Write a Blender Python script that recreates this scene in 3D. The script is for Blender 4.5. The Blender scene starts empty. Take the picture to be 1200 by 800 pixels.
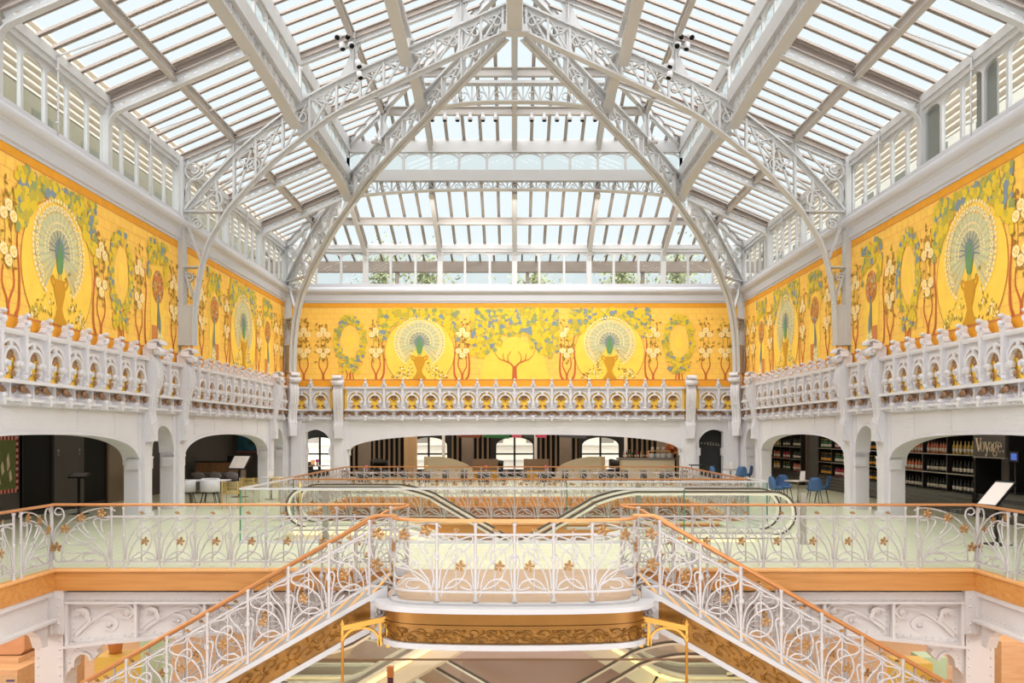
import bpy, math, random
from mathutils import Vector as V, Matrix
PI = math.pi
COL = bpy.context.scene.collection
random.seed(7)
sin, cos = math.sin, math.cos

# ------------------------------------------------------------------ helpers
def lin(c):
    out = []
    for v in c:
        v = v / 255.0
        out.append(v / 12.92 if v <= 0.04045 else ((v + 0.055) / 1.055) ** 2.4)
    return (out[0], out[1], out[2], 1.0)

def spline(pts, n=4, closed=False):
    """Catmull-Rom through the points (2-D or 3-D tuples)."""
    P = [V(p) for p in pts]
    out = []
    m = len(P)
    segs = m if closed else m - 1
    for i in range(segs):
        if closed:
            a, b, c, d = P[(i - 1) % m], P[i], P[(i + 1) % m], P[(i + 2) % m]
        else:
            a, b, c, d = P[max(i - 1, 0)], P[i], P[i + 1], P[min(i + 2, m - 1)]
        for k in range(n):
            t = k / n
            out.append(0.5 * ((2 * b) + (c - a) * t + (2 * a - 5 * b + 4 * c - d) * t * t + (3 * b - a - 3 * c + d) * t ** 3))
    if not closed:
        out.append(P[-1])
    return out

class MB:
    def __init__(s):
        s.v = []; s.f = []; s.m = []; s.sm = []
        s.xf = None
    def add(s, vs, fs, m=0, smooth=False):
        o = len(s.v)
        for p in vs:
            p = V(p)
            s.v.append(s.xf(p) if s.xf else p)
        for f in fs:
            s.f.append([i + o for i in f]); s.m.append(m); s.sm.append(smooth)
    def box(s, x0, x1, y0, y1, z0, z1, m=0):
        s.add([(x0, y0, z0), (x1, y0, z0), (x1, y1, z0), (x0, y1, z0), (x0, y0, z1), (x1, y0, z1), (x1, y1, z1), (x0, y1, z1)],
              [(0, 3, 2, 1), (4, 5, 6, 7), (0, 1, 5, 4), (1, 2, 6, 5), (2, 3, 7, 6), (3, 0, 4, 7)], m)
    def bar(s, p, q, w, h, m=0, side=(0, 1, 0)):
        """straight bar from p to q: w along the side vector, h across it"""
        s.sweep([p, q], [(-w / 2, -h / 2), (w / 2, -h / 2), (w / 2, h / 2), (-w / 2, h / 2)], side, m)
    def sweep(s, pts, prof, side=(0, 1, 0), m=0, closed=False, smooth=False, caps=True):
        """profile (a along side, b along normal) carried along a path"""
        P = [V(p).to_3d() for p in pts]
        sd = V(side).normalized()
        n = len(P); k = len(prof); vs = []
        for i in range(n):
            if closed:
                t = P[(i + 1) % n] - P[(i - 1) % n]
            else:
                t = P[min(i + 1, n - 1)] - P[max(i - 1, 0)]
            if t.length < 1e-9: t = V((1, 0, 0))
            t.normalize()
            s2 = sd - t * sd.dot(t)
            if s2.length < 1e-6: s2 = V((1, 0, 0)) - t * t.x
            s2.normalize()
            nn = t.cross(s2)
            for a, b in prof:
                vs.append(P[i] + s2 * a + nn * b)
        fs = []
        for i in range(n if closed else n - 1):
            j = (i + 1) % n
            for q in range(k):
                r = (q + 1) % k
                fs.append((i * k + q, i * k + r, j * k + r, j * k + q))
        if not closed and caps:
            fs.append(tuple(range(k - 1, -1, -1)))
            fs.append(tuple((n - 1) * k + q for q in range(k)))
        s.add(vs, fs, m, smooth)
    def tube(s, pts, r, n=6, m=0, closed=False, rz=None):
        P = [V(p).to_3d() for p in pts]
        N = len(P)
        if N < 2: return
        R = r if isinstance(r, (list, tuple)) else [r] * N
        t0 = (P[1] - P[0]).normalized()
        u = t0.orthogonal().normalized()
        vs = []
        for i in range(N):
            if closed: t = P[(i + 1) % N] - P[(i - 1) % N]
            else: t = P[min(i + 1, N - 1)] - P[max(i - 1, 0)]
            if t.length < 1e-9: t = t0.copy()
            t.normalize()
            u = u - t * u.dot(t)
            if u.length < 1e-6: u = t.orthogonal()
            u.normalize()
            w = t.cross(u)
            for k in range(n):
                a = 2 * PI * k / n
                vs.append(P[i] + (u * cos(a) + w * sin(a)) * R[i])
        fs = []
        for i in range(N if closed else N - 1):
            j = (i + 1) % N
            for k in range(n):
                l = (k + 1) % n
                fs.append((i * n + k, i * n + l, j * n + l, j * n + k))
        if not closed:
            fs.append(tuple(range(n - 1, -1, -1))); fs.append(tuple((N - 1) * n + k for k in range(n)))
        s.add(vs, fs, m, True)
    def prism(s, poly, o, u, v, n, m=0, caps=True):
        """polygon (a,b) in the plane o + a*u + b*v, extruded by vector n"""
        o = V(o); u = V(u); v = V(v); n = V(n)
        A = [o + u * p[0] + v * p[1] for p in poly]
        k = len(A)
        vs = A + [p + n for p in A]
        fs = []
        if caps:
            fs += [tuple(range(k - 1, -1, -1)), tuple(range(k, 2 * k))]
        for i in range(k):
            j = (i + 1) % k
            fs.append((i, j, k + j, k + i))
        s.add(vs, fs, m)
    def xz(s, poly, y0, y1, m=0):
        s.prism(poly, (0, y0, 0), (1, 0, 0), (0, 0, 1), (0, y1 - y0, 0), m)
    def ring(s, c, ro, ri, y0, y1, a0=0, a1=2 * PI, seg=24, m=0):
        """ring in the xz plane"""
        full = abs(a1 - a0) > 2 * PI - 1e-3
        vs = []; n = seg if full else seg + 1
        for i in range(n):
            a = a0 + (a1 - a0) * i / seg
            for r, y in ((ro, y0), (ro, y1), (ri, y1), (ri, y0)):
                vs.append((c[0] + r * cos(a), y, c[1] + r * sin(a)))
        fs = []
        for i in range(seg):
            j = (i + 1) % n
            for q in range(4):
                r = (q + 1) % 4
                fs.append((i * 4 + q, i * 4 + r, j * 4 + r, j * 4 + q))
        if not full:
            fs += [(0, 1, 2, 3), tuple((n - 1) * 4 + q for q in (3, 2, 1, 0))]
        s.add(vs, fs, m)
    def lathe(s, prof, c=(0, 0, 0), axis='z', seg=12, m=0, smooth=True):
        """profile of (radius, height)"""
        c = V(c); vs = []
        for r, h in prof:
            for k in range(seg):
                a = 2 * PI * k / seg
                if axis == 'z': p = V((r * cos(a), r * sin(a), h))
                elif axis == 'y': p = V((r * cos(a), h, r * sin(a)))
                else: p = V((h, r * cos(a), r * sin(a)))
                vs.append(c + p)
        fs = []
        for i in range(len(prof) - 1):
            for k in range(seg):
                l = (k + 1) % seg
                fs.append((i * seg + k, i * seg + l, (i + 1) * seg + l, (i + 1) * seg + k))
        fs.append(tuple(range(seg - 1, -1, -1))); fs.append(tuple((len(prof) - 1) * seg + k for k in range(seg)))
        s.add(vs, fs, m, smooth)
    def ball(s, c, r, m=0, seg=8, rings=6, sc=(1, 1, 1)):
        vs = []; fs = []
        c = V(c)
        vs.append(c + V((0, 0, -r * sc[2])))
        for i in range(1, rings):
            b = -PI / 2 + PI * i / rings
            for k in range(seg):
                a = 2 * PI * k / seg
                vs.append(c + V((r * cos(b) * cos(a) * sc[0], r * cos(b) * sin(a) * sc[1], r * sin(b) * sc[2])))
        vs.append(c + V((0, 0, r * sc[2])))
        for k in range(seg):
            l = (k + 1) % seg
            fs.append((0, 1 + l, 1 + k))
            for i in range(rings - 2):
                fs.append((1 + i * seg + k, 1 + i * seg + l, 1 + (i + 1) * seg + l, 1 + (i + 1) * seg + k))
            fs.append((len(vs) - 1, 1 + (rings - 2) * seg + k, 1 + (rings - 2) * seg + l))
        s.add(vs, fs, m, True)
    def rivet(s, c, n, r=0.018, m=0, seg=6):
        """small dome on a surface with normal n"""
        c = V(c); n = V(n).normalized(); u = n.orthogonal().normalized(); w = n.cross(u)
        vs = []
        for rr, h in ((1, 0), (0.75, 0.5)):
            for k in range(seg):
                a = 2 * PI * k / seg
                vs.append(c + (u * cos(a) + w * sin(a)) * r * rr + n * r * h)
        vs.append(c + n * r * 0.75)
        fs = []
        for k in range(seg):
            l = (k + 1) % seg
            fs.append((k, l, seg + l, seg + k)); fs.append((seg + k, seg + l, 2 * seg))
        s.add(vs, fs, m, True)
    def petal(s, c, u, w, n, L, W, m=0, rise=0.25):
        """folded leaf petal from c along u, width along w, ridge raised along n"""
        c = V(c); u = V(u); w = V(w); n = V(n)
        vs = [c, c + u * L * .35 + w * W * .35, c + u * L * .62 + w * W * .5 - n * W * .1, c + u * L, c + u * L * .62 - w * W * .5 - n * W * .1,
              c + u * L * .35 - w * W * .35, c + u * L * .5 + n * W * rise, c + u * L * .45 - n * W * .25]
        s.add(vs, [(0, 1, 6), (1, 2, 6), (2, 3, 6), (3, 4, 6), (4, 5, 6), (5, 0, 6), (1, 0, 7), (2, 1, 7), (3, 2, 7), (4, 3, 7), (5, 4, 7), (0, 5, 7)], m)
    def mesh(s, name, mats):
        me = bpy.data.meshes.new(name)
        me.from_pydata([tuple(p) for p in s.v], [], s.f)
        for mt in (mats if isinstance(mats, (list, tuple)) else [mats]):
            me.materials.append(mt)
        if any(s.m): me.polygons.foreach_set('material_index', s.m)
        if any(s.sm): me.polygons.foreach_set('use_smooth', s.sm)
        me.update()
        return me
    def build(s, name, mats, parent=None, loc=(0, 0, 0), rz=0):
        return put(name, s.mesh(name, mats), parent, loc, rz)

def put(name, me, parent=None, loc=(0, 0, 0), rz=0):
    o = bpy.data.objects.new(name, me)
    COL.objects.link(o)
    o.location = loc
    if rz: o.rotation_euler = (0, 0, rz)
    if parent is not None: o.parent = parent
    return o

def tag(o, label, cat, group=None):
    o['label'] = label; o['category'] = cat
    if group: o['group'] = group
    return o

def thing(name, label, cat, loc=(0, 0, 0), rz=0, group=None):
    o = bpy.data.objects.new(name, None); COL.objects.link(o)
    o.empty_display_size = 0.1
    o.location = loc; o.rotation_euler = (0, 0, rz)
    return tag(o, label, cat, group)

def struct(o):
    o['kind'] = 'structure'; return o

def dup(root, loc, rz, label=None, group=None):
    r = root.copy(); COL.objects.link(r); r.location = loc; r.rotation_euler = (0, 0, rz)
    if label: r['label'] = label
    if group: r['group'] = group
    for ch in list(root.children):
        c = ch.copy(); COL.objects.link(c); c.parent = r
        for g in list(ch.children):
            d = g.copy(); COL.objects.link(d); d.parent = c
    return r

# ------------------------------------------------------------------ materials
def mat(name, col, rough=0.5, metal=0.0, noise=None, bump=None, emit=None, spec=None):
    """noise=(scale, amount): colour variation; bump=(scale, strength)"""
    m = bpy.data.materials.new(name); m.use_nodes = True
    nt = m.node_tree; b = nt.nodes['Principled BSDF']
    c = lin(col)
    b.inputs['Base Color'].default_value = c
    b.inputs['Roughness'].default_value = rough
    b.inputs['Metallic'].default_value = metal
    if spec is not None: b.inputs['Specular IOR Level'].default_value = spec
    tc = nt.nodes.new('ShaderNodeTexCoord')
    if noise:
        nz = nt.nodes.new('ShaderNodeTexNoise'); nz.inputs['Scale'].default_value = noise[0]; nz.inputs['Detail'].default_value = 4
        nt.links.new(tc.outputs['Object'], nz.inputs['Vector'])
        rp = nt.nodes.new('ShaderNodeValToRGB')
        k = noise[1]
        rp.color_ramp.elements[0].position = 0.3; rp.color_ramp.elements[1].position = 0.7
        rp.color_ramp.elements[0].color = (c[0] * (1 - k), c[1] * (1 - k), c[2] * (1 - k), 1)
        rp.color_ramp.elements[1].color = (min(1, c[0] * (1 + k)), min(1, c[1] * (1 + k)), min(1, c[2] * (1 + k)), 1)
        nt.links.new(nz.outputs['Fac'], rp.inputs['Fac'])
        nt.links.new(rp.outputs['Color'], b.inputs['Base Color'])
    if bump:
        nz2 = nt.nodes.new('ShaderNodeTexNoise'); nz2.inputs['Scale'].default_value = bump[0]
        nt.links.new(tc.outputs['Object'], nz2.inputs['Vector'])
        bp = nt.nodes.new('ShaderNodeBump'); bp.inputs['Strength'].default_value = bump[1]; bp.inputs['Distance'].default_value = 0.02
        nt.links.new(nz2.outputs['Fac'], bp.inputs['Height'])
        nt.links.new(bp.outputs['Normal'], b.inputs['Normal'])
    if emit:
        b.inputs['Emission Color'].default_value = lin(emit[0]); b.inputs['Emission Strength'].default_value = emit[1]
    return m

def glass(name, tint, refl=0.05, rough=0.02):
    """thin architectural glass: clear with a Fresnel reflection"""
    m = bpy.data.materials.new(name); m.use_nodes = True
    nt = m.node_tree; nt.nodes.remove(nt.nodes['Principled BSDF'])
    out = nt.nodes['Material Output']
    tr = nt.nodes.new('ShaderNodeBsdfTransparent'); tr.inputs['Color'].default_value = lin(tint)
    gl = nt.nodes.new('ShaderNodeBsdfGlossy'); gl.inputs['Roughness'].default_value = rough
    lw = nt.nodes.new('ShaderNodeLayerWeight'); lw.inputs['Blend'].default_value = 0.5
    pw = nt.nodes.new('ShaderNodeMath'); pw.operation = 'POWER'; pw.inputs[1].default_value = 4.0
    fr = nt.nodes.new('ShaderNodeMath'); fr.operation = 'MULTIPLY_ADD'; fr.inputs[1].default_value = refl * 9; fr.inputs[2].default_value = refl * .6
    nt.links.new(lw.outputs['Facing'], pw.inputs[0]); nt.links.new(pw.outputs[0], fr.inputs[0])
    mx = nt.nodes.new('ShaderNodeMixShader')
    nt.links.new(fr.outputs[0], mx.inputs[0]); nt.links.new(tr.outputs[0], mx.inputs[1]); nt.links.new(gl.outputs[0], mx.inputs[2])
    nt.links.new(mx.outputs[0], out.inputs['Surface'])
    return m

def wood(name, c1, c2, scale=(1, 8, 8), rough=0.45):
    m = bpy.data.materials.new(name); m.use_nodes = True
    nt = m.node_tree; b = nt.nodes['Principled BSDF']; b.inputs['Roughness'].default_value = rough
    tc = nt.nodes.new('ShaderNodeTexCoord'); mp = nt.nodes.new('ShaderNodeMapping'); mp.inputs['Scale'].default_value = scale
    nz = nt.nodes.new('ShaderNodeTexNoise'); nz.inputs['Scale'].default_value = 2.0; nz.inputs['Detail'].default_value = 6
    rp = nt.nodes.new('ShaderNodeValToRGB'); rp.color_ramp.elements[0].color = lin(c1); rp.color_ramp.elements[1].color = lin(c2)
    rp.color_ramp.elements[0].position = .3; rp.color_ramp.elements[1].position = .7
    nt.links.new(tc.outputs['Object'], mp.inputs[0]); nt.links.new(mp.outputs[0], nz.inputs['Vector'])
    nt.links.new(nz.outputs['Fac'], rp.inputs['Fac']); nt.links.new(rp.outputs[0], b.inputs['Base Color'])
    return m

def tiled(name, c1, c2, joint, size, rough=0.4, gap=0.01, rowh=0.5, bump=0.0, plane='xy'):
    m = bpy.data.materials.new(name); m.use_nodes = True
    nt = m.node_tree; b = nt.nodes['Principled BSDF']; b.inputs['Roughness'].default_value = rough
    tc = nt.nodes.new('ShaderNodeTexCoord'); br = nt.nodes.new('ShaderNodeTexBrick')
    br.inputs['Color1'].default_value = lin(c1); br.inputs['Color2'].default_value = lin(c2); br.inputs['Mortar'].default_value = lin(joint)
    br.inputs['Scale'].default_value = 1.0; br.inputs['Brick Width'].default_value = size; br.inputs['Row Height'].default_value = size * rowh
    br.inputs['Mortar Size'].default_value = gap
    if plane == 'xy':
        nt.links.new(tc.outputs['Object'], br.inputs['Vector'])
    else:
        sx = nt.nodes.new('ShaderNodeSeparateXYZ'); cx = nt.nodes.new('ShaderNodeCombineXYZ')
        nt.links.new(tc.outputs['Object'], sx.inputs[0])
        nt.links.new(sx.outputs['X' if plane == 'xz' else 'Y'], cx.inputs[0]); nt.links.new(sx.outputs['Z'], cx.inputs[1])
        nt.links.new(cx.outputs[0], br.inputs['Vector'])
    nt.links.new(br.outputs['Color'], b.inputs['Base Color'])
    return m

PAINT = mat('iron_paint', (214, 210, 214), 0.45, noise=(0.9, 0.03))
PAINTF = mat('iron_paint_warm', (218, 210, 206), 0.45, noise=(0.9, 0.03))
PAINTB = mat('iron_paint_backlit', (192, 191, 191), 0.45, noise=(0.7, 0.03))  # same iron paint, darkened to put the backlit shade into its colour
RAILW = mat('rail_white_paint', (190, 182, 179), 0.45)
LIPW = mat('landing_white_paint', (188, 184, 184), 0.4)
GOLD = mat('bracket_gold', (206, 152, 66), 0.3, 0.6)
BARS = mat('glazing_bar_and_beam_shade', (160, 147, 138), 0.5)
PURL = mat('purlin_paint', (182, 175, 169), 0.5)
LILAC = mat('cornice_paint', (198, 197, 202), 0.4)
GILT = mat('gilding', (164, 124, 78), 0.35, 0.5, noise=(20, 0.2))
BRONZEGOLD = mat('bronze_leaf', (150, 112, 82), 0.4, 0.3, noise=(25, 0.35))
COPPER = mat('handrail_copper', (196, 134, 82), 0.35, 0.45)
OAK = wood('oak_fascia', (196, 128, 58), (216, 152, 80), (0.5, 6, 9))
OAKLIGHT = wood('oak_edge', (222, 160, 96), (232, 176, 112), (0.5, 6, 9))
PARQ = tiled('parquet', (182, 152, 126), (168, 138, 112), (148, 118, 94), 0.6, 0.4, 0.004, 0.14)
TILE = tiled('glass_floor_tiles', (212, 210, 182), (206, 206, 178), (188, 190, 164), 0.5, 0.3, 0.012, 1.0)
ROOFGLASS = glass('roof_glass', (252, 254, 254), 0.012)
PANE = glass('window_glass', (236, 240, 238), 0.055)
RAILGLASS = glass('railing_glass', (250, 253, 251), 0.025)
GREENGLASS = glass('barrier_glass', (249, 252, 250), 0.03)
GLASSEDGE = mat('glass_edge_green', (70, 130, 110), 0.2)
ORANGE1 = mat('mural_ochre_band', (232, 158, 30), 0.7, noise=(3, 0.06))
YELLOW = mat('mural_yellow_ground', (253, 200, 86), 0.75, noise=(2.5, 0.05))
YELLOW2 = mat('mural_bright_yellow', (254, 205, 76), 0.75, noise=(3, 0.05))
MGRID = mat('mural_brick_line', (238, 176, 96), 0.8)
MRED = mat('mural_red_brown', (196, 98, 44), 0.8)
MBROWN = mat('mural_brown_leaf', (160, 116, 34), 0.8)
MOLIVE = mat('mural_olive_leaf', (196, 172, 56), 0.8)
MYEL = mat('mural_yellow_leaf', (228, 192, 46), 0.8)
MBLUE = mat('mural_blue_leaf', (128, 142, 150), 0.8)
MGREEN = mat('mural_green_leaf', (150, 156, 92), 0.8)
MCREAM = mat('mural_cream_flower', (250, 226, 166), 0.8)
MPALE = mat('mural_pale_plume', (206, 200, 146), 0.8)
MGREY = mat('mural_grey_blue_plume', (190, 182, 146), 0.8)
MPEA = mat('mural_bird_green', (104, 146, 92), 0.8)
MPEAB = mat('mural_bird_blue', (122, 134, 132), 0.8)
MGOLD = mat('mural_gold_vase', (206, 146, 26), 0.8)
MRUST = mat('mural_rust', (206, 128, 66), 0.8)
DARK = mat('dark_panel', (34, 32, 32), 0.5)
BLACK = mat('black_panel', (9, 9, 10), 0.6, spec=.2)
CHAR = mat('charcoal_wall', (80, 76, 74), 0.6, noise=(2, 0.08))
SLATW = mat('walnut_slat', (132, 110, 92), 0.55)
BRONZE = mat('bronze_door', (138, 120, 100), 0.35, 0.5)
STEEL = mat('brushed_steel', (176, 168, 158), 0.35, 0.7)
BELT = mat('rubber_handrail', (84, 74, 66), 0.45)
CREAMMET = mat('escalator_cladding', (238, 232, 212), 0.35, 0.0)
LIT = mat('escalator_light', (255, 226, 150), 0.5, emit=((255, 222, 150), 1.4))
WHITE = mat('white_lacquer', (206, 203, 204), 0.4)
BLUEV = mat('blue_velvet', (64, 94, 134), 0.8, noise=(30, 0.12))
BLKMET = mat('black_metal', (26, 25, 25), 0.4, 0.3)
EDGEBRICK = tiled('black_brick', (34, 33, 32), (46, 44, 43), (84, 80, 76), 0.3, 0.25, 0.01, 0.4, plane='yz')
EMBOSS = mat('embossed_bronze', (132, 88, 28), 0.38, 0.5, noise=(7, 0.18), bump=(9, 0.6))
BRASSBAND = mat('brass_band', (134, 88, 26), 0.35, 0.5, noise=(2, 0.15))
# ------------------------------------------------------------------ hall dimensions (metres, camera at the origin, eye level z = 0)
XW, YB, FZ, LZ, GZ = 10.0, 39.0, -2.2, -6.7, -11.2
YT = 26.6                       # the arched truss
HK = (YB - YT) / XW             # hip: Y = YT + HK * x
PIERS = [11.7, 14.1, 24.0, 26.4, 36.3, 38.7]
SIDE_NAME = {-1: 'lobby side', 1: 'bar side'}
def zg(x):
    x = abs(x)
    return 8.28 + (10 - x) * .43 if x > 6.43 else 11.33 + (6.45 - x) * .382
def wall_rz(sx): return -PI / 2 if sx < 0 else PI / 2

# ---------------------------------------------------------------- walls behind the frieze and mural
for sx, nm in ((-1, 'wall_left'), (1, 'wall_right')):
    b = MB(); x0, x1 = sorted((sx * 10.0, sx * 10.3)); b.box(x0, x1, -4, YB + .3, .45, 6.5)
    struct(b.build(nm, PAINTB))
b = MB(); b.box(-10.3, 10.3, YB, YB + .3, .45, 6.5); struct(b.build('wall_back', PAINTB))

b = MB(); b.box(-15, 15, -4.3, -4, LZ, 8.3); b.prism([(-10, 8.3), (10, 8.3), (6.4, 9.9), (6.4, 11.3), (0, 13.8), (-6.4, 11.3), (-6.4, 9.9)], (0, -4.3, 0), (1, 0, 0), (0, 0, 1), (0, .3, 0)); struct(b.build('wall_front', PAINTB))
# ---------------------------------------------------------------- cornice and eaves beam (trim)
corn = [(0, 5.70), (.05, 5.70), (.05, 5.76), (.10, 5.78), (.10, 6.04), (.16, 6.08)] + \
       [(.17 + .13 * sin(PI * k / 8), 6.10 + .13 - .13 * cos(PI * k / 8)) for k in range(9)] + [(.12, 6.38), (.12, 6.52), (0, 6.52)]
eave = [(-.15, 7.92), (.06, 7.92), (.06, 8.05), (.10, 8.05), (.10, 8.25), (.04, 8.3), (-.15, 8.3)]
tn = 1
for prof, yb, m in ((corn, YB, LILAC), (eave, YB, PAINTB)):
    for sx in (-1, 1):
        b = MB(); L = [(sx * (XW - a), z) for a, z in prof]
        vs = []; 
        for y in (-4.0, None):
            for (x, z), (a, _) in zip(L, prof):
                vs.append((x, -4.0 if y else YB - a, z))
        k = len(prof)
        fs = [(i, (i + 1) % k, k + (i + 1) % k, k + i) for i in range(k)] + [tuple(range(k))]
        b.add(vs, fs); struct(b.build('trim_%d' % tn, m)); tn += 1
    b = MB(); k = len(prof)
    vs = [(-(XW - a), YB - a, z) for a, z in prof] + [((XW - a), YB - a, z) for a, z in prof]
    b.add(vs, [(i, (i + 1) % k, k + (i + 1) % k, k + i) for i in range(k)])
    struct(b.build('trim_%d' % tn, m)); tn += 1

# ---------------------------------------------------------------- clerestory windows (arched lights)
wn = [1]
def clerestory(L, n, loc, rz, curtains=()):
    """L: bay length; local x along the wall, y into the hall"""
    b = MB(); w = L / n
    z0, z1 = 6.5, 7.94
    for k in range(n):
        xa = -L / 2 + k * w; xb = xa + w
        a = w / 2 - .05; cx = (xa + xb) / 2
        zs = z1 - .08 - .16
        arc = [(cx + a * cos(t), zs + .16 * sin(t)) for t in [PI * q / 10 for q in range(11)]]
        b.xz([(xa, z0), (xa, z1), (xb, z1), (xb, z0), (cx + a, z0)] + arc + [(cx - a, z0)], -.09, -.01)
        b.box(cx - a, cx + a, -.08, -.02, z0, z0 + .05)
    o = struct(b.build('window_%d' % wn[0], PAINTB, None, loc, rz)); wn[0] += 1
    g = MB(); g.add([(-L / 2, -.05, z0), (L / 2, -.05, z0), (L / 2, -.05, z1 - .05), (-L / 2, -.05, z1 - .05)], [(0, 1, 2, 3)])
    g.build('pane', PANE, o)
    p = MB()
    p.box(-L / 2 - .11, -L / 2 + .11, -.125, .085, z0 + .01, 8.1)
    p.build('post', PAINTB, o)
    return o
SIDEBAYS = [(-4, 1), (1, 5.7), (5.7, 8.4), (8.4, 12.5), (12.5, 17.2), (17.2, 21.9), (21.9, 26.5), (26.7, 31.0), (31.0, 35.0), (35.0, 38.9)]
for sx in (-1, 1):
    for y0, y1 in SIDEBAYS:
        clerestory(y1 - y0, 5, (sx * XW, (y0 + y1) / 2, 0), wall_rz(sx))
for k in range(6):
    clerestory(3.25, 3, (-9.75 + 1.625 + 3.25 * k, YB, 0), PI)

# grey roller blinds drawn in some lights of the wine bar side
def blind(y, w, label):
    t = thing('roller_blind', label, 'blind', (XW + .12, y, 0), PI / 2, 'roller blinds')
    b = MB()
    n = 24
    for k in range(n):
        x = -w / 2 + w * k / n
        b.box(x, x + w / n * .8, -.02, .02, 6.5, 7.8)
    b.build('fabric', mat('blind_grey', (150, 148, 144), .8), t)
    r = MB(); r.lathe([(.03, -w / 2), (.03, w / 2)], (0, 0, 7.84), 'x', 8); r.build('roller', STEEL, t)
blind(19.1, .84, 'grey blind drawn in the tall clerestory light nearest the camera on the wine bar side')
blind(21.4, .8, 'grey blind drawn in the second clerestory light on the wine bar side')
blind(36.0, .7, 'grey blind drawn in the small far clerestory light on the wine bar side')

# downpipes in front of the side windows
pt = {-1: 'lobby', 1: 'bar'}
for sx in (-1, 1):
    for y, wh in ((19.3, 'near'), (24.2, 'middle'), (33.0, 'far')):
        x = sx * (XW - .13)
        b = MB()
        P = [(x, y, 6.45), (x, y, 7.9), (x, y, 8.12), (x - sx * .1, y, 8.2), (x - sx * 1.6, y - .0, 8.75), (x - sx * 3.2, y, 9.45)]
        b.tube(spline(P, 3), .022, 6)
        t = thing('conduit_pipe', 'thin white pipe on the %s clerestory window of the %s side' % (wh, pt[sx]), 'pipe', (0, 0, 0), 0)
        c = b
        for z in (6.7, 7.3, 7.85): c.box(x - .035, x + .035, y - .035, y + .035, z, z + .04)
        c.build('pipe', PAINTB, t)

# ---------------------------------------------------------------- glass roof
def bars_obj(name, segs, parent, w=.11, d=.06):
    """segs: list of (p, q, side)"""
    b = MB()
    for p, q, sd in segs:
        p = V(p); q = V(q); s = V(sd)
        for o in (-w / 2 + .012, w / 2 - .012):
            b.bar(p + s * o, q + s * o, .036, d, 0, sd)
        b.bar(p + V((0, 0, .015)), q + V((0, 0, .015)), w * .7, .02, 1, sd)
    return b.build(name, [BARS, PAINTB], parent)
def ceiling_part(name, poly, segs):
    g = MB(); g.add([(x, y, z + .06) for x, y, z in poly], [tuple(range(len(poly)))])
    o = struct(g.build(name, ROOFGLASS))
    bars_obj('glazing_bar', segs, o)
Y0 = -4.0
cn = 1
for sx in (-1, 1):
    segs = []
    y = Y0 + .3
    while y < YB - .2:
        xe = 6.45 if y < YT + HK * 6.45 else (y - YT) / HK
        if xe < 9.8: segs.append(((sx * 10, y, zg(10)), (sx * xe, y, zg(max(xe, 6.44))), (0, 1, 0)))
        y += .62
    ceiling_part('ceiling_side_eaves', [(sx * 10.05, Y0, zg(10)), (sx * 10.05, YB, zg(10)), (sx * 6.45, YT + HK * 6.45, zg(6.45)), (sx * 6.45, Y0, zg(6.45))], segs)
    segs = []
    y = Y0 + .3
    while y < YT + HK * 6.4 - .2:
        xe = 0.02 if y < YT else (y - YT) / HK
        if xe < 6.2: segs.append(((sx * 6.43, y, zg(6.43)), (sx * xe, y, zg(xe)), (0, 1, 0)))
        y += .62
    ceiling_part('ceiling_side_ridge', [(sx * 6.43, Y0, zg(6.43)), (sx * 6.43, YT + HK * 6.43, zg(6.43)), (0, YT, zg(0)), (0, Y0, zg(0))], segs)
segs = []
for k in range(-15, 16):
    X = k * .65
    if abs(k) % 5 == 0: continue
    xe = max(6.45, abs(X))
    if xe < 9.8: segs.append(((X, YB, zg(10)), (X, YT + HK * xe, zg(xe)), (1, 0, 0)))
ceiling_part('ceiling_back_eaves', [(-10, YB, zg(10)), (10, YB, zg(10)), (6.45, YT + HK * 6.45, zg(6.45)), (-6.45, YT + HK * 6.45, zg(6.45))], segs)
segs = []
for k in range(-9, 10):
    X = k * .65
    if abs(k) % 5 == 0: continue
    segs.append(((X, YT + HK * 6.43, zg(6.43)), (X, YT + HK * abs(X), zg(abs(X))), (1, 0, 0)))
ceiling_part('ceiling_back_ridge', [(-6.43, YT + HK * 6.43, zg(6.43)), (6.43, YT + HK * 6.43, zg(6.43)), (0, YT, zg(0))], segs)

IB = lambda w, h, t=.03: [(-w / 2, -h / 2), (w / 2, -h / 2), (w / 2, -h / 2 + t), (t / 2, -h / 2 + t), (t / 2, h / 2 - t), (w / 2, h / 2 - t), (w / 2, h / 2), (-w / 2, h / 2), (-w / 2, h / 2 - t), (-t / 2, h / 2 - t), (-t / 2, -h / 2 + t), (-w / 2, -h / 2 + t)]
# purlins (horizontal members running under the glass)
def purlin(p, q, side, label, w=.16, h=.26, group=None):
    b = MB(); b.sweep([p, q], IB(w, h), side); o = b.build('roof_purlin', PURL); tag(o, label, 'beam', group); return o
for sx in (-1, 1):
    for x, wh in ((8.35, 'lower'), (4.8, 'upper'), (1.6, 'topmost')):
        purlin((sx * x, Y0, zg(x) - .2), (sx * x, YT + HK * x, zg(x) - .2), (1, 0, 0), '%s long steel purlin under the sloping glass on the %s' % (wh, SIDE_NAME[sx]))
for x, wh in ((8.35, 'lower horizontal steel purlin across the end slope of glass'), (4.8, 'horizontal purlin across the end slope carrying the row of spotlights'), (3.2, 'highest horizontal purlin across the end slope, just below the truss apex')):
    purlin((-x, YT + HK * x, zg(x) - .2), (x, YT + HK * x, zg(x) - .2), (0, 1, 0), wh, .18, .3)
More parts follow.
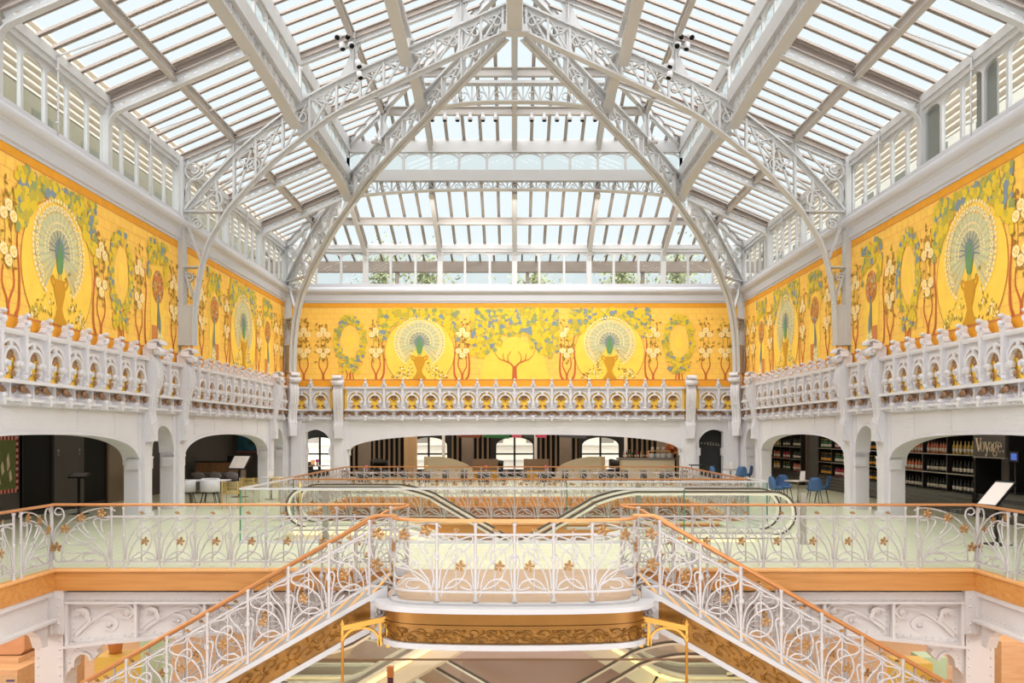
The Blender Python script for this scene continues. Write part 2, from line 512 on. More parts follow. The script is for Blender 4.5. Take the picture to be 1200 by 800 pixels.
# hip beams
for sx in (-1, 1):
    d = V((1, -sx / HK, 0)).normalized()
    b = MB(); b.sweep([(sx * 10, YB, zg(10) - .12), (sx * 6.43, YT + HK * 6.43, zg(6.44) - .12)], IB(.18, .3), d)
    tag(b.build('hip_beam', PAINTB), 'short hip beam climbing from the far corner on the %s to the lattice girder' % SIDE_NAME[sx], 'beam')
    b = MB(); b.sweep([(sx * 6.43, YT + HK * 6.43, zg(6.43) - .12), (0, YT, zg(0) - .12)], IB(.18, .3), d)
    tag(b.build('hip_beam', PAINTB), 'long hip beam under the upper glass climbing to the ridge on the %s' % SIDE_NAME[sx], 'beam')
# ridge girder
b = MB(); rt = thing('ridge_girder', 'deep steel girder under the roof ridge, running overhead into the truss apex', 'beam')
b.sweep([(0, Y0, 11.97), (0, YT, 11.97)], [(-.22, -.03), (.22, -.03), (.22, .03), (-.22, .03)], (1, 0, 0)); b.build('bottom_flange', PAINTB, rt)
b = MB(); b.box(-.03, .03, Y0, YT, 12.0, 13.6); b.box(-.14, .14, Y0, YT, 13.45, 13.55); b.build('web_plate', PAINTB, rt)

# rafters --------------------------------------------------------------
def rafter(mp, xs, side, label, lower=True, end=None):
    """mp(x, z) -> world point; xs: from eaves to inner end (in x)"""
    t = thing('roof_rafter', label, 'rafter')
    xa, xb = xs
    b = MB(); b.sweep([mp(xa, zg(xa) - .12), mp(xb, zg(xb) - .12)], IB(.2, .2), side); b.build('top_beam', BARS, t)  # taupe puts the shade under the glass into the beam's colour
    c = MB()
    if lower:
        P = [mp(9.93, 7.55), mp(9.88, 7.75), mp(9.75, 7.88), mp(9.5, zg(9.5) - .5)] + [mp(x, zg(x) - .5) for x in (8.5, 7.5, xb)]
        c.sweep(P, [(-.09, -.02), (.09, -.02), (.09, .02), (-.09, .02)], side)
        # pierced web: slotted plate
        n = 13
        for k in range(n):
            x0 = 9.8 + (xb - 9.8) * k / n; x1 = 9.8 + (xb - 9.8) * (k + .6) / n
            c.sweep([mp(x0, zg(x0) - .35), mp(x1, zg(x1) - .35)], [(-.009, -.06), (.009, -.06), (.009, .06), (-.009, .06)], side)
        for dz, hh in ((-.26, .06), (-.445, .07)):
            c.sweep([mp(9.85, zg(9.85) + dz), mp(xb, zg(xb) + dz)], [(-.012, -hh), (.012, -hh), (.012, hh), (-.012, hh)], side)
    else:
        c.sweep([mp(xa, zg(xa) - .38), mp(xb, zg(xb) - .38)], [(-.09, -.015), (.09, -.015), (.09, .015), (-.09, .015)], side)
        c.sweep([mp(xa, zg(xa) - .3), mp(xb, zg(xb) - .3)], [(-.012, -.1), (.012, -.1), (.012, .1), (-.012, .1)], side)
    c.build('pierced_beam', PAINTB, t)
    return t
order = ['first', 'second', 'third', 'fourth', 'fifth', 'sixth']
for sx in (-1, 1):
    for i, y in enumerate((12.5, 17.2, 21.9, 26.6, 31.0, 35.0)):
        xe = 6.5 if y < 34.6 else (y - YT) / HK
        rafter(lambda x, z, y=y, sx=sx: (sx * x, y, z), (10, xe), (0, 1, 0), '%s eaves rafter from the camera on the %s, with pierced lower beam' % (order[i], SIDE_NAME[sx]), y != 26.6)
        if y < 34:
            xe = 0.2 if y <= YT else (y - YT) / HK
            rafter(lambda x, z, y=y, sx=sx: (sx * x, y, z), (6.4, xe), (0, 1, 0), '%s upper rafter from the camera on the %s, between lantern and ridge' % (order[i], SIDE_NAME[sx]), False)
for k in range(-2, 3):
    X = 3.25 * k; ax = abs(X)
    wh = {0: 'central', 1: 'inner', 2: 'outer'}[abs(k)] + ('' if k == 0 else ' ' + SIDE_NAME[1 if k > 0 else -1])
    rafter(lambda x, z, X=X: (X, YT + HK * x, z), (10, max(6.5, ax)), (1, 0, 0), '%s rafter of the lower glass slope at the far end of the hall' % wh)
    if abs(k) < 2:
        rafter(lambda x, z, X=X: (X, YT + HK * x, z), (6.4, max(ax, .05)), (1, 0, 0), '%s rafter of the upper glass slope at the far end of the hall' % wh, False)

# lattice girders --------------------------------------------------------
def girder(p0, p1, zt, zb_mid, zb_end, side, label, lantern=False, spans=1, top=None):
    """p0,p1: (x,y) ends; web between the arched bottom flange and zt"""
    t = thing('lattice_girder', label, 'girder')
    A = V((p0[0], p0[1], 0)); B = V((p1[0], p1[1], 0)); L = (B - A).length
    def zb(s):
        u = (s / L * spans) % 1.0
        return zb_mid - (zb_mid - zb_end) * abs(2 * u - 1) ** 3
    def P(s, z): q = A.lerp(B, s / L); return (q.x, q.y, z)
    n = max(8, int(L / .55))
    ss = [L * k / (2 * n) for k in range(2 * n + 1)]
    ss[-1] = L - 1e-4
    b = MB(); b.sweep([P(s, zb(s)) for s in ss], [(-.17, -.02), (.17, -.02), (.17, .02), (-.17, .02)], side)
    b.build('bottom_flange', PAINTB, t)
    b = MB(); b.sweep([P(0, zt), P(L, zt)], [(-.15, -.05), (.15, -.05), (.15, .05), (-.15, .05)], side); b.build('top_flange', PAINTB, t)
    b = MB(); d = (B - A).normalized()
    for k in range(n):
        s0, s1 = L * k / n, L * (k + 1) / n; sm = (s0 + s1) / 2
        b.bar(P(s0, zb(s0)), P(s0, zt), .12, .06, 0, side)
        b.bar(P(s0, zb(s0)), P(sm, zt), .05, .035, 0, side); b.bar(P(sm, zt), P(s1, zb(min(s1, L - 1e-4))), .05, .035, 0, side)
        zc = (zb(sm) + zt) / 2; h = (zt - zb(sm)); c = V(P(sm, zb(sm) + h * .33))
        sp = [c + d * (h * .26 * (1 - q / 14) * cos(q * .62)) + V((0, 0, h * .26 * (1 - q / 14) * sin(q * .62))) for q in range(12)]
        b.sweep(sp, [(-.04, -.012), (.04, -.012), (.04, .012), (-.04, .012)], side)
    b.build('scroll_lattice', PAINTB, t)
    if lantern:
        b = MB(); b.sweep([P(0, 10.03), P(L, 10.03)], [(-.14, -.16), (.14, -.16), (.14, .16), (-.14, .16)], side)
        b.sweep([P(0, 11.13), P(L, 11.13)], [(-.1, -.25), (.1, -.25), (.1, .25), (-.1, .25)], side); b.build('lantern_beam', PAINTB, t)
        m = max(3, round(L / 1.083)); w = L / m
        for k in range(m + 1):
            b = MB(); b.bar(P(L * k / m, 10.1), P(L * k / m, 10.95), .1, .1, 0, side); b.build('lantern_post', PAINTB, t)
        for k in range(m):
            b = MB()
            c = L * (k + .5) / m
            arc = [P(c + (w / 2 - .06) * cos(a), 10.68 + .18 * sin(a)) for a in [PI * q / 8 for q in range(9)]]
            b.sweep(arc, [(-.05, -.025), (.05, -.025), (.05, .025), (-.05, .025)], side)
            b.build('lantern_arch', PAINTB, t)
        g = MB(); g.add([P(0, 10.15), P(L, 10.15), P(L, 10.9), P(0, 10.9)], [(0, 1, 2, 3)]); g.build('lantern_pane', PANE, t)
    return t
for sx in (-1, 1):
    girder((sx * 6.45, 12.2), (sx * 6.45, YT - .2), 9.8, 9.32, 9.02, (1, 0, 0), 'deep lattice girder with arcaded lantern, from overhead to the truss on the %s' % SIDE_NAME[sx], True)
    girder((sx * 6.45, YT + .2), (sx * 6.45, YT + HK * 6.45), 9.8, 9.32, 9.02, (1, 0, 0), 'lattice girder with lantern beyond the truss on the %s' % SIDE_NAME[sx], True)
    girder((sx * 3.2, 12.2), (sx * 3.2, YT - .2), 11.75, 11.25, 10.86, (1, 0, 0), 'upper lattice girder overhead, halfway up the roof on the %s' % SIDE_NAME[sx])
    girder((sx * 3.2, YT + .2), (sx * 3.2, YT + HK * 3.2), 11.85, 11.3, 10.95, (1, 0, 0), 'short upper lattice girder beyond the truss on the %s' % SIDE_NAME[sx])
girder((-6.45, YT + HK * 6.45), (6.45, YT + HK * 6.45), 9.82, 9.45, 9.15, (0, 1, 0), 'long scrolled lattice girder with lantern across the far end slope', True)
girder((-3.2, YT + HK * 3.2), (3.2, YT + HK * 3.2), 12.0, 11.35, 10.95, (0, 1, 0), 'short arched scrolled girder across the end slope, close under the truss apex')

# trusses ------------------------------------------------------------------
BOT = [(0, 11.95), (.3, 11.93), (3.2, 10.58), (5.2, 9.6), (6.17, 8.92), (7.0, 8.26), (7.4, 7.9), (8.4, 6.82), (8.75, 6.3), (9.1, 5.7), (9.35, 4.9), (9.5, 4.0), (9.55, 3.2), (9.55, 2.62)]
TOP = [(0, 12.88), (3.2, 11.43), (5.24, 10.5), (6.4, 9.85), (7.0, 9.4), (7.7, 8.85), (8.35, 8.28), (9.13, 7.45), (9.6, 6.9), (9.93, 6.45)]
def interp(tab, x):
    for (a, b), (c, d) in zip(tab, tab[1:]):
        if a <= x <= c and c > a: return b + (d - b) * (x - a) / (c - a)
    return tab[-1][1]
def half_truss(b_bot, b_top, b_web, b_scr, f, side):
    """f(x,z) -> world"""
    bot = spline(BOT[1:], 3); top = spline(TOP, 3)
    b_bot.sweep([f(p.x, p.y) for p in bot], [(-.17, -.02), (.17, -.02), (.17, .02), (.02, .02), (.02, .1), (-.02, .1), (-.02, .02), (-.17, .02)], side)
    b_top.sweep([f(p.x, p.y) for p in top], [(-.15, -.025), (.15, -.025), (.15, .025), (-.15, .025)], side)
    b_top.sweep([f(p.x, p.y - .09) for p in top], [(-.03, -.08), (.03, -.08), (.03, .08), (-.03, .08)], side)
    xs = [.35, 1.0, 1.65, 2.35, 3.2, 3.9, 4.6, 5.3, 6.1, 6.9, 7.7, 8.35]
    for i, x in enumerate(xs):
        b_web.bar(f(x, interp(BOT, x)), f(x, interp(TOP, x)), .16, .07, 0, side)
        if i + 1 < len(xs):
            x2 = xs[i + 1]
            b0, t0, b1, t1 = interp(BOT, x), interp(TOP, x), interp(BOT, x2), interp(TOP, x2)
            if i % 2: p, q = (x, t0), (x2, b1)
            else: p, q = (x, b0), (x2, t1)
            xm = (x + x2) / 2; zm = (b0 + t0 + b1 + t1) / 4
            b_web.bar(f(x, t0), f(x2, b1), .1, .05, 0, side)
            b_web.bar(f(x2, t1), f(xm, zm), .1, .05, 0, side)
            # whiplash scroll on the other diagonal
            h = min(t0 - b0, 1.0)
            cx, cz = x + .3 * (x2 - x), b0 + .42 * h
            sp = [(x2 - .03, t1 - .08), (xm + .12, t1 - .12), (xm - .05, zm + .1)] + [(cx + .2 * (1 - q / 11) * cos(.9 + q * .75), cz + .2 * (1 - q / 11) * sin(.9 + q * .75)) for q in range(9)]
            b_scr.sweep([f(*p) for p in sp], [(-.06, -.018), (.06, -.018), (.06, .018), (-.06, .018)], side)
    # struts from the wall column to the curved rib
    for z in (6.6, 4.95, 3.8):
        x = next(p.x for p in bot if p.y <= z)
        b_web.bar(f(9.9, z), f(x, z), .3, .04, 0, side)
    for (xa, za), (xb, zb_) in (((9.85, 6.5), (9.3, 5.05)), ((9.85, 4.9), (9.5, 3.85)), ((8.9, 7.6), (8.75, 6.3)), ((9.85, 6.6), (9.3, 6.95))):
        b_web.bar(f(xa, za), f(xb, zb_), .12, .06, 0, side)
    for c0, r, a0 in (((8.95, 6.95), .3, 1.2), ((9.45, 6.25), .18, .5), ((9.68, 4.65), .14, .5), ((7.75, 8.0), .22, 0), ((9.55, 8.0 - .15), .36, 2.5)):
        sp = [(c0[0] + r * (1 - q / 22) * cos(a0 + q * .55), c0[1] + r * (1 - q / 22) * sin(a0 + q * .55)) for q in range(18)]
        b_scr.sweep([f(*p) for p in sp], [(-.07, -.02), (.07, -.02), (.07, .02), (-.07, .02)], side)
    # long curved spray in the eaves corner and along the haunch
    for sp in ([(9.85, 6.7), (9.75, 7.4), (9.35, 7.75), (8.95, 8.15), (8.75, 8.45), (8.85, 8.55)], [(9.8, 6.9), (9.82, 7.8), (9.6, 8.25), (9.3, 8.35)],
               [(9.75, 6.5), (9.3, 7.2), (8.6, 7.9), (8.0, 8.35), (7.3, 8.85), (7.1, 9.1)], [(9.55, 6.6), (9.0, 7.15), (8.3, 7.65), (7.6, 8.3), (7.2, 8.85)]):
        b_scr.sweep([f(p.x, p.y) for p in spline([(a, c) for a, c in sp], 4)], [(-.05, -.02), (.05, -.02), (.05, .02), (-.05, .02)], side)
def struts(t, f, side):
    """posts with flared gussets between the top chord and the roof purlins"""
    for x in (1.6, 4.8, 8.35):
        b = MB()
        z0, z1 = interp(TOP, x), zg(x) - .3
        w = .1
        poly = [(-w, z1), (-w, z0 + .55), (-w - .12, z0 + .3), (-w - .38, interp(TOP, min(x + .5, 9.9))), (.5, interp(TOP, max(x - .5, 0))), (w + .12, z0 + .35), (w, z0 + .6), (w, z1)] if x < 8 else \
               [(-w, z1), (-w, z0 + .2), (-.5, interp(TOP, x + .5)), (.3, interp(TOP, x - .3)), (w, z0 + .3), (w, z1)]
        s = V(side) * .03
        A = [V(f(x - a, z)) for a, z in poly]
        k = len(A)
        b.add([p - s for p in A] + [p + s for p in A], [tuple(range(k)), tuple(range(2 * k - 1, k - 1, -1))] + [(i, (i + 1) % k, k + (i + 1) % k, k + i) for i in range(k)])
        b.bar(f(x, z0), f(x, z1), .22, .04, 0, side)
        if x < 8:
            for q in (-1, 1):
                b.sweep([f(p.x, p.y) for p in spline([(x + q * .05, z1 - .5), (x + q * .12, z1 - .2), (x + q * .32, zg(x + q * .32) - .32), (x + q * .42, zg(x + q * .42) - .4)], 4)], [(-.04, -.015), (.04, -.015), (.04, .015), (-.04, .015)], side)
        b.build('strut', PAINTB, t)
def column_on_wall(t, f, side):
    b = MB()
    b.bar(f(9.9, 2.62), f(9.9, 8.2), .34, .16, 0, side)
    for q in range(44):
        z = 2.8 + q * .122
        for o in (-.12, .12):
            b.rivet(V(f(9.82, z)) + V(side) * o, V(f(9.0, z)) - V(f(9.9, z)), .02)
    b.build('wall_column', PAINTB, t)
    b = MB(); p0 = [(9.9, 2.62), (9.55, 2.62), (9.52, 3.3), (9.5, 3.8), (9.9, 3.8)]
    s = V(side) * .13
    A = [V(f(*p)) for p in p0]; k = len(A)
    b.add([p - s for p in A] + [p + s for p in A], [tuple(range(k)), tuple(range(2 * k - 1, k - 1, -1))] + [(i, (i + 1) % k, k + (i + 1) % k, k + i) for i in range(k)])
    b.build('foot_panel', PAINTB, t)
t = thing('roof_truss', 'great arched steel truss spanning the hall below the glass roof, feet on both side walls', 'truss')
for sx in (-1, 1):
    bb = [MB() for _ in range(3)]; bb.append(bb[2])
    half_truss(*bb, lambda x, z, sx=sx: (sx * x, YT, z), (0, 1, 0))
    for b, n in zip(bb, ('bottom_chord', 'top_chord', 'web_lattice')): b.build(n, PAINTB, t)
for sx in (-1, 1):
    f = lambda x, z, sx=sx: (sx * x, YT, z)
    struts(t, f, (0, 1, 0)); column_on_wall(t, f, (0, 1, 0))
b = MB()
b.prism([(-.45, 11.9), (.45, 11.9), (.38, 12.05), (.25, 12.15), (.25, 13.2), (-.25, 13.2), (-.25, 12.15), (-.38, 12.05)], (0, YT - .2, 0), (1, 0, 0), (0, 0, 1), (0, .4, 0))
for z in (12.3, 12.5, 12.7, 12.9):
    for x in (-.15, .15): b.rivet((x, YT - .2, z), (0, -1, 0), .025)
b.build('apex_plate', PAINTB, t)
for sx in (-1, 1):
    t = thing('hip_truss', 'diagonal half truss running from the apex to the far corner on the %s' % SIDE_NAME[sx], 'truss')
    d = V((sx * XW, YB - YT, 0)).normalized(); sd = V((d.y, -d.x, 0))
    f = lambda x, z, sx=sx: (sx * x, YT + HK * x, z)
    bb = [MB() for _ in range(3)]; bb.append(bb[2])
    half_truss(*bb, f, sd)
    for b, n in zip(bb, ('bottom_chord', 'top_chord', 'web_lattice')): b.build(n, PAINTB, t)
    struts(t, f, sd); column_on_wall(t, f, sd)

# spotlights
def spot(b, c, d, r=.09, L=.24):
    c = V(c); d = V(d).normalized()
    b.tube([c, c + d * .05, c + d * L], [r * .7, r, r], 12, 0)
    b.tube([c + d * (L + .001), c + d * (L + .006)], [r * .86, r * .86], 12, 1)
SPOT = [WHITE, BLACK]
for sx in (-1, 1):
    t = thing('spotlight_cluster', 'cluster of dark mouthed spotlights hung on the roof strut of the %s' % SIDE_NAME[sx], 'spotlight')
    for dx, dz, dd in ((-.17, .15, (-.1, -.7, -.7)), (.09, .13, (.1, -.8, -.6)), (-.1, -.1, (.2, -.3, -.9)), (.16, -.12, (.3, -.7, -.6)), (.36, -.62, (.3, -.3, -.9)), (.4, -.95, (.3, -.3, -.9))):
        b = MB(); spot(b, (sx * (5.0 - dx), YT - .28, 11.62 + dz), (dd[0] * -sx, dd[1], dd[2])); b.build('lamp_head', SPOT, t)
    b = MB(); b.box(sx * 4.78 - .05, sx * 4.78 + .05, YT - .3, YT - .02, 11.5, 11.9); b.bar((sx * 4.8, YT - .1, 11.7), (sx * 4.55, YT - .25, 10.8), .03, .03, 0); b.build('mounting_arm', PAINTB, t)
for i in range(14):
    X = (-3.45 + i * .46) if i < 7 else (.62 + (i - 7) * .46)
    y = YT + HK * 4.8 - .12
    t = thing('track_spotlight', 'small white spotlight in the long row under the end slope purlin', 'spotlight', (X, y, zg(4.8) - .36), 0, 'row of spotlights under the end purlin')
    b = MB(); b.box(-.05, .05, -.05, .05, -.02, .05); b.build('bracket', WHITE, t)
    b = MB(); spot(b, (0, 0, -.04), (0, -.25, -1), .085, .22); b.build('lamp_head', SPOT, t)
for sx in (-1, 1):
    t = thing('twin_spotlight', 'pair of white spotlights on the hip truss of the %s' % SIDE_NAME[sx], 'spotlight', (sx * 5.0, YT + HK * 5.0 - .3, 10.75), 0)
    for dx in (-.1, .1):
        b = MB(); spot(b, (dx, 0, 0), (dx, -.6, -.8)); b.build('lamp_head', [WHITE, WHITE], t)
    b = MB(); b.box(-.12, .12, .0, .25, .02, .08); b.build('bracket', WHITE, t)
# ---------------------------------------------------------------- iron piers
def pier_mesh(back=False):
    b = MB()
    b.box(-.23, .23, -.35, .16, FZ, .56)
    for s in (-1, 1):
        x0, x1 = sorted((s * .23, s * .4)); b.box(x0, x1, -.33, .06, FZ, .56)
        x0, x1 = sorted((s * .36, s * .46)); b.box(x0, x1, -.25, .09, -.95, -.62); b.box(x0, x1 if s > 0 else x1, -.2, .11, -.68, -.62)
        z = FZ + .12
        while z < .5:
            b.rivet((s * .17, .16, z), (0, 1, 0), .02)
            b.rivet((s * .32, .06, z + .06), (0, 1, 0), .018)
            b.rivet((s * .4, -.1, z), (s, 0, 0), .018); b.rivet((s * .23, .11, z), (s, 0, 0), .016)
            z += .15
    b.box(-.28, .28, -.3, .2, FZ, FZ + .1)
    return b.mesh('iron_pier', PAINT)
PIER = pier_mesh()
pw = ['at the near end', 'before the near large arch', 'after the near large arch', 'under the truss foot', 'after the second large arch', 'in the far corner']
for sx in (-1, 1):
    for i, y in enumerate(PIERS):
        o = put('iron_pier', PIER, None, (sx * (XW - .0), y, 0), wall_rz(sx)); tag(o, 'riveted grey iron pier %s on the %s' % (pw[i], SIDE_NAME[sx]), 'pier')
for X in (-9.5, -7.65, 7.65, 9.5):
    o = put('iron_pier', PIER, None, (X, YB, 0), PI)
    tag(o, 'riveted iron pier of the far end, %s on the %s' % ('between wide and round arch' if abs(X) < 8 else 'in the very corner', SIDE_NAME[1 if X > 0 else -1]), 'pier')

# ---------------------------------------------------------------- arched girders of the arcade
def arch_pts(a, spring, crown, ex, n=40):
    P = []
    for k in range(n + 1):
        t = PI * k / n
        c, s_ = cos(t), sin(t)
        P.append((a * math.copysign(abs(c) ** (2 / ex), c), spring + (crown - spring) * abs(s_) ** (2 / ex)))
    return P          # from +a to -a
def arch_girder(L, spring, crown, ex, loc, rz, label, patches=()):
    t = thing('arched_girder', label, 'arch', loc, rz)
    a = L / 2 - .4
    A = arch_pts(a, spring, crown, ex)
    b = MB()
    b.xz([(-L / 2, .56), (L / 2, .56), (L / 2, spring)] + A + [(-L / 2, spring)], -.33, .04)
    plate = b
    b = MB(); b.sweep([(x, -.13, z) for x, z in A], [(-.22, -.02), (.22, -.02), (.22, .02), (-.22, .02)], (0, 1, 0)); b.build('soffit_flange', PAINT, t)
    b = plate
    # rivets along the arch and the patch plates
    acc = 0
    for (x0, z0), (x1, z1) in zip(A, A[1:]):
        d = math.hypot(x1 - x0, z1 - z0); k = max(1, int(d / .1))
        for q in range(k):
            u = q / k
            x, z = x0 + (x1 - x0) * u, z0 + (z1 - z0) * u
            if z + .07 < .5: b.rivet((x * .992, .04, z + .065), (0, 1, 0), .017, 0, 5)
    x = -L / 2 + .2
    while x < L / 2 - .1:
        b.rivet((x, .04, .3), (0, 1, 0), .014, 0, 5); x += .22
    for px in patches:
        b.box(px - .22, px + .22, .04, .055, .1 if abs(px) < 3 else -.02, .52)
        for i in range(4):
            for j in range(4): b.rivet((px - .15 + .1 * i, .055, .17 + .1 * j), (0, 1, 0), .016, 0, 5)
    b.build('spandrel_plate', PAINT, t)
    return t
for sx in (-1, 1):
    sn = SIDE_NAME[sx]
    for y0, y1, wh in ((14.1, 24.0, 'near'), (26.4, 36.3, 'second')):
        arch_girder(y1 - y0, -.84, 0.0, 2.7, (sx * XW, (y0 + y1) / 2, 0), wall_rz(sx), '%s wide low riveted iron arch along the %s' % (wh, sn), (-3.4, -1.5, 1.5, 3.4))
    for y0, y1, wh in ((11.7, 14.1, 'nearest'), (24.0, 26.4, 'middle'), (36.3, 38.7, 'far corner')):
        arch_girder(y1 - y0, -.55, .24, 2.0, (sx * XW, (y0 + y1) / 2, 0), wall_rz(sx), '%s small round iron arch between paired piers on the %s' % (wh, sn))
arch_girder(15.3, -.84, -.02, 2.7, (0, YB, 0), PI, 'very wide low iron arch at the far end, opening onto the dark cafe', (-5.6, -2.2, 2.2, 5.6))
for s in (-1, 1):
    arch_girder(2.35, -.66, .2, 2.0, (s * 8.72, YB, 0), PI, 'small round iron arch at the far end beside the corner of the %s' % SIDE_NAME[s])

# ---------------------------------------------------------------- frieze balustrade
def frieze_meshes(w):
    h = w / 2
    p = MB()
    # top spandrel with the outer arch cut out
    ro = h - .01
    arc = [(ro * cos(a), 1.44 + .42 * sin(a)) for a in [PI * q / 14 for q in range(15)]]
    p.xz([(-h, 1.95), (h, 1.95), (h, 1.44)] + arc + [(-h, 1.44)], .15, .18)
    for k in range(14):
        pass
    p.sweep([(x * .97, .17, z - .02) for x, z in arc], [(-.045, -.03), (.05, -.03), (.05, .03), (-.045, .03)], (0, 1, 0))
    # inner horseshoe ring
    p.ring((0, 1.42), .305, .24, .16, .25, math.radians(-52), math.radians(232), 26)
    for s in (-1, 1):
        lower = [(.305 * cos(a) * s, 1.42 + .305 * sin(a)) for a in [math.radians(-52 * q / 6) for q in range(7)]]
        p.xz([(s * h, 1.06), (s * h, 1.42)] + lower + [(s * .16, 1.06)], .15, .18)
        # scroll boss
        p.lathe([(.0, .16), (.08, .17), (.08, .27), (.05, .29), (.05, .31), (.0, .32)], (s * .22, 0, 1.36), 'y', 12)
        p.ring((s * .215, 1.36), .062, .04, .28, .315, seg=10)
        p.lathe([(.0, .10), (.05, .12), (.05, .22), (.0, .24)], (s * .23, 0, 1.16), 'y', 8)
    p.xz([(-.05, 1.70), (.05, 1.70), (.07, 1.86), (-.07, 1.86)], .16, .22)
    panel = p.mesh('bay_panel', PAINT)
    g = MB()   # brown gilt leaves in the ring
    for a, L in ((-90, .2), (-135, .17), (-45, .17), (-170, .13), (-10, .13)):
        r = math.radians(a)
        g.petal((0, .17, 1.60), (cos(r), .15, sin(r)), (-sin(r), 0, cos(r)), (0, 1, 0), L, .11)
    for s in (-1, 1):
        for a in (60, 110, 20):
            r = math.radians(a); g.petal((s * .10, .18, 1.14), (cos(r) * s, .2, sin(r)), (-sin(r), 0, cos(r) * s), (0, 1, 0), .13, .09)
    ring_leaf = g.mesh('ring_leaves', BRONZEGOLD)
    c = MB()   # pilaster with finial and corbel (centred on the bay joint)
    c.box(-.045, .045, .15, .30, 1.2, 2.05)
    c.box(-.075, .075, .08, .26, 1.02, 1.22); c.ball((0, .26, 1.12), .05, 0, 8, 5)
    c.box(-.1, .1, .1, .3, 2.02, 2.12)
    c.xz([(-.12, 2.1), (.12, 2.1), (.09, 2.17), (.045, 2.2), (.06, 2.3), (.0, 2.36), (-.06, 2.3), (-.045, 2.2), (-.09, 2.17)], .14, .27)
    c.tube(spline([(0, .24, 2.12), (0, .33, 2.16), (0, .34, 2.22), (0, .27, 2.22), (0, .22, 2.3), (0, .3, 2.36), (0, .36, 2.33)], 3), .045, 6)
    c.xz([(-.075, .78), (.075, .78), (.06, .62), (.03, .56), (-.03, .56), (-.06, .62)], .1, .34)
    c.lathe([(.02, -.075), (.05, -.07), (.05, .07), (.02, .075)], (0, .31, .74), 'x', 10)
    pil = c.mesh('pilaster', PAINT)
    g = MB()   # spray of three leaves under the pilaster
    for s in (-1, 1):
        g.petal((s * .07, .14, .90), (s, .12, -.22), (.2 * s, 0, 1), (0, 1, 0), .28, .15)
        g.petal((s * .04, .15, .92), (s * .8, .15, .25), (-.2, 0, 1), (0, 1, 0), .16, .1)
    g.ball((0, .19, .90), .075, 0, 7, 5, (1, .8, 1.1))
    spray = g.mesh('leaf_spray', BRONZEGOLD)
    return panel, ring_leaf, pil, spray
FCACHE = {}
def frieze(L, n, loc, rz, label):
    w = L / n
    key = round(w, 3)
    if key not in FCACHE: FCACHE[key] = frieze_meshes(w)
    panel, rl, pil, spray = FCACHE[key]
    t = thing('frieze_balustrade', label, 'balustrade', loc, rz)
    b = MB()
    b.sweep([(-L / 2 - .1, .17, 1.99), (L / 2 + .1, .17, 1.99)], [(-.10, -.05), (.10, -.05), (.12, 0), (.12, .05), (-.10, .05)], (0, 1, 0)); b.build('top_rail', PAINT, t)
    b = MB(); b.box(-L / 2 - .1, L / 2 + .1, .05, .28, .99, 1.06)
    b.box(-L / 2 - .1, L / 2 + .1, .02, .10, .66, 1.0)
    for k in range(n): x = -L / 2 + (k + .5) * w; b.box(x - .02, x + .02, .1, .2, .68, 1.0)
    b.build('leaf_band', PAINT, t)
    b = MB(); b.box(-L / 2 - .1, L / 2 + .1, .06, .12, 1.05, 1.93); b.build('added_yellow_backing', YELLOW2, t)  # added sheet, set forward of the wall so the ring openings catch light
    b = MB(); b.box(-L / 2 - .1, L / 2 + .1, .02, .24, .64, .70); b.box(-L / 2 - .1, L / 2 + .1, .02, .16, .56, .65)
    x = -L / 2
    while x < L / 2: b.box(x, x + .04, .16, .2, .585, .64); x += .08
    b.build('dentil_moulding', PAINT, t)
    for k in range(n):
        x = -L / 2 + (k + .5) * w
        put('bay_panel', panel, t, (x, 0, 0)); put('ring_leaves', rl, t, (x, 0, 0))
    for k in range(n + 1):
        x = -L / 2 + k * w
        if k in (0, n):
            put('leaf_spray', spray, t, (x, 0, 0))
            continue
        put('pilaster', pil, t, (x, 0, 0)); put('leaf_spray', spray, t, (x, 0, 0))
    return t
for sx in (-1, 1):
    sn = SIDE_NAME[sx]
    frieze(9.9 - .56, 11, (sx * XW, (14.1 + 24.0) / 2, 0), wall_rz(sx), 'near run of bronze leafed iron balustrade on the %s, over the near wide arch' % sn)
    frieze(2.4 - .6, 2, (sx * XW, 25.2, 0), wall_rz(sx), 'two bay piece of leafy balustrade between paired consoles on the %s' % sn)
    frieze(9.9 - .56, 11, (sx * XW, (26.4 + 36.3) / 2, 0), wall_rz(sx), 'far run of bronze leafed iron balustrade on the %s, beyond the truss foot' % sn)
    frieze(1.7, 2, (sx * XW, 37.45, 0), wall_rz(sx), 'last two bays of leafy balustrade by the far corner on the %s' % sn)
    frieze(1.64, 2, (sx * 8.85, YB, 0), PI, 'two bay end piece of the far leafy balustrade beside the %s corner' % sn)
frieze(14.58, 18, (0, YB, 0), PI, 'long ornamental white balustrade across the far end with bronze leaf rings')
b = MB()

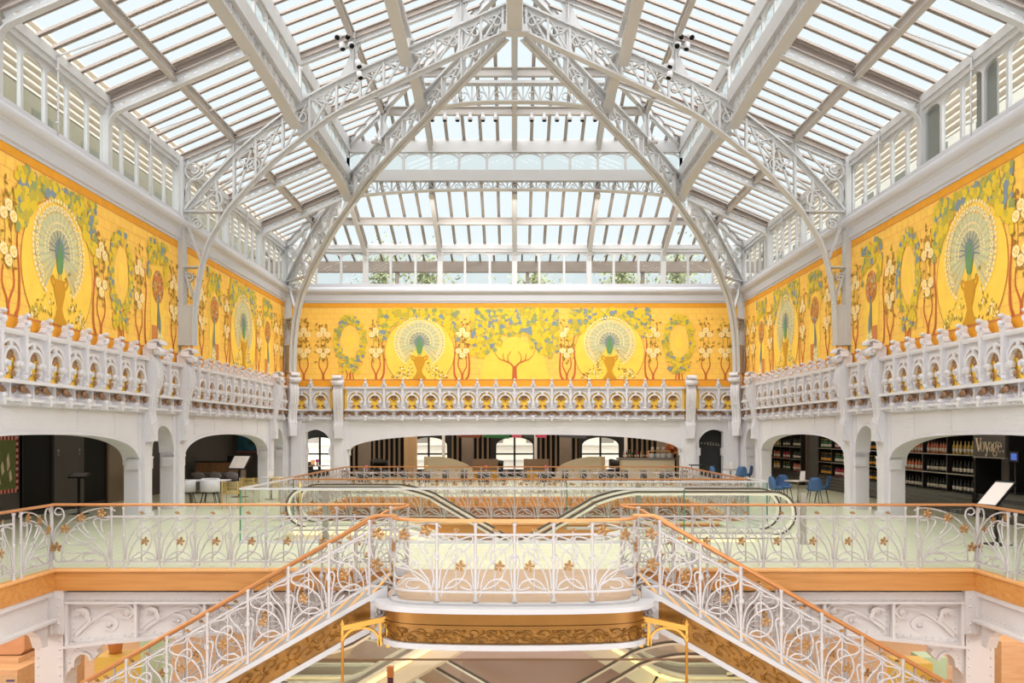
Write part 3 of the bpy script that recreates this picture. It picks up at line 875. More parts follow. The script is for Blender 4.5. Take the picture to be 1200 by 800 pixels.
# ---------------------------------------------------------------- scroll consoles
def console_meshes():
    front = spline([(.20, -.22), (.27, .05), (.30, .33), (.26, .5), (.29, .8), (.38, 1.15), (.46, 1.5), (.45, 1.8), (.37, 2.02), (.33, 2.14), (.40, 2.22), (.50, 2.2)], 4)
    prof = [(p.x, p.y) for p in front]
    b = MB()
    poly = prof + [(.48, 2.3), (.30, 2.36), (.06, 2.3), (.06, -.22)]
    b.prism(poly, (-.2, 0, 0), (0, 1, 0), (0, 0, 1), (.4, 0, 0))
    for x in (-.13, 0, .13):
        b.sweep([(x, p.x + .012, p.y) for p in front], [(-.025, -.012), (.025, -.012), (.025, .012), (-.025, .012)], (1, 0, 0))
    z = .5
    for p in front[6:-8:2]:
        for x in (-.2, .2): b.rivet((x, p.x - .06, p.y), (x, 0, 0), .02)
    l = b
    s = MB()
    s.lathe([(.06, -.25), (.115, -.24), (.115, .24), (.06, .25)], (0, .45, 2.2), 'x', 12)
    s.xz([(-.27, 2.26), (.27, 2.26), (.22, 2.4), (.12, 2.47), (-.12, 2.47), (-.22, 2.4)], .2, .42)
    s.sweep(spline([(0, .1, 2.28), (0, .22, 2.42), (0, .40, 2.5), (0, .52, 2.46), (0, .54, 2.38)], 4), [(-.2, -.03), (.2, -.03), (.2, .03), (-.2, .03)], (1, 0, 0))
    for x in (-.26, .26):
        s.tube([(x, .45 + .1 * (1 - q / 12) * cos(q * .7), 2.2 + .1 * (1 - q / 12) * sin(q * .7)) for q in range(11)], .018, 5)
    cap = s.mesh('scroll_cap', PAINT)
    for dx, L_ in ((0, .32), (-.09, .24), (.09, .24)):
        l.petal((dx * .6, .36, 1.28), (dx, .0, -1), (1, 0, 0), (0, 1, 0), L_, .16, 0, .4)
    l.xz([(-.17, -.2), (.17, -.2), (.15, -.02), (.2, .25), (0, .33), (-.2, .25), (-.15, -.02)], .2, .33)
    return l.mesh('console_body', PAINT), cap
CB, CC = console_meshes()
def console(loc, rz, label):
    t = thing('scroll_console', label, 'bracket', loc, rz)
    put('console_body', CB, t); put('scroll_cap', CC, t)
cw = ['', 'at the near end of the balustrade', 'before the paired piers', 'below the truss foot', 'after the second wide arch']
for sx in (-1, 1):
    for i, y in enumerate(PIERS[:5]):
        if i == 0: continue
        console((sx * (XW - .02), y, 0), wall_rz(sx), 'white S-shaped scroll console %s on the %s' % (cw[i], SIDE_NAME[sx]))
    console((sx * 7.65, YB - .02, 0), PI, 'white fluted scroll console on the far wall nearer the %s' % SIDE_NAME[sx])
    d = V((-sx * XW, -(YB - YT), 0)); a = math.atan2(d.y, d.x) - PI / 2
    console((sx * 9.72, YB - .34, .12), a, 'white corner console carrying the foot of the hip truss on the %s' % SIDE_NAME[sx])
# ---------------------------------------------------------------- gallery floors
YG = 14.5          # front edge of the cross gallery
b = MB()
T = .33
for x0, x1, y0, y1 in ((-15, 15, YG, 18.2), (-15, -5.0, 18.2, 21.9), (5.0, 15, 18.2, 21.9), (-15, 15, 21.9, 22.5), (-15, -5.8, 22.5, 31), (5.8, 15, 22.5, 31), (-15, 15, 31, 47), (-15, -7.5, 7, YG), (7.5, 15, 7, YG)):
    b.box(x0, x1, y0, y1, FZ - T, FZ, 0)
o = struct(b.build('floor', TILE))
def oak(p, q, label, w=.06):
    t = thing('oak_fascia', label, 'fascia')
    p = V(p); q = V(q); sd = (q - p).normalized().cross(V((0, 0, 1)))
    b = MB(); b.sweep([p + V((0, 0, FZ - .19)), q + V((0, 0, FZ - .19))], [(-w / 2, -.15), (w / 2, -.15), (w / 2, .15), (-w / 2, .15)], sd)
    b.build('board', OAK, t)
    b = MB(); b.sweep([p + V((0, 0, FZ - .01)), q + V((0, 0, FZ - .01))], [(-w * .9, -.03), (w * .9, -.03), (w * 1.0, 0), (w * .9, .025), (-w * .9, .025), (-w, 0)], sd)
    b.build('nosing', OAKLIGHT, t)
for s in (-1, 1):
    oak((s * 7.5, YG - .03, 0), (s * 1.72, YG - .03, 0), 'long orange oak board edging the cross gallery, %s of the stair landing' % SIDE_NAME[s])
    oak((s * 7.47, 8, 0), (s * 7.47, YG - .03, 0), 'oak board edging the side gallery nearest the camera on the %s' % SIDE_NAME[s])
    oak((s * 5.78, 22.5, 0), (s * 5.78, 31, 0), 'oak edge board along the side of the far floor opening, %s' % SIDE_NAME[s])
oak((-5.8, 31 - .03, 0), (5.8, 31 - .03, 0), 'oak edge board across the far side of the railed floor opening')
oak((-5.0, 21.9 - .03, 0), (5.0, 21.9 - .03, 0), 'oak edge board behind the upper escalators')

# ---------------------------------------------------------------- wrought iron railings
PITCH = .575
C1 = [(-.06, .065), (-.078, .095), (-.09, .235), (-.153, .39), (-.24, .51), (-.34, .61), (-.465, .70), (-.535, .79), (-.51, .84), (-.41, .815), (-.33, .79), (-.29, .83)]
C2 = [(-.03, .165), (-.05, .36), (-.1, .51), (-.205, .67), (-.265, .8), (-.22, .83), (-.12, .815), (-.04, .79), (0, .84)]
C3 = [(-.545, .165), (-.525, .36), (-.502, .48), (-.499, .55), (-.535, .6), (-.575, .6), (-.612, .565), (-.592, .53), (-.57, .555)]
C4 = [(-.1, .155), (-.257, .2), (-.38, .3), (-.44, .44), (-.448, .565), (-.405, .65), (-.326, .68), (-.25, .65), (-.22, .58), (-.24, .51), (-.275, .486)]
C5 = [(-.526, .155), (-.48, .235), (-.396, .28), (-.29, .29), (-.19, .243), (-.11, .15)]
C6 = [(-.517, .155), (-.43, .165), (-.35, .19)]
def mapped(b, mp):
    b.xf = (lambda p: mp(p)) if mp else None
    return b
def panel_mesh(pitch, mir, slope=0, lod=0, mp=None):
    k = pitch / PITCH; sg = -1 if mir else 1
    n = 4 if lod == 0 else 2; seg = 5 if lod == 0 else 4; r = .0125 if lod == 0 else .014
    g = lambda x, z: (sg * x * k, 0, z + slope * x * k)
    b = mapped(MB(), mp)
    for c in (C1, C2, C3, C4, C5, C6):
        b.tube([g(p.x, p.y) for p in spline(c, n)], r, seg)
    b.tube([g(-.287, .13), g(-.287, .5), g(-.287, .9)], .010, seg)
    scroll = b.mesh('scroll_panel', RAILW)
    l = mapped(MB(), mp)
    c = V(g(-.356, .46)); c.y -= .02
    for a, L in ((10, .075), (80, .085), (150, .07), (215, .085), (290, .08)):
        a = math.radians(a)
        l.petal(c, (cos(a), -.12, sin(a)), (-sin(a), 0, cos(a)), (0, -1, 0), L, .05)
    leaf = l.mesh('gilt_leaf', GILT)
    l = mapped(MB(), mp)
    c = V(g(-.287, .90)); c.y -= .0
    for a in (75, 130, 20):
        a = math.radians(a); l.petal(c, (cos(a), -.1, sin(a)), (-sin(a), 0, cos(a)), (0, -1, 0), .055, .035)
    return scroll, (leaf, l.mesh('gilt_bud', GILT))
def post_mesh(lod=0):
    b = MB(); s = 8 if lod == 0 else 5
    b.lathe([(.04, 0), (.036, .02), (.022, .05), (.02, .08), (.02, .97), (.03, .99), (.03, 1.02)], (0, 0, 0), 'z', s)
    if lod == 0:
        b.lathe([(.02, .5), (.027, .52), (.027, .55), (.02, .57)], (0, 0, 0), 'z', s)
    return b.mesh('post', RAILW)
POST0, POST1 = post_mesh(0), post_mesh(1)
PANELS = {}
def leaves(ms, parent):
    for me in ms: put(me.name.split('.')[0], me, parent)
HR = [(-.03, -.018), (.03, -.018), (.038, .004), (.02, .022), (-.02, .022), (-.038, .004)]
def run_parts(t, x0, n, pitch, mir=False, slope=0, lod=0, glass_on=True, posts=(True, True)):
    """n panels from x0 towards -x (or +x when mirrored), in the thing's frame"""
    key = (pitch, mir, slope, lod)
    if key not in PANELS: PANELS[key] = panel_mesh(pitch, mir, slope, lod)
    sc, lf = PANELS[key]; sg = -1 if mir else 1
    for k in range(n):
        x = x0 - sg * k * pitch; z = -slope * k * pitch
        o = put('scroll_panel', sc, t, (x, 0, z)); leaves(lf, o)
    for k in range(n + 1):
        if (k == 0 and not posts[0]) or (k == n and not posts[1]): continue
        put('post', POST0 if lod == 0 else POST1, t, (x0 - sg * k * pitch, 0, -slope * k * pitch))
    xe = x0 - sg * n * pitch; ze = -slope * n * pitch
    for z, nm in ((.86, 'upper_bar'), (.125, 'lower_bar')):
        b = MB(); b.bar((x0, 0, z), (xe, 0, z + ze), .028, .028 if not slope else .02); b.build(nm, RAILW, t)
    if glass_on:
        b = MB(); b.add([(x0, .06, .03), (xe, .06, .03 + ze), (xe, .06, .98 + ze), (x0, .06, .98)], [(0, 1, 2, 3)]); b.build('glass_panel', RAILGLASS, t)
    return xe, ze
def handrail(t, pts, n=4):
    b = MB(); b.sweep(spline(pts, n) if n else pts, HR, (0, 1, 0) if abs(pts[-1][0] - pts[0][0]) > abs(pts[-1][1] - pts[0][1]) else (1, 0, 0)); return b.build('handrail', COPPER, t)
FAN = [[(-.05, .945), (-.03, .97), (.13, 1.0), (.436, .93), (.684, .775), (.857, .6), (.933, .47), (.965, .3), (.97, .16)],
       [(0, .84), (.05, .84), (.3, .85), (.53, .745), (.7, .565), (.79, .354), (.81, .143)],
       [(.07, .06), (.08, .125), (.05, .335), (.15, .526), (.27, .717), (.283, .8), (.2, .83), (.1, .8), (.03, .82)],
       [(.09, .12), (.13, .277), (.34, .49), (.51, .64), (.55, .717), (.5, .76), (.4, .77)],
       [(.1, .13), (.17, .277), (.38, .39), (.7, .42), (.73, .526), (.68, .6), (.58, .66)],
       [(.1, .15), (.13, .22), (.245, .268), (.436, .277), (.59, .18), (.72, .143), (.78, .2)],
       [(.245, .268), (.42, .25), (.455, .17), (.34, .15), (.26, .18)],
       [(.12, .2), (.33, .33), (.38, .42), (.36, .5), (.30, .51), (.27, .475), (.3, .445), (.33, .47)],
       [(.02, .165), (.05, .36), (.074, .48), (.08, .55), (.04, .6), (0, .6), (-.037, .565), (-.017, .53), (0, .55)],
       [(.15, .9), (.17, .7), (.13, .6)], [(.48, .83), (.46, .7), (.36, .57)], [(.74, .65), (.6, .5), (.4, .42)], [(.86, .36), (.7, .27), (.5, .28)]]
FANLEAF = [(.15, .91), (.48, .84), (.74, .66), (.866, .363)]
def fan_meshes(mir, mp=None, wscale=1.0, spots=FANLEAF):
    sg = (-1 if mir else 1) * wscale
    b = mapped(MB(), mp)
    for c in FAN: b.tube([(sg * p.x, 0, p.y) for p in spline(c, 4)], .013, 5)
    fan = b.mesh('fan_scrolls', RAILW)
    out = []
    for x, z in spots:
        l = MB(); l.xf = mp
        for a, L in ((0, .09), (75, .1), (140, .085), (205, .09), (290, .085)):
            a = math.radians(a + 20 * x)
            l.petal((sg * x, -.025, z), (cos(a), -.12, sin(a)), (-sin(a), 0, cos(a)), (0, -1, 0), L, .06)
        out.append(l.mesh('gilt_leaf', GILT))
    return fan, out
for s in (-1, 1):
    mir = s < 0
    fan, leaf = fan_meshes(mir)
    # front run
    t = thing('gallery_railing', 'white iron railing with gilt leaves on the cross gallery edge, %s of landing' % SIDE_NAME[s], 'railing', (0, YG - .04, FZ))
    o = put('fan_scrolls', fan, t, (s * 6.53, 0, 0)); leaves(leaf, o)
    put('post', POST0, t, (s * 6.53, 0, 0))
    xe, _ = run_parts(t, s * 6.33, 8, PITCH, mir)
    for z, nm in ((.86, 'upper_bar'), (.125, 'lower_bar')):
        b = MB(); b.bar((s * 6.33, 0, z), (s * (6.6 if z > .5 else 7.4), 0, z), .028, .028); b.build(nm, RAILW, t)
    b = MB(); b.add([(s * 6.33, .06, .03), (s * 7.4, .06, .03), (s * 7.4, .06, .98), (s * 6.33, .06, .98)], [(0, 1, 2, 3)]); b.build('glass_panel', RAILGLASS, t)
    handrail(t, [(s * 7.5, 0, 1.05), (s * 5, 0, 1.05), (s * 3, 0, 1.05), (s * 2.1, 0, 1.05), (s * 1.85, 0, 1.05), (s * 1.76, -.02, 1.05), (s * 1.73, -.07, 1.045), (s * 1.77, -.12, 1.03)], 4)
    # corner post with loops
    c = MB(); c.lathe([(.06, 0), (.05, .03), (.03, .08), (.03, .5), (.026, 1.02)], (s * 7.5, 0, 0), 'z', 8)
    loop = [(.9, .12), (.95, .4), (.914, .64), (.8, .8), (.77, .88), (.8, .975), (.88, .995), (.92, .93), (.87, .885), (.81, .9)]
    c.tube([(s * (6.53 + p.x), 0, p.y) for p in spline(loop, 4)], .015, 5)
    c.tube([(s * 7.5, -(p.x - .0) * 1 + .97 - .0 - .0, p.y) for p in spline([(1.06, .12), (1.02, .4), (1.05, .64), (1.14, .8), (1.17, .88), (1.14, .975), (1.06, .995), (1.02, .93)], 4)], .015, 5)
    c.build('corner_post', RAILW, t)
    # side run toward the camera
    t = thing('gallery_railing', 'white iron railing returning toward the camera along the side gallery of the %s' % SIDE_NAME[s], 'railing', (s * 7.46, YG - .04, FZ), PI / 2)
    fan2, leaf2 = fan_meshes(False)
    o = put('fan_scrolls', fan2, t, (-.97, 0, 0)); leaves(leaf2, o); put('post', POST0, t, (-.97, 0, 0))
    run_parts(t, -1.17, 7, PITCH, False)
    b = MB(); b.bar((-1.17, 0, .125), (-.05, 0, .125), .028, .028); b.build('lower_bar', RAILW, t)
    b = MB(); b.add([(-1.17, .06 * -s, .03), (-.05, .06 * -s, .03), (-.05, .06 * -s, .98), (-1.17, .06 * -s, .98)], [(0, 1, 2, 3)]); b.build('glass_panel', RAILGLASS, t)
    handrail(t, [(0, 0, 1.05), (-1.17 - 7 * PITCH, 0, 1.05)], 0)

# railings around the far floor opening
def far_rail(label, loc, rz, L, n):
    t = thing('gallery_railing', label, 'railing', loc, rz)
    p = L / n
    run_parts(t, L / 2, n, round(p, 4), False, 0, 1, False)
    b = MB(); b.sweep([(L / 2, 0, 1.05), (-L / 2, 0, 1.05)], [(-.035, -.02), (.035, -.02), (.035, .02), (-.035, .02)]); b.build('handrail', COPPER, t)
far_rail('white iron railing along the near side of the far floor opening, behind the escalators', (0, 22.5, FZ), 0, 11.8, 20)
far_rail('white iron railing along the cafe side of the far floor opening', (0, 31.0, FZ), 0, 11.6, 20)
for s in (-1, 1):
    far_rail('white iron railing running away along the far floor opening on the %s' % SIDE_NAME[s], (s * 5.85, 26.75, FZ), PI / 2, 8.5, 15)

# ---------------------------------------------------------------- stair landing
PLAN = [(0, 11.40), (.5, 11.415), (.9, 11.45), (1.2, 11.50), (1.38, 11.56), (1.50, 11.64), (1.57, 11.75), (1.6, 11.88), (1.6, 12.02)]
half = spline([(x, y, 0) for x, y in PLAN], 6)
PATH = [V((-p.x, p.y, 0)) for p in reversed(half)] + [p.copy() for p in half[1:]]
SL = [0.0]
for a, c in zip(PATH, PATH[1:]): SL.append(SL[-1] + (c - a).length)
SH = SL[-1] / 2
def bow(p, off=0.0):
    """x = arc length from the middle, y = offset inward"""
    s = min(max(p[0] + SH, 0), SL[-1] - 1e-6)
    i = max(k for k in range(len(SL)) if SL[k] <= s); i = min(i, len(PATH) - 2)
    u = (s - SL[i]) / (SL[i + 1] - SL[i])
    q = PATH[i].lerp(PATH[i + 1], u); d = (PATH[i + 1] - PATH[i]).normalized()
    nrm = V((-d.y, d.x, 0))
    return q + nrm * p[1] + V((0, 0, p[2]))
bowf = lambda p: bow(p) + V((0, 0, FZ))
land = thing('stair_landing', 'bowed stair landing with parquet floor and bronze embossed fascia in the middle of the hall', 'landing')
outer = [bow((SL[k] - SH, -.16, 0)) for k in range(len(PATH))]
b = MB(); poly = [(p.x, p.y) for p in outer] + [(1.72, YG), (-1.72, YG)]
b.prism(poly, (0, 0, FZ - .06), (1, 0, 0), (0, 1, 0), (0, 0, .062)); b.build('parquet', PARQ, land)
lip = [(.0, -.11), (-.06, -.10), (-.075, -.05), (-.06, 0), (.3, .0), (.3, -.11)]
b = MB(); b.sweep([V((p.x, p.y, FZ + .012)) for p in outer], [(-b_, a_) for a_, b_ in [(-.10, -.05), (-.10, .05), (-.06, .08), (0.005, .06), (.005, -.2), (-.1, -.2)]], (0, 0, 1))
b = MB()
def band(z0, z1, off, m_, nm, th=.06):
    k = MB()
    ins = [bow((s - SH, off, 0)) for s in SL]; out_ = [bow((s - SH, off - th, 0)) for s in SL]
    n = len(SL); vs = []
    for a, c in zip(ins, out_): vs += [(c.x, c.y, z0), (c.x, c.y, z1), (a.x, a.y, z1), (a.x, a.y, z0)]
    fs = []
    for i in range(n - 1):
        for q in range(4): fs.append((i * 4 + q, i * 4 + (q + 1) % 4, (i + 1) * 4 + (q + 1) % 4, (i + 1) * 4 + q))
    fs += [(0, 1, 2, 3), tuple((n - 1) * 4 + q for q in (3, 2, 1, 0))]
    k.add(vs, fs); return k.build(nm, m_, land)
band(FZ - .06, FZ + .005, -.06, LIPW, 'white_lip', .2)
band(FZ - .03, FZ + .035, .05, LIPW, 'white_kerb', .1)
band(FZ - .28, FZ - .06, -.07, BRASSBAND, 'brass_band', .06)
band(FZ - .245, FZ - .23, -.12, BRASSBAND, 'brass_bead', .03)
emb = band(FZ - .47, FZ - .28, -.05, EMBOSS, 'embossed_frieze', .06)
band(FZ - .54, FZ - .47, -.06, LIPW, 'white_base', .1)
k = MB()     # relief scrolls on the embossed frieze
k.tube([bow((x * .02, -.115, FZ - .375 + .05 * sin(x * .02 * 14))) for x in range(-88, 89)], .013, 5)
rv = random.Random(4)
x = -1.75
q = 1
while x < 1.75:
    k.tube([bow((x + .07 * cos(a) * (1 - a / 8), -.118, FZ - .375 - q * .045 + .045 * sin(a) * (1 - a / 8))) for a in [j * .6 for j in range(9)]], .009, 4)
    for j in range(3):
        a = rv.uniform(0, 6.28); c = bow((x + rv.uniform(-.06, .06), -.112, FZ - .375 + q * .04))
        k.petal(c, (cos(a), 0, sin(a)), (-sin(a), 0, cos(a)), (0, -1, 0), .085, .05, 0, .35)
    q = -q; x += .112
k.build('relief_scroll', EMBOSS, emb)
b = MB(); b.prism([(p.x, p.y) for p in [bow((SL[j] - SH, -.02, 0)) for j in range(len(PATH))]] + [(1.6, YG), (-1.6, YG)], (0, 0, FZ - .54), (1, 0, 0), (0, 1, 0), (0, 0, .03)); b.build('soffit', LIPW, land)
for s in (-1, 1):
    b = MB(); x0, x1 = sorted((s * 1.66, s * 1.93)); b.box(x0, x1, 11.95, 12.1, FZ - .55, FZ - .02)
    b.box(x0 + .02, x1 - .02, 11.93, 11.95, FZ - .32, FZ - .05)
    cx = (x0 + x1) / 2
    for a in range(8):
        a = a * PI / 4; b.ball((cx + .055 * cos(a), 11.93, FZ - .18 + .055 * sin(a)), .032, 0, 6, 4)
    b.ball((cx, 11.92, FZ - .18), .035, 0, 6, 4)
    for sx_ in (-.07, .07):
        for sz_ in (-.09, .09): b.ball((cx + sx_, 11.93, FZ - .18 + sz_), .02, 0, 6, 4)
    b.build('rosette_block', LIPW, land)

t = thing('landing_railing', 'bowed white whiplash iron railing with gilt leaves around the stair landing', 'railing')
pz = lambda sg: None
for k_, (x0, mir) in enumerate(((1.0, False), (.5, False), (-.5, True), (-1.0, True))):
    sc, lf = panel_mesh(.5, mir, 0, 0, lambda p, x0=x0: bow((p[0] + x0, p[1], p[2])) + V((0, 0, FZ + .05)))
    o = put('scroll_panel', sc, t); leaves(lf, o)
for s in (-1, 1):
    fan, leaf = fan_meshes(s < 0, lambda p, s=s: bow((s * 1.0 + p[0], p[1], p[2])) + V((0, 0, FZ + .05)), .92)
    o = put('fan_scrolls', fan, t); leaves(leaf, o)
for x in (-1.88, -1.0, -.5, 0, .5, 1.0, 1.88):
    p = bow((x, 0, 0)); put('post', POST0, t, (p.x, p.y, FZ + .05))
for z, nm in ((.91, 'upper_bar'), (.175, 'lower_bar')):
    b = MB(); b.sweep([p + V((0, 0, FZ + z)) for p in PATH], [(-.014, -.014), (.014, -.014), (.014, .014), (-.014, .014)], (0, 0, 1)); b.build(nm, RAILW, t)
b = MB(); b.sweep([p + V((0, 0, FZ + 1.09)) for p in PATH], [(-.018, -.032), (-.018, .032), (.004, .038), (.02, .02), (.02, -.02), (.004, -.038)], (0, 0, 1)); b.build('handrail', COPPER, t)

# ---------------------------------------------------------------- stair flights
SLP, RISE = .57, .17
GOING = RISE / SLP
NS = 17
for s in (-1, 1):
    sn = SIDE_NAME[s]
    st = thing('stair_flight', 'straight stair flight with bronze embossed stringer descending toward the %s' % sn, 'staircase', (s * 1.95, 0, FZ))
    L = NS * GOING + .3
    g = lambda x, z: (s * x, z - SLP * x)          # x measured down the flight
    for yy, nm in ((11.95, 'near'), (14.05, 'far')):
        b = MB(); b.prism([g(-.25, -.14 * 0 + .03), g(0, .03), g(L, .03), g(L, -.04), g(0, -.04), g(-.25, -.14 - .04)][:6], (0, yy - .03, 0), (1, 0, 0), (0, 0, 1), (0, .1, 0)); b.build('stringer_cap', LIPW, st)
        b = MB(); b.prism([g(-.02, -.04), g(L, -.04), g(L, -.37), g(.33, -.37), (s * -.02, -.37)], (0, yy, 0), (1, 0, 0), (0, 0, 1), (0, .06, 0)); o = b.build('embossed_stringer', EMBOSS, st)
        if yy < 12:
            r = MB()
            x = .35
            q = 1
            while x < L - .2:
                c = g(x, -.2)
                pts = [g(x + .1 * cos(a) * (1 - a / 8), -.2 + q * .05 + .07 * sin(a) * (1 - a / 9)) for a in [j * .55 for j in range(10)]]
                r.tube([(p[0], yy - .004, p[1]) for p in pts], .013, 4)
                for j in range(3):
                    a = rv.uniform(0, 6.28); c = g(x + rv.uniform(-.09, .09), -.2 - q * .06)
                    r.petal((c[0], yy - .002, c[1]), (cos(a), 0, sin(a)), (-sin(a), 0, cos(a)), (0, -1, 0), .11, .06, 0, .35)
                q = -q; x += .16
            r.build('relief_scroll', EMBOSS, o)
        b = MB(); b.prism([(s * -.02, -.37), g(.33, -.37), g(L, -.37), g(L, -.45), g(.33, -.45), (s * -.02, -.46)], (0, yy - .03, 0), (1, 0, 0), (0, 0, 1), (0, .12, 0)); b.build('stringer_base', LIPW, st)
    for i in range(NS):
        b = MB(); xa, xb = sorted((s * i * GOING, s * (i + 1) * GOING + s * .03)); z = -RISE * (i + 1)
        b.box(xa, xb, 12.0, 14.05, z - .035, z, 0)
        xr = s * i * GOING; x0, x1 = sorted((xr, xr + s * .02)); b.box(x0, x1, 12.0, 14.05, z, z + RISE - .035, 1)
        b.box(x0 - .012, x1 + .012, 12.0, 14.05, z + RISE - .03, z + RISE + .003, 2)
        b.build('step', [mat('marble_tread', (150, 147, 144), .35) if i == 0 and s < 0 else bpy.data.materials['marble_tread'], bpy.data.materials['marble_tread'], OAKLIGHT], st)
    b = MB(); b.prism([g(0, -.40), g(L, -.40), g(L, -.44), g(0, -.44)], (0, 12.0, 0), (1, 0, 0), (0, 0, 1), (0, 2.05, 0)); b.build('soffit', LIPW, st)
    for yy, nm in ((12.0, 'near'), (14.08, 'far')):
        t = thing('stair_railing', 'sloping white iron railing on the %s edge of the stairs toward the %s' % ('camera' if yy < 13 else 'gallery', sn), 'railing', (s * 1.95, yy, FZ + .03))
        mir = s > 0
        run_parts(t, 0, 10, .545, mir, SLP, 0, False)
        if yy < 13:
            handrail(t, [(-s * .36, 0, 1.07), (-s * .2, 0, 1.07), (-s * .05, 0, 1.06), (s * .12, 0, 1.04 - .12 * SLP), (s * .3, 0, 1.03 - .3 * SLP), (s * .5, 0, 1.03 - .5 * SLP)] + [(s * k, 0, 1.03 - k * SLP) for k in (1, 2, 3, 4, 5, 5.6)], 4)
            w = MB()
            for c in ([(-.33, .12), (-.2, .3), (-.05, .5), (0, .75)], [(-.33, .14), (-.1, .25), (.0, .4)], [(-.33, .9), (-.15, .88), (0, .8)], [(-.33, .5), (-.22, .62), (-.12, .6), (-.12, .5), (-.2, .48)]):
                w.tube([(s * p.x, 0, p.y) for p in spline(c, 4)], .013, 5)
            w.bar((-s * .34, 0, .1), (0, 0, .125), .028, .028); w.build('return_scrolls', RAILW, t)
            for x, z in ((-.12, .83), (-.1, .42)):
                l = MB()
                for a in (0, 75, 140, 205, 290):
                    a = math.radians(a); l.petal((s * x, -.03, z), (cos(a), -.12, sin(a)), (-sin(a), 0, cos(a)), (0, -1, 0), .1, .06)
                l.build('gilt_leaf', GILT, t)
        else:
            handrail(t, [(-s * .2, .28, 1.0), (-s * .12, .18, .99), (s * .02, .05, .97), (s * .2, .0, .99 - .2 * SLP)] + [(s * k, 0, .99 - k * SLP) for k in (.5, 1, 2, 3, 4, 5, 5.6)], 4)

# gilded brackets with slender drop rods beside the landing
for s in (-1, 1):
    t = thing('gilded_bracket', 'gilded openwork bracket with a thin drop rod under the landing corner, %s' % SIDE_NAME[s], 'bracket', (s * 1.66, 11.72, FZ - .22))
    g = lambda x, z: (s * x, 0, z)
    b = MB()
    b.bar(g(0, 0), g(.6, -.13), .06, .065); b.bar(g(0, .02), g(0, -.38), .05, .05); b.bar(g(.1, -.02), g(.1, -.36), .04, .04)
    b.sweep([g(p.x, p.y) for p in spline([(.12, -.36), (.14, -.22), (.24, -.14), (.38, -.13), (.5, -.17), (.6, -.28)], 4)], [(-.02, -.015), (.02, -.015), (.02, .015), (-.02, .015)])
    b.build('arm', GOLD, t)
    b = MB()
    for c, r in (((.07, -.1), .05), ((.07, -.25), .045), ((.2, -.1), .05), ((.32, -.1), .035), ((.45, -.13), .035)):
        b.tube([g(c[0] + r * (1 - q / 16) * cos(q * .6), c[1] + r * (1 - q / 16) * sin(q * .6)) for q in range(13)], .014, 4)
    b.build('filigree', GOLD, t)
    b = MB(); b.lathe([(.018, -1.3), (.018, -.32), (.03, -.3), (.03, -.27), (.022, -.25), (.022, -.1), (.034, -.08), (.0, -.02)], (s * .6, 0, 0), 'z', 8); b.build('drop_rod', GOLD, t)

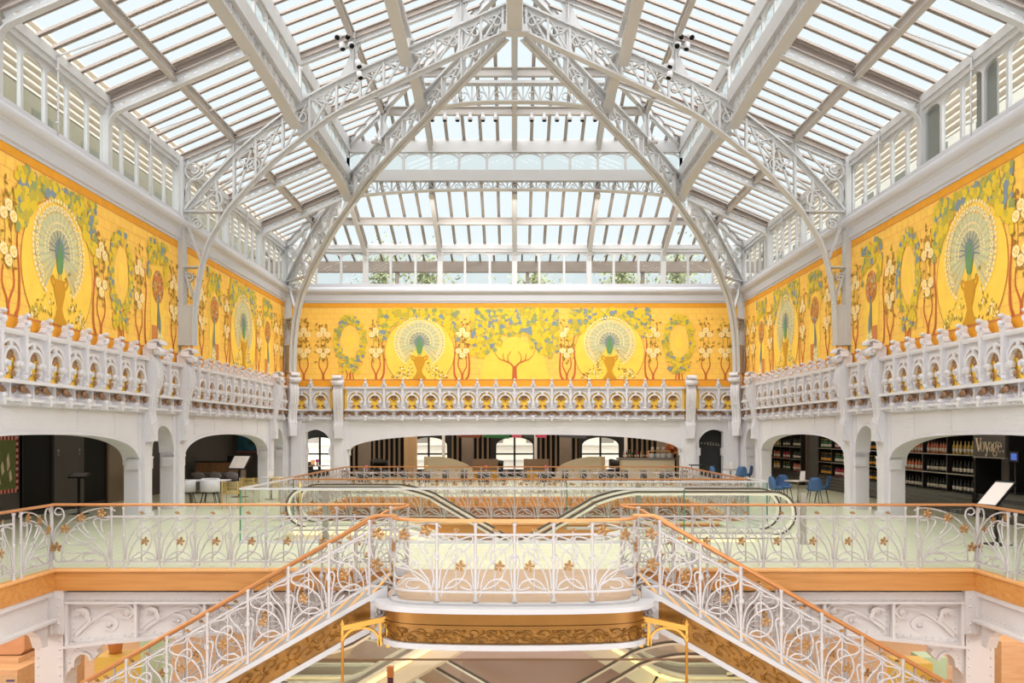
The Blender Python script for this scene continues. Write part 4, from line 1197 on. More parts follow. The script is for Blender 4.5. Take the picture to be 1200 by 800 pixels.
# ---------------------------------------------------------------- girder and columns below the gallery edge
SC = [[(.97, .04), (.8, .35), (.62, .6), (.42, .82), (.22, .94), (.08, .92), (.02, .78), (.07, .65), (.16, .66), (.175, .74)],
      [(.7, .45), (.74, .62), (.76, .78), (.83, .84), (.9, .76), (.88, .68)],
      [(.66, .42), (.5, .58), (.36, .55), (.28, .4), (.32, .24), (.42, .2), (.48, .3), (.44, .38)]]
for s in (-1, 1):
    t = thing('gallery_girder', 'riveted iron girder with scroll panels under the oak edge, %s' % SIDE_NAME[s], 'girder', (s * 7.3, YG + .02, 0))
    pw_, n = 1.12, 6
    zt, zbe, zbm = FZ - .36, -3.46, -3.1
    zb = lambda x: zbe + (zbm - zbe) * (1 - (1 - min(x / 6.5, 1)) ** 2)
    b = MB()
    P = [(-s * x, zb(x)) for x in [.25 * k for k in range(28)]]
    b.xz([(0, zt), (-s * 6.75, zt)] + P[::-1], .06, .12)
    b.box(min(0, -s * 6.75), max(0, -s * 6.75), -.06, .1, zt - .2, zt - .17); b.box(min(0, -s * 6.75), max(0, -s * 6.75), .03, .1, zt - .17, zt)
    wpl = b
    b = MB(); b.sweep([(x, 0, z) for x, z in P], [(-.1, -.02), (.1, -.02), (.1, .02), (-.1, .02)]); b.build('bottom_flange', PAINTF, t)
    b = wpl
    for k in range(n + 1):
        x = k * pw_; b.box(min(-s * x, -s * (x + .05)), max(-s * x, -s * (x + .05)), -.04, .06, zb(x), zt - .2)
        for q in range(6):
            z = zb(x) + .08 + q * .1
            if z < zt - .25: b.rivet((-s * (x + .1), .06, z), (0, -1, 0), .02); b.rivet((-s * (x - .06), .06, z), (0, -1, 0), .016)
    x = .1
    while x < 6.7:
        b.rivet((-s * x, .06, zb(x) + .08), (0, -1, 0), .02); b.rivet((-s * x, .03, zt - .14), (0, -1, 0), .014); x += .12
    b.build('web_plate', PAINTF, t)
    for k in range(n):
        x0 = k * pw_ + .1
        b = MB()
        for i, c in enumerate(SC):
            pts = []
            for p in spline(c, 4):
                # drawn for the wine bar side: u runs outward
                u = 1 - p.x; x = x0 + u * (pw_ - .14); z0 = zb(x0 + .5) + .1; z1 = zt - .22
                pts.append((-s * x, .06, z0 + p.y * (z1 - z0)))
            if i == 0:
                for o in (-.034, .034):
                    off = []
                    for j, p in enumerate(pts):
                        d = (V(pts[min(j + 1, len(pts) - 1)]) - V(pts[max(j - 1, 0)])).normalized(); off.append(V(p) + V((-d.z, 0, d.x)) * o)
                    b.sweep(off, [(-.05, -.012), (.02, -.012), (.02, .012), (-.05, .012)])
            dd = .03 if i == 0 else (.06 if i == 1 else .02)
            b.sweep(pts, [(-dd, -.03), (.02, -.03), (.02, .03), (-dd, .03)])
        for c, r in (((.1, .75), .075), ((.83, .73), .06), ((.39, .33), .03)):
            x = x0 + (1 - c[0]) * (pw_ - .14); z0 = zb(x0 + .5) + .1; z1 = zt - .22
            b.lathe([(0, -.065), (r * .5, -.06), (r * .9, -.04), (r, 0)], (-s * x, .06, z0 + c[1] * (z1 - z0)), 'y', 10)
        b.build('scroll_relief', PAINTF, t)
    # column
    t = thing('iron_column', 'riveted iron column below the gallery corner on the %s' % SIDE_NAME[s], 'column', (s * 7.56, YG + .22, 0))
    b = MB(); b.box(-.23, .23, -.23, .23, LZ, FZ - .33); b.box(-.3, .3, -.3, .3, LZ, LZ + .3); sh = b
    b = MB(); b.box(-.26, .26, -.27, .1, -3.25, FZ - .2); b.box(-s * -.02 - .1, -s * -.02 + .1, -.33, -.2, -3.25, FZ - .12)
    z = -3.15
    hp = b; z = LZ + .4
    while z < -2.6:
        for x in (-.18, .18):
            (sh if z < -3.3 else hp).rivet((x, -.23 if z < -3.3 else -.27, z), (0, -1, 0), .024)
        sh.rivet((-s * .23, -.15, z), (-s, 0, 0), .02); sh.rivet((-s * .23, .15, z), (-s, 0, 0), .02)
        z += .14
    sh.build('shaft', PAINTF, t); hp.build('head_plate', PAINTF, t)
    # corbel bracket under the girder beside the column
    b = MB()
    cp = [(0, 0), (.62, 0), (.6, -.05), (.52, -.1), (.56, -.16), (.5, -.22), (.44, -.26), (.38, -.2), (.36, -.14), (.28, -.13), (.2, -.17), (.14, -.26), (.13, -.36), (.1, -.42), (.04, -.48), (0, -.6)]
    b.prism([(-s * (.23 + x), -3.42 + z) for x, z in cp], (0, -.18, 0), (1, 0, 0), (0, 0, 1), (0, .16, 0))
    b.sweep([(-s * (.23 + p.x), -.1, -3.42 + p.y) for p in spline([(.14, -.38), (.17, -.24), (.27, -.15), (.38, -.17), (.44, -.27)], 4)], [(-.11, -.02), (.11, -.02), (.11, .02), (-.11, .02)])
    for q in range(7):
        a = q * .25; b.rivet((-s * (.23 + .08 + .3 * (1 - cos(a))), -.18, -3.75 + .27 * sin(a) + .02), (0, -1, 0), .018)
    b.build('corbel', PAINTF, t)
    # side gallery girder running to the camera
    t = thing('gallery_girder', 'iron girder under the side gallery edge nearest the camera on the %s' % SIDE_NAME[s], 'girder', (s * 7.56, 0, 0))
    wb = MB(); wb.box(-.03, .03, 7.5, YG, -3.0, FZ - .33)
    b = MB(); b.box(-.16, .16, 7.5, YG, -3.04, -3.0); b.box(-.1, .1, 7.5, YG, FZ - .42, FZ - .34); b.build('bottom_flange', PAINTF, t)
    b = wb; y = 7.6
    while y < YG - .1:
        b.rivet((-s * .03, y, -2.92), (-s, 0, 0), .018); b.rivet((-s * .03, y + .06, -2.62), (-s, 0, 0), .018); y += .13
    b.build('web_plate', PAINTF, t)
    b = MB(); b.prism([(YG - .2, -3.04), (YG - .75, -3.04), (YG - .6, -3.1), (YG - .45, -3.2), (YG - .35, -3.4), (YG - .2, -3.4)], (-.08, 0, 0), (0, 1, 0), (0, 0, 1), (.16, 0, 0)); b.build('haunch', PAINTF, t)
# ---------------------------------------------------------------- painted murals
MM = [YELLOW, ORANGE1, YELLOW2, MGRID, MRED, MBROWN, MOLIVE, MYEL, MBLUE, MGREEN, MCREAM, MPALE, MGREY, MPEA, MPEAB, MGOLD, MRUST]
(iY, iO, iY2, iG, iR, iBr, iOl, iYe, iBl, iGr, iCr, iPa, iGy, iPe, iPb, iGo, iRu) = range(17)
class Mural:
    def __init__(s, half, seed):
        s.b = MB(); s.h = half; s.r = random.Random(seed); s.n = 0
    def y(s, layer):
        s.n = (s.n + 1) % 1000
        return .012 + .0045 * layer + .000004 * s.n
    def poly(s, pts, layer, m):
        y = s.y(layer)
        s.b.add([(x, y, z) for x, z in pts], [tuple(range(len(pts)))], m)
    def rect(s, x0, x1, z0, z1, layer, m): s.poly([(x0, z0), (x1, z0), (x1, z1), (x0, z1)], layer, m)
    def disk(s, x, z, rx, rz, layer, m, n=14, zmin=None):
        P = [(x + rx * cos(2 * PI * k / n), z + rz * sin(2 * PI * k / n)) for k in range(n)]
        if zmin is not None: P = [(a, max(c, zmin)) for a, c in P]
        s.poly(P, layer, m)
    def stroke(s, pts, w, layer, m, taper=1.0):
        P = [V((p[0], p[1])) for p in pts]
        y = s.y(layer); vs = []
        for i, p in enumerate(P):
            t = P[min(i + 1, len(P) - 1)] - P[max(i - 1, 0)]
            if t.length < 1e-9: t = V((1, 0))
            t.normalize(); ww = w * (1 + (taper - 1) * i / max(1, len(P) - 1)) / 2
            vs += [(p.x - t.y * ww, y, p.y + t.x * ww), (p.x + t.y * ww, y, p.y - t.x * ww)]
        s.b.add(vs, [(2 * i, 2 * i + 1, 2 * i + 3, 2 * i + 2) for i in range(len(P) - 1)], m)
    def leaf(s, x, z, r, layer, m):
        k = 5; a0 = s.r.random() * 6
        s.poly([(x + r * s.r.uniform(.75, 1.1) * cos(a0 + 2 * PI * q / k), z + r * s.r.uniform(.75, 1.1) * sin(a0 + 2 * PI * q / k)) for q in range(k)], layer, m)
    def sprig(s, x, z, a, L, m, layer=4):
        """almond leaf"""
        c, d = cos(a), sin(a); w = L * .22
        s.poly([(x, z), (x + c * L * .5 - d * w, z + d * L * .5 + c * w), (x + c * L, z + d * L), (x + c * L * .5 + d * w, z + d * L * .5 - c * w)], layer, m)
    def ground(s):
        h = s.h
        s.rect(-h, h, .6, 5.72, 0, iY)
        s.rect(-h, h, 5.52, 5.72, 1, iO); s.rect(-h, h, 2.0, 2.33, 1, iO)
        s.rect(-h, h, 2.325, 2.375, 2, iRu); s.rect(-h, h, 5.50, 5.52, 2, iRu)
        z = 2.6; row = 0
        while z < 5.45:
            s.rect(-h, h, z - .008, z + .008, 1, iG)
            x = -h + (.17 if row % 2 else 0)
            while x < h:
                s.rect(x - .008, x + .008, z, min(z + .24, 5.48), 1, iG); x += .34
            z += .24; row += 1
    def leafcolour(s):
        q = s.r.random()
        return iYe if q < .42 else iOl if q < .72 else iBl if q < .87 else iGr
    def canopy(s, x0, x1, zlow, zhigh, dens=46):
        A = (x1 - x0) * (zhigh - 3.2)
        n = int(A * dens * 1.9)
        for _ in range(n):
            x = s.r.uniform(x0, x1); z = s.r.uniform(2.6, zhigh)
            if z > zlow(x) + s.r.uniform(-.12, .1): s.leaf(x, z, s.r.uniform(.085, .135), 4 if s.r.random() < .5 else 5, s.leafcolour())
    def flowertree(s, x, w=.34, h=1.0):
        for q in (-1, 1):
            s.stroke([(p.x, p.y) for p in spline([(x + q * .02, 2.36), (x + q * .03, 2.62), (x + q * w * .6, 2.95), (x + q * w * .55, 3.3)], 4)], .07, 3, iR, .5)
            s.stroke([(x + q * w * .5, 3.2), (x + q * w * .3, 4.0), (x + q * w * .6, 4.75)], .02, 3, iBr)
        for _ in range(46):
            zz = s.r.uniform(3.15, 4.95); a = s.r.uniform(0, 6.28)
            s.sprig(x + s.r.uniform(-w, w), zz, a, .17, iBr if s.r.random() < .75 else iOl, 4)
        for z in (3.62, 4.32):
            for dx, dz in ((-.17, 0), (.17, 0), (0, .19 if z > 4 else -.2)):
                s.disk(x + dx, z + dz, .14, .125, 5, iCr, 9)
                for q in range(3): s.disk(x + dx + .05 * cos(q * 2.1), z + dz + .05 * sin(q * 2.1), .035, .03, 6, iY, 6)
    def trunk(s, x, q, h=2.1):
        s.stroke([(p.x, p.y) for p in spline([(x + q * .12, 2.36), (x, 2.6), (x - q * .02, 3.2), (x + q * .06, 3.9), (x - q * .05, 2.36 + h)], 4)], .1, 3, iR, .35)
    def disc(s, cx, R=1.52, cz=3.55, can=True, cw=1.75):
        s.disk(cx, cz, R, R, 2, iY2, 48, 2.38)
        s.stroke([(cx + R * cos(a), cz + R * sin(a)) for a in [-.85 + (PI + 1.7) * k / 40 for k in range(41)]], .025, 3, iRu)
        if can:
            s.canopy(cx - cw, cx + cw, lambda x: max(cz + math.sqrt(max((R + .02) ** 2 - (x - cx) ** 2, 0)), 4.62 - max(0, abs(x - cx) - 1.0) * .75), 5.42, 90)
        # fan of plumes
        fz = 3.98
        s.poly([(cx, fz)] + [(cx + .82 * cos(a), fz + .82 * sin(a)) for a in [math.radians(-25 + 230 * k / 30) for k in range(31)]], 3, iPa)
        s.poly([(cx, fz)] + [(cx + .56 * cos(a), fz + .56 * sin(a)) for a in [math.radians(-10 + 200 * k / 24) for k in range(25)]], 3, iGy)
        N = 44
        for k in range(N):
            a = math.radians(-54 + 288 * k / (N - 1))
            c, d = cos(a), sin(a)
            ext = 1.06 if (a < .6 or a > PI - .6) else .98
            s.stroke([(cx + .3 * c, fz + .3 * d), (cx + ext * c, fz + ext * d)], .055, 3, iPa if k % 2 else iGy, 1.3)
        for R_, n, r, ang in ((1.09, 46, .045, (-56, 292)), (.93, 28, .07, (-40, 260)), (.62, 26, .032, (-10, 200)), (.48, 20, .03, (-5, 190))):
            for k in range(n):
                a = math.radians(ang[0] + ang[1] * k / (n - 1))
                s.disk(cx + R_ * cos(a), fz + R_ * sin(a), r, r * 1.1, 5, iCr, 7)
                if r > .05: s.disk(cx + R_ * cos(a), fz + R_ * sin(a), r * .45, r * .5, 6, iGy, 6)
        s.disk(cx, fz + .02, .40, .40, 4, iGy, 20, fz - .2)
        for k in range(22):
            a = math.radians(-15 + 210 * k / 21); s.stroke([(cx + .2 * cos(a), fz + .2 * sin(a)), (cx + .46 * cos(a), fz + .46 * sin(a))], .03, 5, iPb if k % 2 else iGy)
        s.disk(cx, fz + .0, .2, .28, 6, iPb, 14)
        s.poly([(cx - .05, fz + .22), (cx + .05, fz + .22), (cx + .07, fz + .05), (cx + .15, fz - .2), (cx + .1, fz - .45), (cx, fz - .5), (cx - .1, fz - .45), (cx - .15, fz - .2), (cx - .07, fz + .05)], 7, iPe)
        s.disk(cx, fz + .24, .055, .07, 7, iPb, 8)
        for q in (-1, 1): s.stroke([(cx + q * .05, fz - .45), (cx + q * .06, fz - .62)], .02, 7, iPe)
        s.vase(cx, 3.36)
        for q in (-1, 1):
            for _ in range(46):
                u = s.r.random(); x = cx + q * (.3 + .85 * u); z = 2.42 + s.r.random() * (.75 * (1 - u) ** 1.0 + .12) * (1.6 if u < .15 else 1)
                s.sprig(x, z, s.r.uniform(0, 6.28), .13, iOl if s.r.random() < .6 else iBr, 4)
                if s.r.random() < .3: s.disk(x, z, .04, .04, 5, iCr, 6)
    def vase(s, cx, top):
        k = (top - 2.38)
        prof = [(.30, 0), (.28, .08), (.17, .2), (.10, .36), (.14, .5), (.22, .68), (.24, .82), (.2, .93), (.24, 1.0)]
        s.poly([(cx + a, 2.38 + z * k) for a, z in prof] + [(cx - a, 2.38 + z * k) for a, z in reversed(prof)], 6, iGo)
        for q in (-1, 1): s.stroke([(cx + q * .2, 2.38 + .8 * k), (cx + q * .32, 2.38 + .9 * k), (cx + q * .36, 2.38 + 1.0 * k), (cx + q * .3, 2.38 + 1.05 * k), (cx + q * .22, 2.38 + .98 * k)], .06, 6, iGo)
    def wreath(s, cx):
        s.disk(cx, 4.0, .42, .72, 2, iY, 24); s.disk(cx, 4.02, .2, .33, 3, iY2, 18)
        for _ in range(230):
            a = s.r.uniform(0, 6.28); r = s.r.uniform(.76, 1.12)
            s.leaf(cx + .62 * r * cos(a), 4.05 + 1.02 * r * sin(a), s.r.uniform(.065, .11), 4 if s.r.random() < .5 else 5, s.leafcolour())
        for q in (-1, 1):
            s.stroke([(p.x, p.y) for p in spline([(cx + q * .55, 3.12), (cx + q * .3, 3.2), (cx, 3.05), (cx + q * .35, 2.92), (cx + q * .5, 3.02)], 4)], .03, 4, iR)
            s.stroke([(p.x, p.y) for p in spline([(cx + q * .16, 2.36), (cx + q * .12, 2.6), (cx + q * .2, 2.8)], 4)], .05, 3, iR)
        s.stroke([(cx, 2.36), (cx, 2.75)], .09, 3, iR)
        for _ in range(36): s.leaf(cx + s.r.uniform(-.45, .45), s.r.uniform(2.65, 3.0), s.r.uniform(.06, .1), 5, s.leafcolour())
    def bird(s, cx, q=1):
        s.poly([(cx - .5, 2.38), (cx + .5, 2.38), (cx + .5, 4.2)] + [(cx + .5 * cos(a), 4.2 + .5 * sin(a)) for a in [PI * k / 10 for k in range(1, 10)]] + [(cx - .5, 4.2)], 2, iY2)
        s.canopy(cx - .7, cx + .7, lambda x: 4.75 if abs(x - cx) < .45 else 4.3, 5.35, 50)
        s.stroke([(cx - .04 * q, 2.9), (cx, 3.8)], .05, 3, iBr)
        s.disk(cx, 4.1, .40, .46, 4, iRu, 20)
        for _ in range(60):
            a = s.r.uniform(0, 6.28); r = math.sqrt(s.r.random()); s.leaf(cx + .37 * r * cos(a), 4.1 + .43 * r * sin(a), .045, 5, [iOl, iBr, iR, iGy][s.r.randrange(4)])
        s.rect(min(cx - q * .42, cx - q * .05), max(cx - q * .42, cx - q * .05), 2.38, 3.0, 3, iRu)
        s.poly([(cx + q * (a), z) for a, z in ((-.02, 3.75), (.05, 3.8), (.07, 3.5), (.17, 3.2), (.2, 2.95), (.12, 2.8), (0, 2.95), (-.01, 3.3))], 5, iPb)
        s.disk(cx + q * .02, 3.8, .06, .08, 6, iPb, 8)
        s.poly([(cx + q * a, z) for a, z in ((.02, 2.95), (.2, 2.9), (.3, 2.6), (.33, 2.38), (-.14, 2.38), (-.08, 2.6))], 4, iPa)
        for _ in range(26): s.disk(cx + q * s.r.uniform(-.1, .3), s.r.uniform(2.4, 2.8), .035, .04, 6, iCr, 6)
    def centretree(s, cx):
        s.poly([(cx - 1.55, 2.38), (cx + 1.55, 2.38), (cx + 1.2, 3.6), (cx, 4.3), (cx - 1.2, 3.6)], 2, iY2)
        s.canopy(cx - 1.9, cx + 1.9, lambda x: 3.35 + .55 * max(0, 1 - abs(abs(x - cx) - 1.5) / .9) * -1 + (1.05 if abs(x - cx) < .6 else .55), 5.44, 84)
        s.stroke([(cx, 2.38), (cx, 2.95)], .22, 5, iR, .8)
        for q in (-1, 1):
            s.stroke([(p.x, p.y) for p in spline([(cx + q * .04, 2.9), (cx + q * .2, 3.08), (cx + q * .45, 3.2), (cx + q * .5, 3.5)], 4)], .08, 5, iR, .3)
            s.stroke([(p.x, p.y) for p in spline([(cx + q * .25, 3.1), (cx + q * .3, 3.35), (cx + q * .15, 3.6)], 4)], .05, 5, iR, .4)
            s.stroke([(p.x, p.y) for p in spline([(cx + q * .3, 3.14), (cx + q * .7, 3.3), (cx + q * .95, 3.75)], 4)], .05, 4, iR, .3)
    def finish(s, loc, rz, label):
        o = s.b.build('mural_panel', MM, None, loc, rz)
        return tag(o, label, 'mural')
m = Mural(9.98, 3)
m.ground()
m.centretree(0)
for q in (-1, 1):
    m.disc(q * 4.15)
    for x in (q * 2.28, q * 6.05, q * 8.35, q * 9.2): m.flowertree(x, .3)
    m.wreath(q * 7.18)
    m.trunk(q * 2.62, -q); m.trunk(q * 5.72, q); m.trunk(q * 2.0, q, 1.5)
m.finish((0, YB - .005, 0), PI, 'long yellow mural across the far end, central tree between two fan tailed birds')
for sx in (-1, 1):
    m = Mural(6.95, 5); m.ground(); m.disc(0, cw=1.7)
    for q in (-1, 1):
        m.flowertree(q * 1.98, .34); m.flowertree(q * 4.15, .34); m.flowertree(q * 6.55, .3)
        m.wreath(q * 3.08); m.bird(q * 5.4, q); m.trunk(q * 1.6, q); m.trunk(q * 4.55, q)
    m.finish((sx * (XW - .005), 19.55, 0), wall_rz(sx), 'near yellow mural with large fan tailed bird, on the %s wall' % SIDE_NAME[sx])
    m = Mural(6.15, 6); m.ground(); m.disc(0, cw=1.55)
    for q in (-1, 1):
        m.flowertree(q * 1.95, .3); m.bird(q * 3.2, q); m.flowertree(q * 4.4, .3); m.flowertree(q * 5.3, .3); m.trunk(q * 1.6, q); m.trunk(q * 5.7, q)
    m.finish((sx * (XW - .005), 32.85, 0), wall_rz(sx), 'far yellow mural beyond the truss foot on the %s wall' % SIDE_NAME[sx])
# ---------------------------------------------------------------- rooms behind the arcades
b = MB(); b.box(-13.3, -13.0, 7, 41.2, FZ, .6); b.box(-13.3, -10.9, 41.2, 41.4, FZ, .6); struct(b.build('wall_lobby', CHAR))
b = MB(); b.box(13.0, 13.3, 7, 46.6, FZ, .6); struct(b.build('wall_bar', DARK))
b = MB()
for x0, x1, y0, y1 in ((-13.3, -10.33, 7, 47), (10.33, 13.3, 7, 47), (-10.4, 10.4, 39.33, 47)): b.box(x0, x1, y0, y1, .57, .63)
struct(b.build('ceiling_gallery', DARK))
# cafe wall with arched windows
WX = [-10.1, -4.45, 0.0, 4.45]
b = MB(); edges = []
x = -13.3
yw = 46.2
for cx in WX:
    b.box(x, cx - 1.02, yw, yw + .3, FZ, .6)
    arc = [(cx + 1.02 * cos(a), -.62 + .5 * sin(a)) for a in [PI * k / 14 for k in range(15)]]
    b.xz([(cx - 1.02, .6), (cx + 1.02, .6)] + arc, yw, yw + .3); b.box(cx - 1.02, cx + 1.02, yw, yw + .3, FZ, -1.85)
    x = cx + 1.02
b.box(x, 13.3, yw, yw + .3, FZ, .6)
struct(b.build('wall_cafe', DARK))
for cx in WX:
    b = MB()
    b.bar((cx, yw + .1, -1.85), (cx, yw + .1, -.12), .08, .1); b.bar((cx - 1.02, yw + .1, -1.05), (cx + 1.02, yw + .1, -1.05), .08, .08, 0, (0, 1, 0))
    b.sweep([(cx + .99 * cos(a), yw + .1, -.62 + .47 * sin(a)) for a in [PI * k / 14 for k in range(15)]], [(-.05, -.04), (.05, -.04), (.05, .04), (-.05, .04)])
    for q in (-1, 1): b.bar((cx + q * .99, yw + .1, -1.85), (cx + q * .99, yw + .1, -.6), .1, .08)
    o = struct(b.build('window_%d' % wn[0], BLKMET)); wn[0] += 1
    g = MB(); g.add([(cx - 1, yw + .12, -1.85), (cx + 1, yw + .12, -1.85), (cx + 1, yw + .12, -.12), (cx - 1, yw + .12, -.12)], [(0, 1, 2, 3)]); g.build('pane', PANE, o)
# slatted wall panels
sp = ['beside the corner window', 'between the first and middle windows', 'between the middle and last windows', 'behind the cafe counter']
for i, (x0, x1) in enumerate(((-8.9, -5.75), (-3.3, -1.25), (1.25, 3.3), (5.7, 9.0))):
    t = thing('slatted_panel', 'dark wall panel of upright walnut slats %s' % sp[i], 'panel')
    b = MB(); b.box(x0, x1, yw - .1, yw - .02, FZ, .55); b.build('backing', BLACK, t)
    b = MB(); x = x0 + .05
    while x < x1: b.box(x, x + .1, yw - .2, yw - .1, FZ, .55); x += .26
    b.build('slat', SLATW, t)
for i, (x, wd) in enumerate(((-7.2, .5), (-2.25, .55), (2.45, .55), (7.1, .4))):
    t = thing('cafe_column', 'riveted taupe column in the cafe, %s' % ['before the corner slats', 'beside the middle window near the curved banquette', 'on the counter side of the middle window', 'behind the cafe counter'][i], 'column', (x, 43.0, 0))
    b = MB(); b.box(-wd / 2, wd / 2, -.2, .2, FZ, .56); b.build('shaft', mat('column_taupe', (118, 106, 98), .5) if i == 0 else bpy.data.materials['column_taupe'], t)
    b = MB(); z = FZ + .2
    while z < .5:
        for q in (-.38, .38): b.rivet((q * wd, -.2, z), (0, -1, 0), .025)
        z += .16
    b.build('rivet', bpy.data.materials['column_taupe'], t)
# pale curtain and white reveal posts
t = thing('cafe_curtain', 'sheer beige curtain hanging beside the first cafe window', 'curtain', (-5.2, 44.6, 0))
b = MB(); n = 40
vs = []
for k in range(n + 1):
    x = -.33 + .66 * k / n; y = .05 * sin(k * 1.3)
    vs += [(x, y, FZ + .05), (x, y, .5)]
b.add(vs, [(2 * k, 2 * k + 2, 2 * k + 3, 2 * k + 1) for k in range(n)], 0, True); b.build('cloth', mat('curtain_beige', (196, 168, 136), .8), t)
b = MB(); b.lathe([(.02, -.4), (.02, .4)], (0, 0, .52), 'x', 8); b.build('rod', BLKMET, t)
for i, x in enumerate((-3.55, 1.05, 5.55)):
    t = thing('white_post', 'slim white upright post in the cafe beside the %s window' % ['first', 'middle', 'last'][i], 'post', (x, 44.6, 0))
    b = MB(); b.box(-.07, .07, -.07, .07, FZ, .56); b.build('shaft', WHITE, t)
    b = MB(); b.box(-.12, .12, -.12, .12, FZ, FZ + .06); b.build('foot', WHITE, t)

# ---- dark lobby fittings on the left side wall (x = -13)
def lobby_panel(y0, y1, m, label, d=.06, z0=FZ, z1=.55, name='wall_panel'):
    t = thing(name, label, 'panel', (-13.0, (y0 + y1) / 2, 0), -PI / 2)
    h = (y1 - y0) / 2
    b = MB(); b.box(-h, h, 0, d, z0, z1); b.build('board', m, t)
    c = MB(); c.box(-h, h, d, d + .01, FZ, FZ + .12); c.box(h - .03, h, d, d + .012, FZ, z1); c.build('edging', BLKMET, t)
    return t
lobby_panel(23.45, 24.95, BLACK, 'glossy black panel next to the checked border tapestry in the dark lobby')
t = lobby_panel(24.97, 26.75, CHAR, 'charcoal wall panel behind the slim tablet stand in the dark lobby', .1)
for x in (-.6, .62):
    b = MB(); b.box(x - .05, x + .05, .1, .105, -.52, -.44); b.box(x - .03, x + .03, .1, .105, -.62, -.56); b.build('small_marking', mat('marking_grey', (150, 148, 144), .6) if x < 0 else bpy.data.materials['marking_grey'], t)
lobby_panel(26.77, 28.35, BLACK, 'glossy black panel between charcoal panel and bronze door in the dark lobby')
t = thing('bronze_lift_door', 'brushed bronze sliding door at the end of the dark lobby', 'door', (-13.0, 29.4, 0), -PI / 2)
b = MB(); b.box(-1.1, 1.0, 0, .06, FZ, .4); b.build('door_leaf', BRONZE, t)
b = MB()
for x0, x1 in ((-1.2, -1.1), (1.0, 1.1)): b.box(x0, x1, 0, .12, FZ, .5)
b.box(-1.2, 1.1, 0, .12, .4, .5); b.build('surround', SLATW, t)
# tapestry: an abstract green field with a checked red and pink border
t = thing('wall_tapestry', 'green wall hanging with red and pink checked border on the dark lobby wall', 'tapestry', (-12.97, 22.2, 0), -PI / 2)
h0, z0, z1 = 1.05, -1.52, -.06
b = MB(); b.box(-h0, h0, 0, .03, z0, z1); b.build('green_field', mat('tapestry_green', (104, 112, 62), .9, noise=(6, .12)), t)
b = MB(); n = 26
per = []
for k in range(n):
    x0 = -h0 + 2 * h0 * k / n; per += [(x0, x0 + 2 * h0 / n, z0, z0 + .1, k % 2), (x0, x0 + 2 * h0 / n, z1 - .1, z1, k % 2)]
n = 18
for k in range(n):
    a = z0 + (z1 - z0) * k / n; c = z0 + (z1 - z0) * (k + 1) / n
    per += [(-h0, -h0 + .09, a, c, k % 2), (h0 - .09, h0, a, c, k % 2)]
for x0, x1, a, c, q in per: b.box(x0, x1, .03, .042 + .001 * q, a, c, q)
b.build('checked_border', [mat('tapestry_red', (124, 34, 40), .9), mat('tapestry_pink', (226, 150, 136), .9)], t)
b = MB(); b.xz([(.2 + .3 * cos(a), -.62 + .22 * sin(a)) for a in [2 * PI * k / 20 for k in range(20)]], .03, .045, 0)
b.xz([(.2 + .23 * cos(a), -.62 + .16 * sin(a)) for a in [2 * PI * k / 20 for k in range(20)]], .045, .05, 1)
for x, z, q in ((-.35, -.9, .4), (-.6, -.75, .5), (-.7, -1.1, .35), (.4, -1.15, .4), (-.2, -1.2, .3), (.6, -.4, .3)):
    b.xz([(x, z + q * .5), (x + .07, z + .1), (x + .03, z - q * .4), (x - .06, z - .05)], .03, .046, 1)
b.build('pale_shapes', [bpy.data.materials['tapestry_red'], mat('tapestry_cream', (226, 206, 176), .9)], t)
# tablet stands
def stand(name, label, loc, rz, w, d, h, face, tilt=.6, wide=.07):
    t = thing(name, label, 'stand', loc, rz)
    b = MB(); b.box(-wide / 2, wide / 2, -.03, .03, 0, h - .05); b.box(-.22, .22, -.18, .18, 0, .02); b.build('pole', BLKMET, t)
    b = MB(); c, s_ = cos(tilt), sin(tilt)
    def P(x, v, o): return (x, v * c - o * s_, h + v * s_ + o * c)
    for m_, o0, o1, ww, dd in ((0, -.02, .02, w, d),):
        vs = [P(x, v, o) for o in (o0, o1) for x, v in ((-ww / 2, -dd / 2), (ww / 2, -dd / 2), (ww / 2, dd / 2), (-ww / 2, dd / 2))]
        b.add(vs, [(3, 2, 1, 0), (4, 5, 6, 7), (0, 1, 5, 4), (1, 2, 6, 5), (2, 3, 7, 6), (3, 0, 4, 7)])
    b.build('tray', BLKMET, t)
    b = MB(); ww, dd = w * .88, d * .86
    vs = [P(x, v, .024) for x, v in ((-ww / 2, -dd / 2), (ww / 2, -dd / 2), (ww / 2, dd / 2), (-ww / 2, dd / 2))]
    b.add(vs, [(0, 1, 2, 3)])
    for k in range(2 if w > .5 else 0):
        for j in range(5):
            x0 = -ww * .42 + k * ww * .46; v0 = dd * (.36 - .16 * j)
            vs = [P(x, v, .0255) for x, v in ((x0, v0), (x0 + ww * .34, v0), (x0 + ww * .34, v0 - .008), (x0, v0 - .008))]
            b.add(vs, [(0, 1, 2, 3)], 1)
    b.build('sheet', [face, bpy.data.materials['marking_grey']], t)
    return t
PAPER = mat('menu_paper', (224, 212, 204), .7)
SCREENG = mat('tablet_grey', (140, 138, 136), .4)
stand('tablet_stand', 'slim black tablet stand in the dark lobby before the charcoal panel', (-11.9, 24.4, FZ), 0, .5, .32, 1.06, SCREENG, .35)
stand('menu_stand', 'black framed menu stand with pale sheet beside the white cafe tables', (-9.55, 31.0, FZ), -.35, .72, .6, 1.2, PAPER, .9)
stand('menu_stand', 'black framed menu stand tilted toward the wine bar under the near wide arch', (9.55, 17.7, FZ), -PI / 2 + .3, .5, .72, 1.0, PAPER, .75)

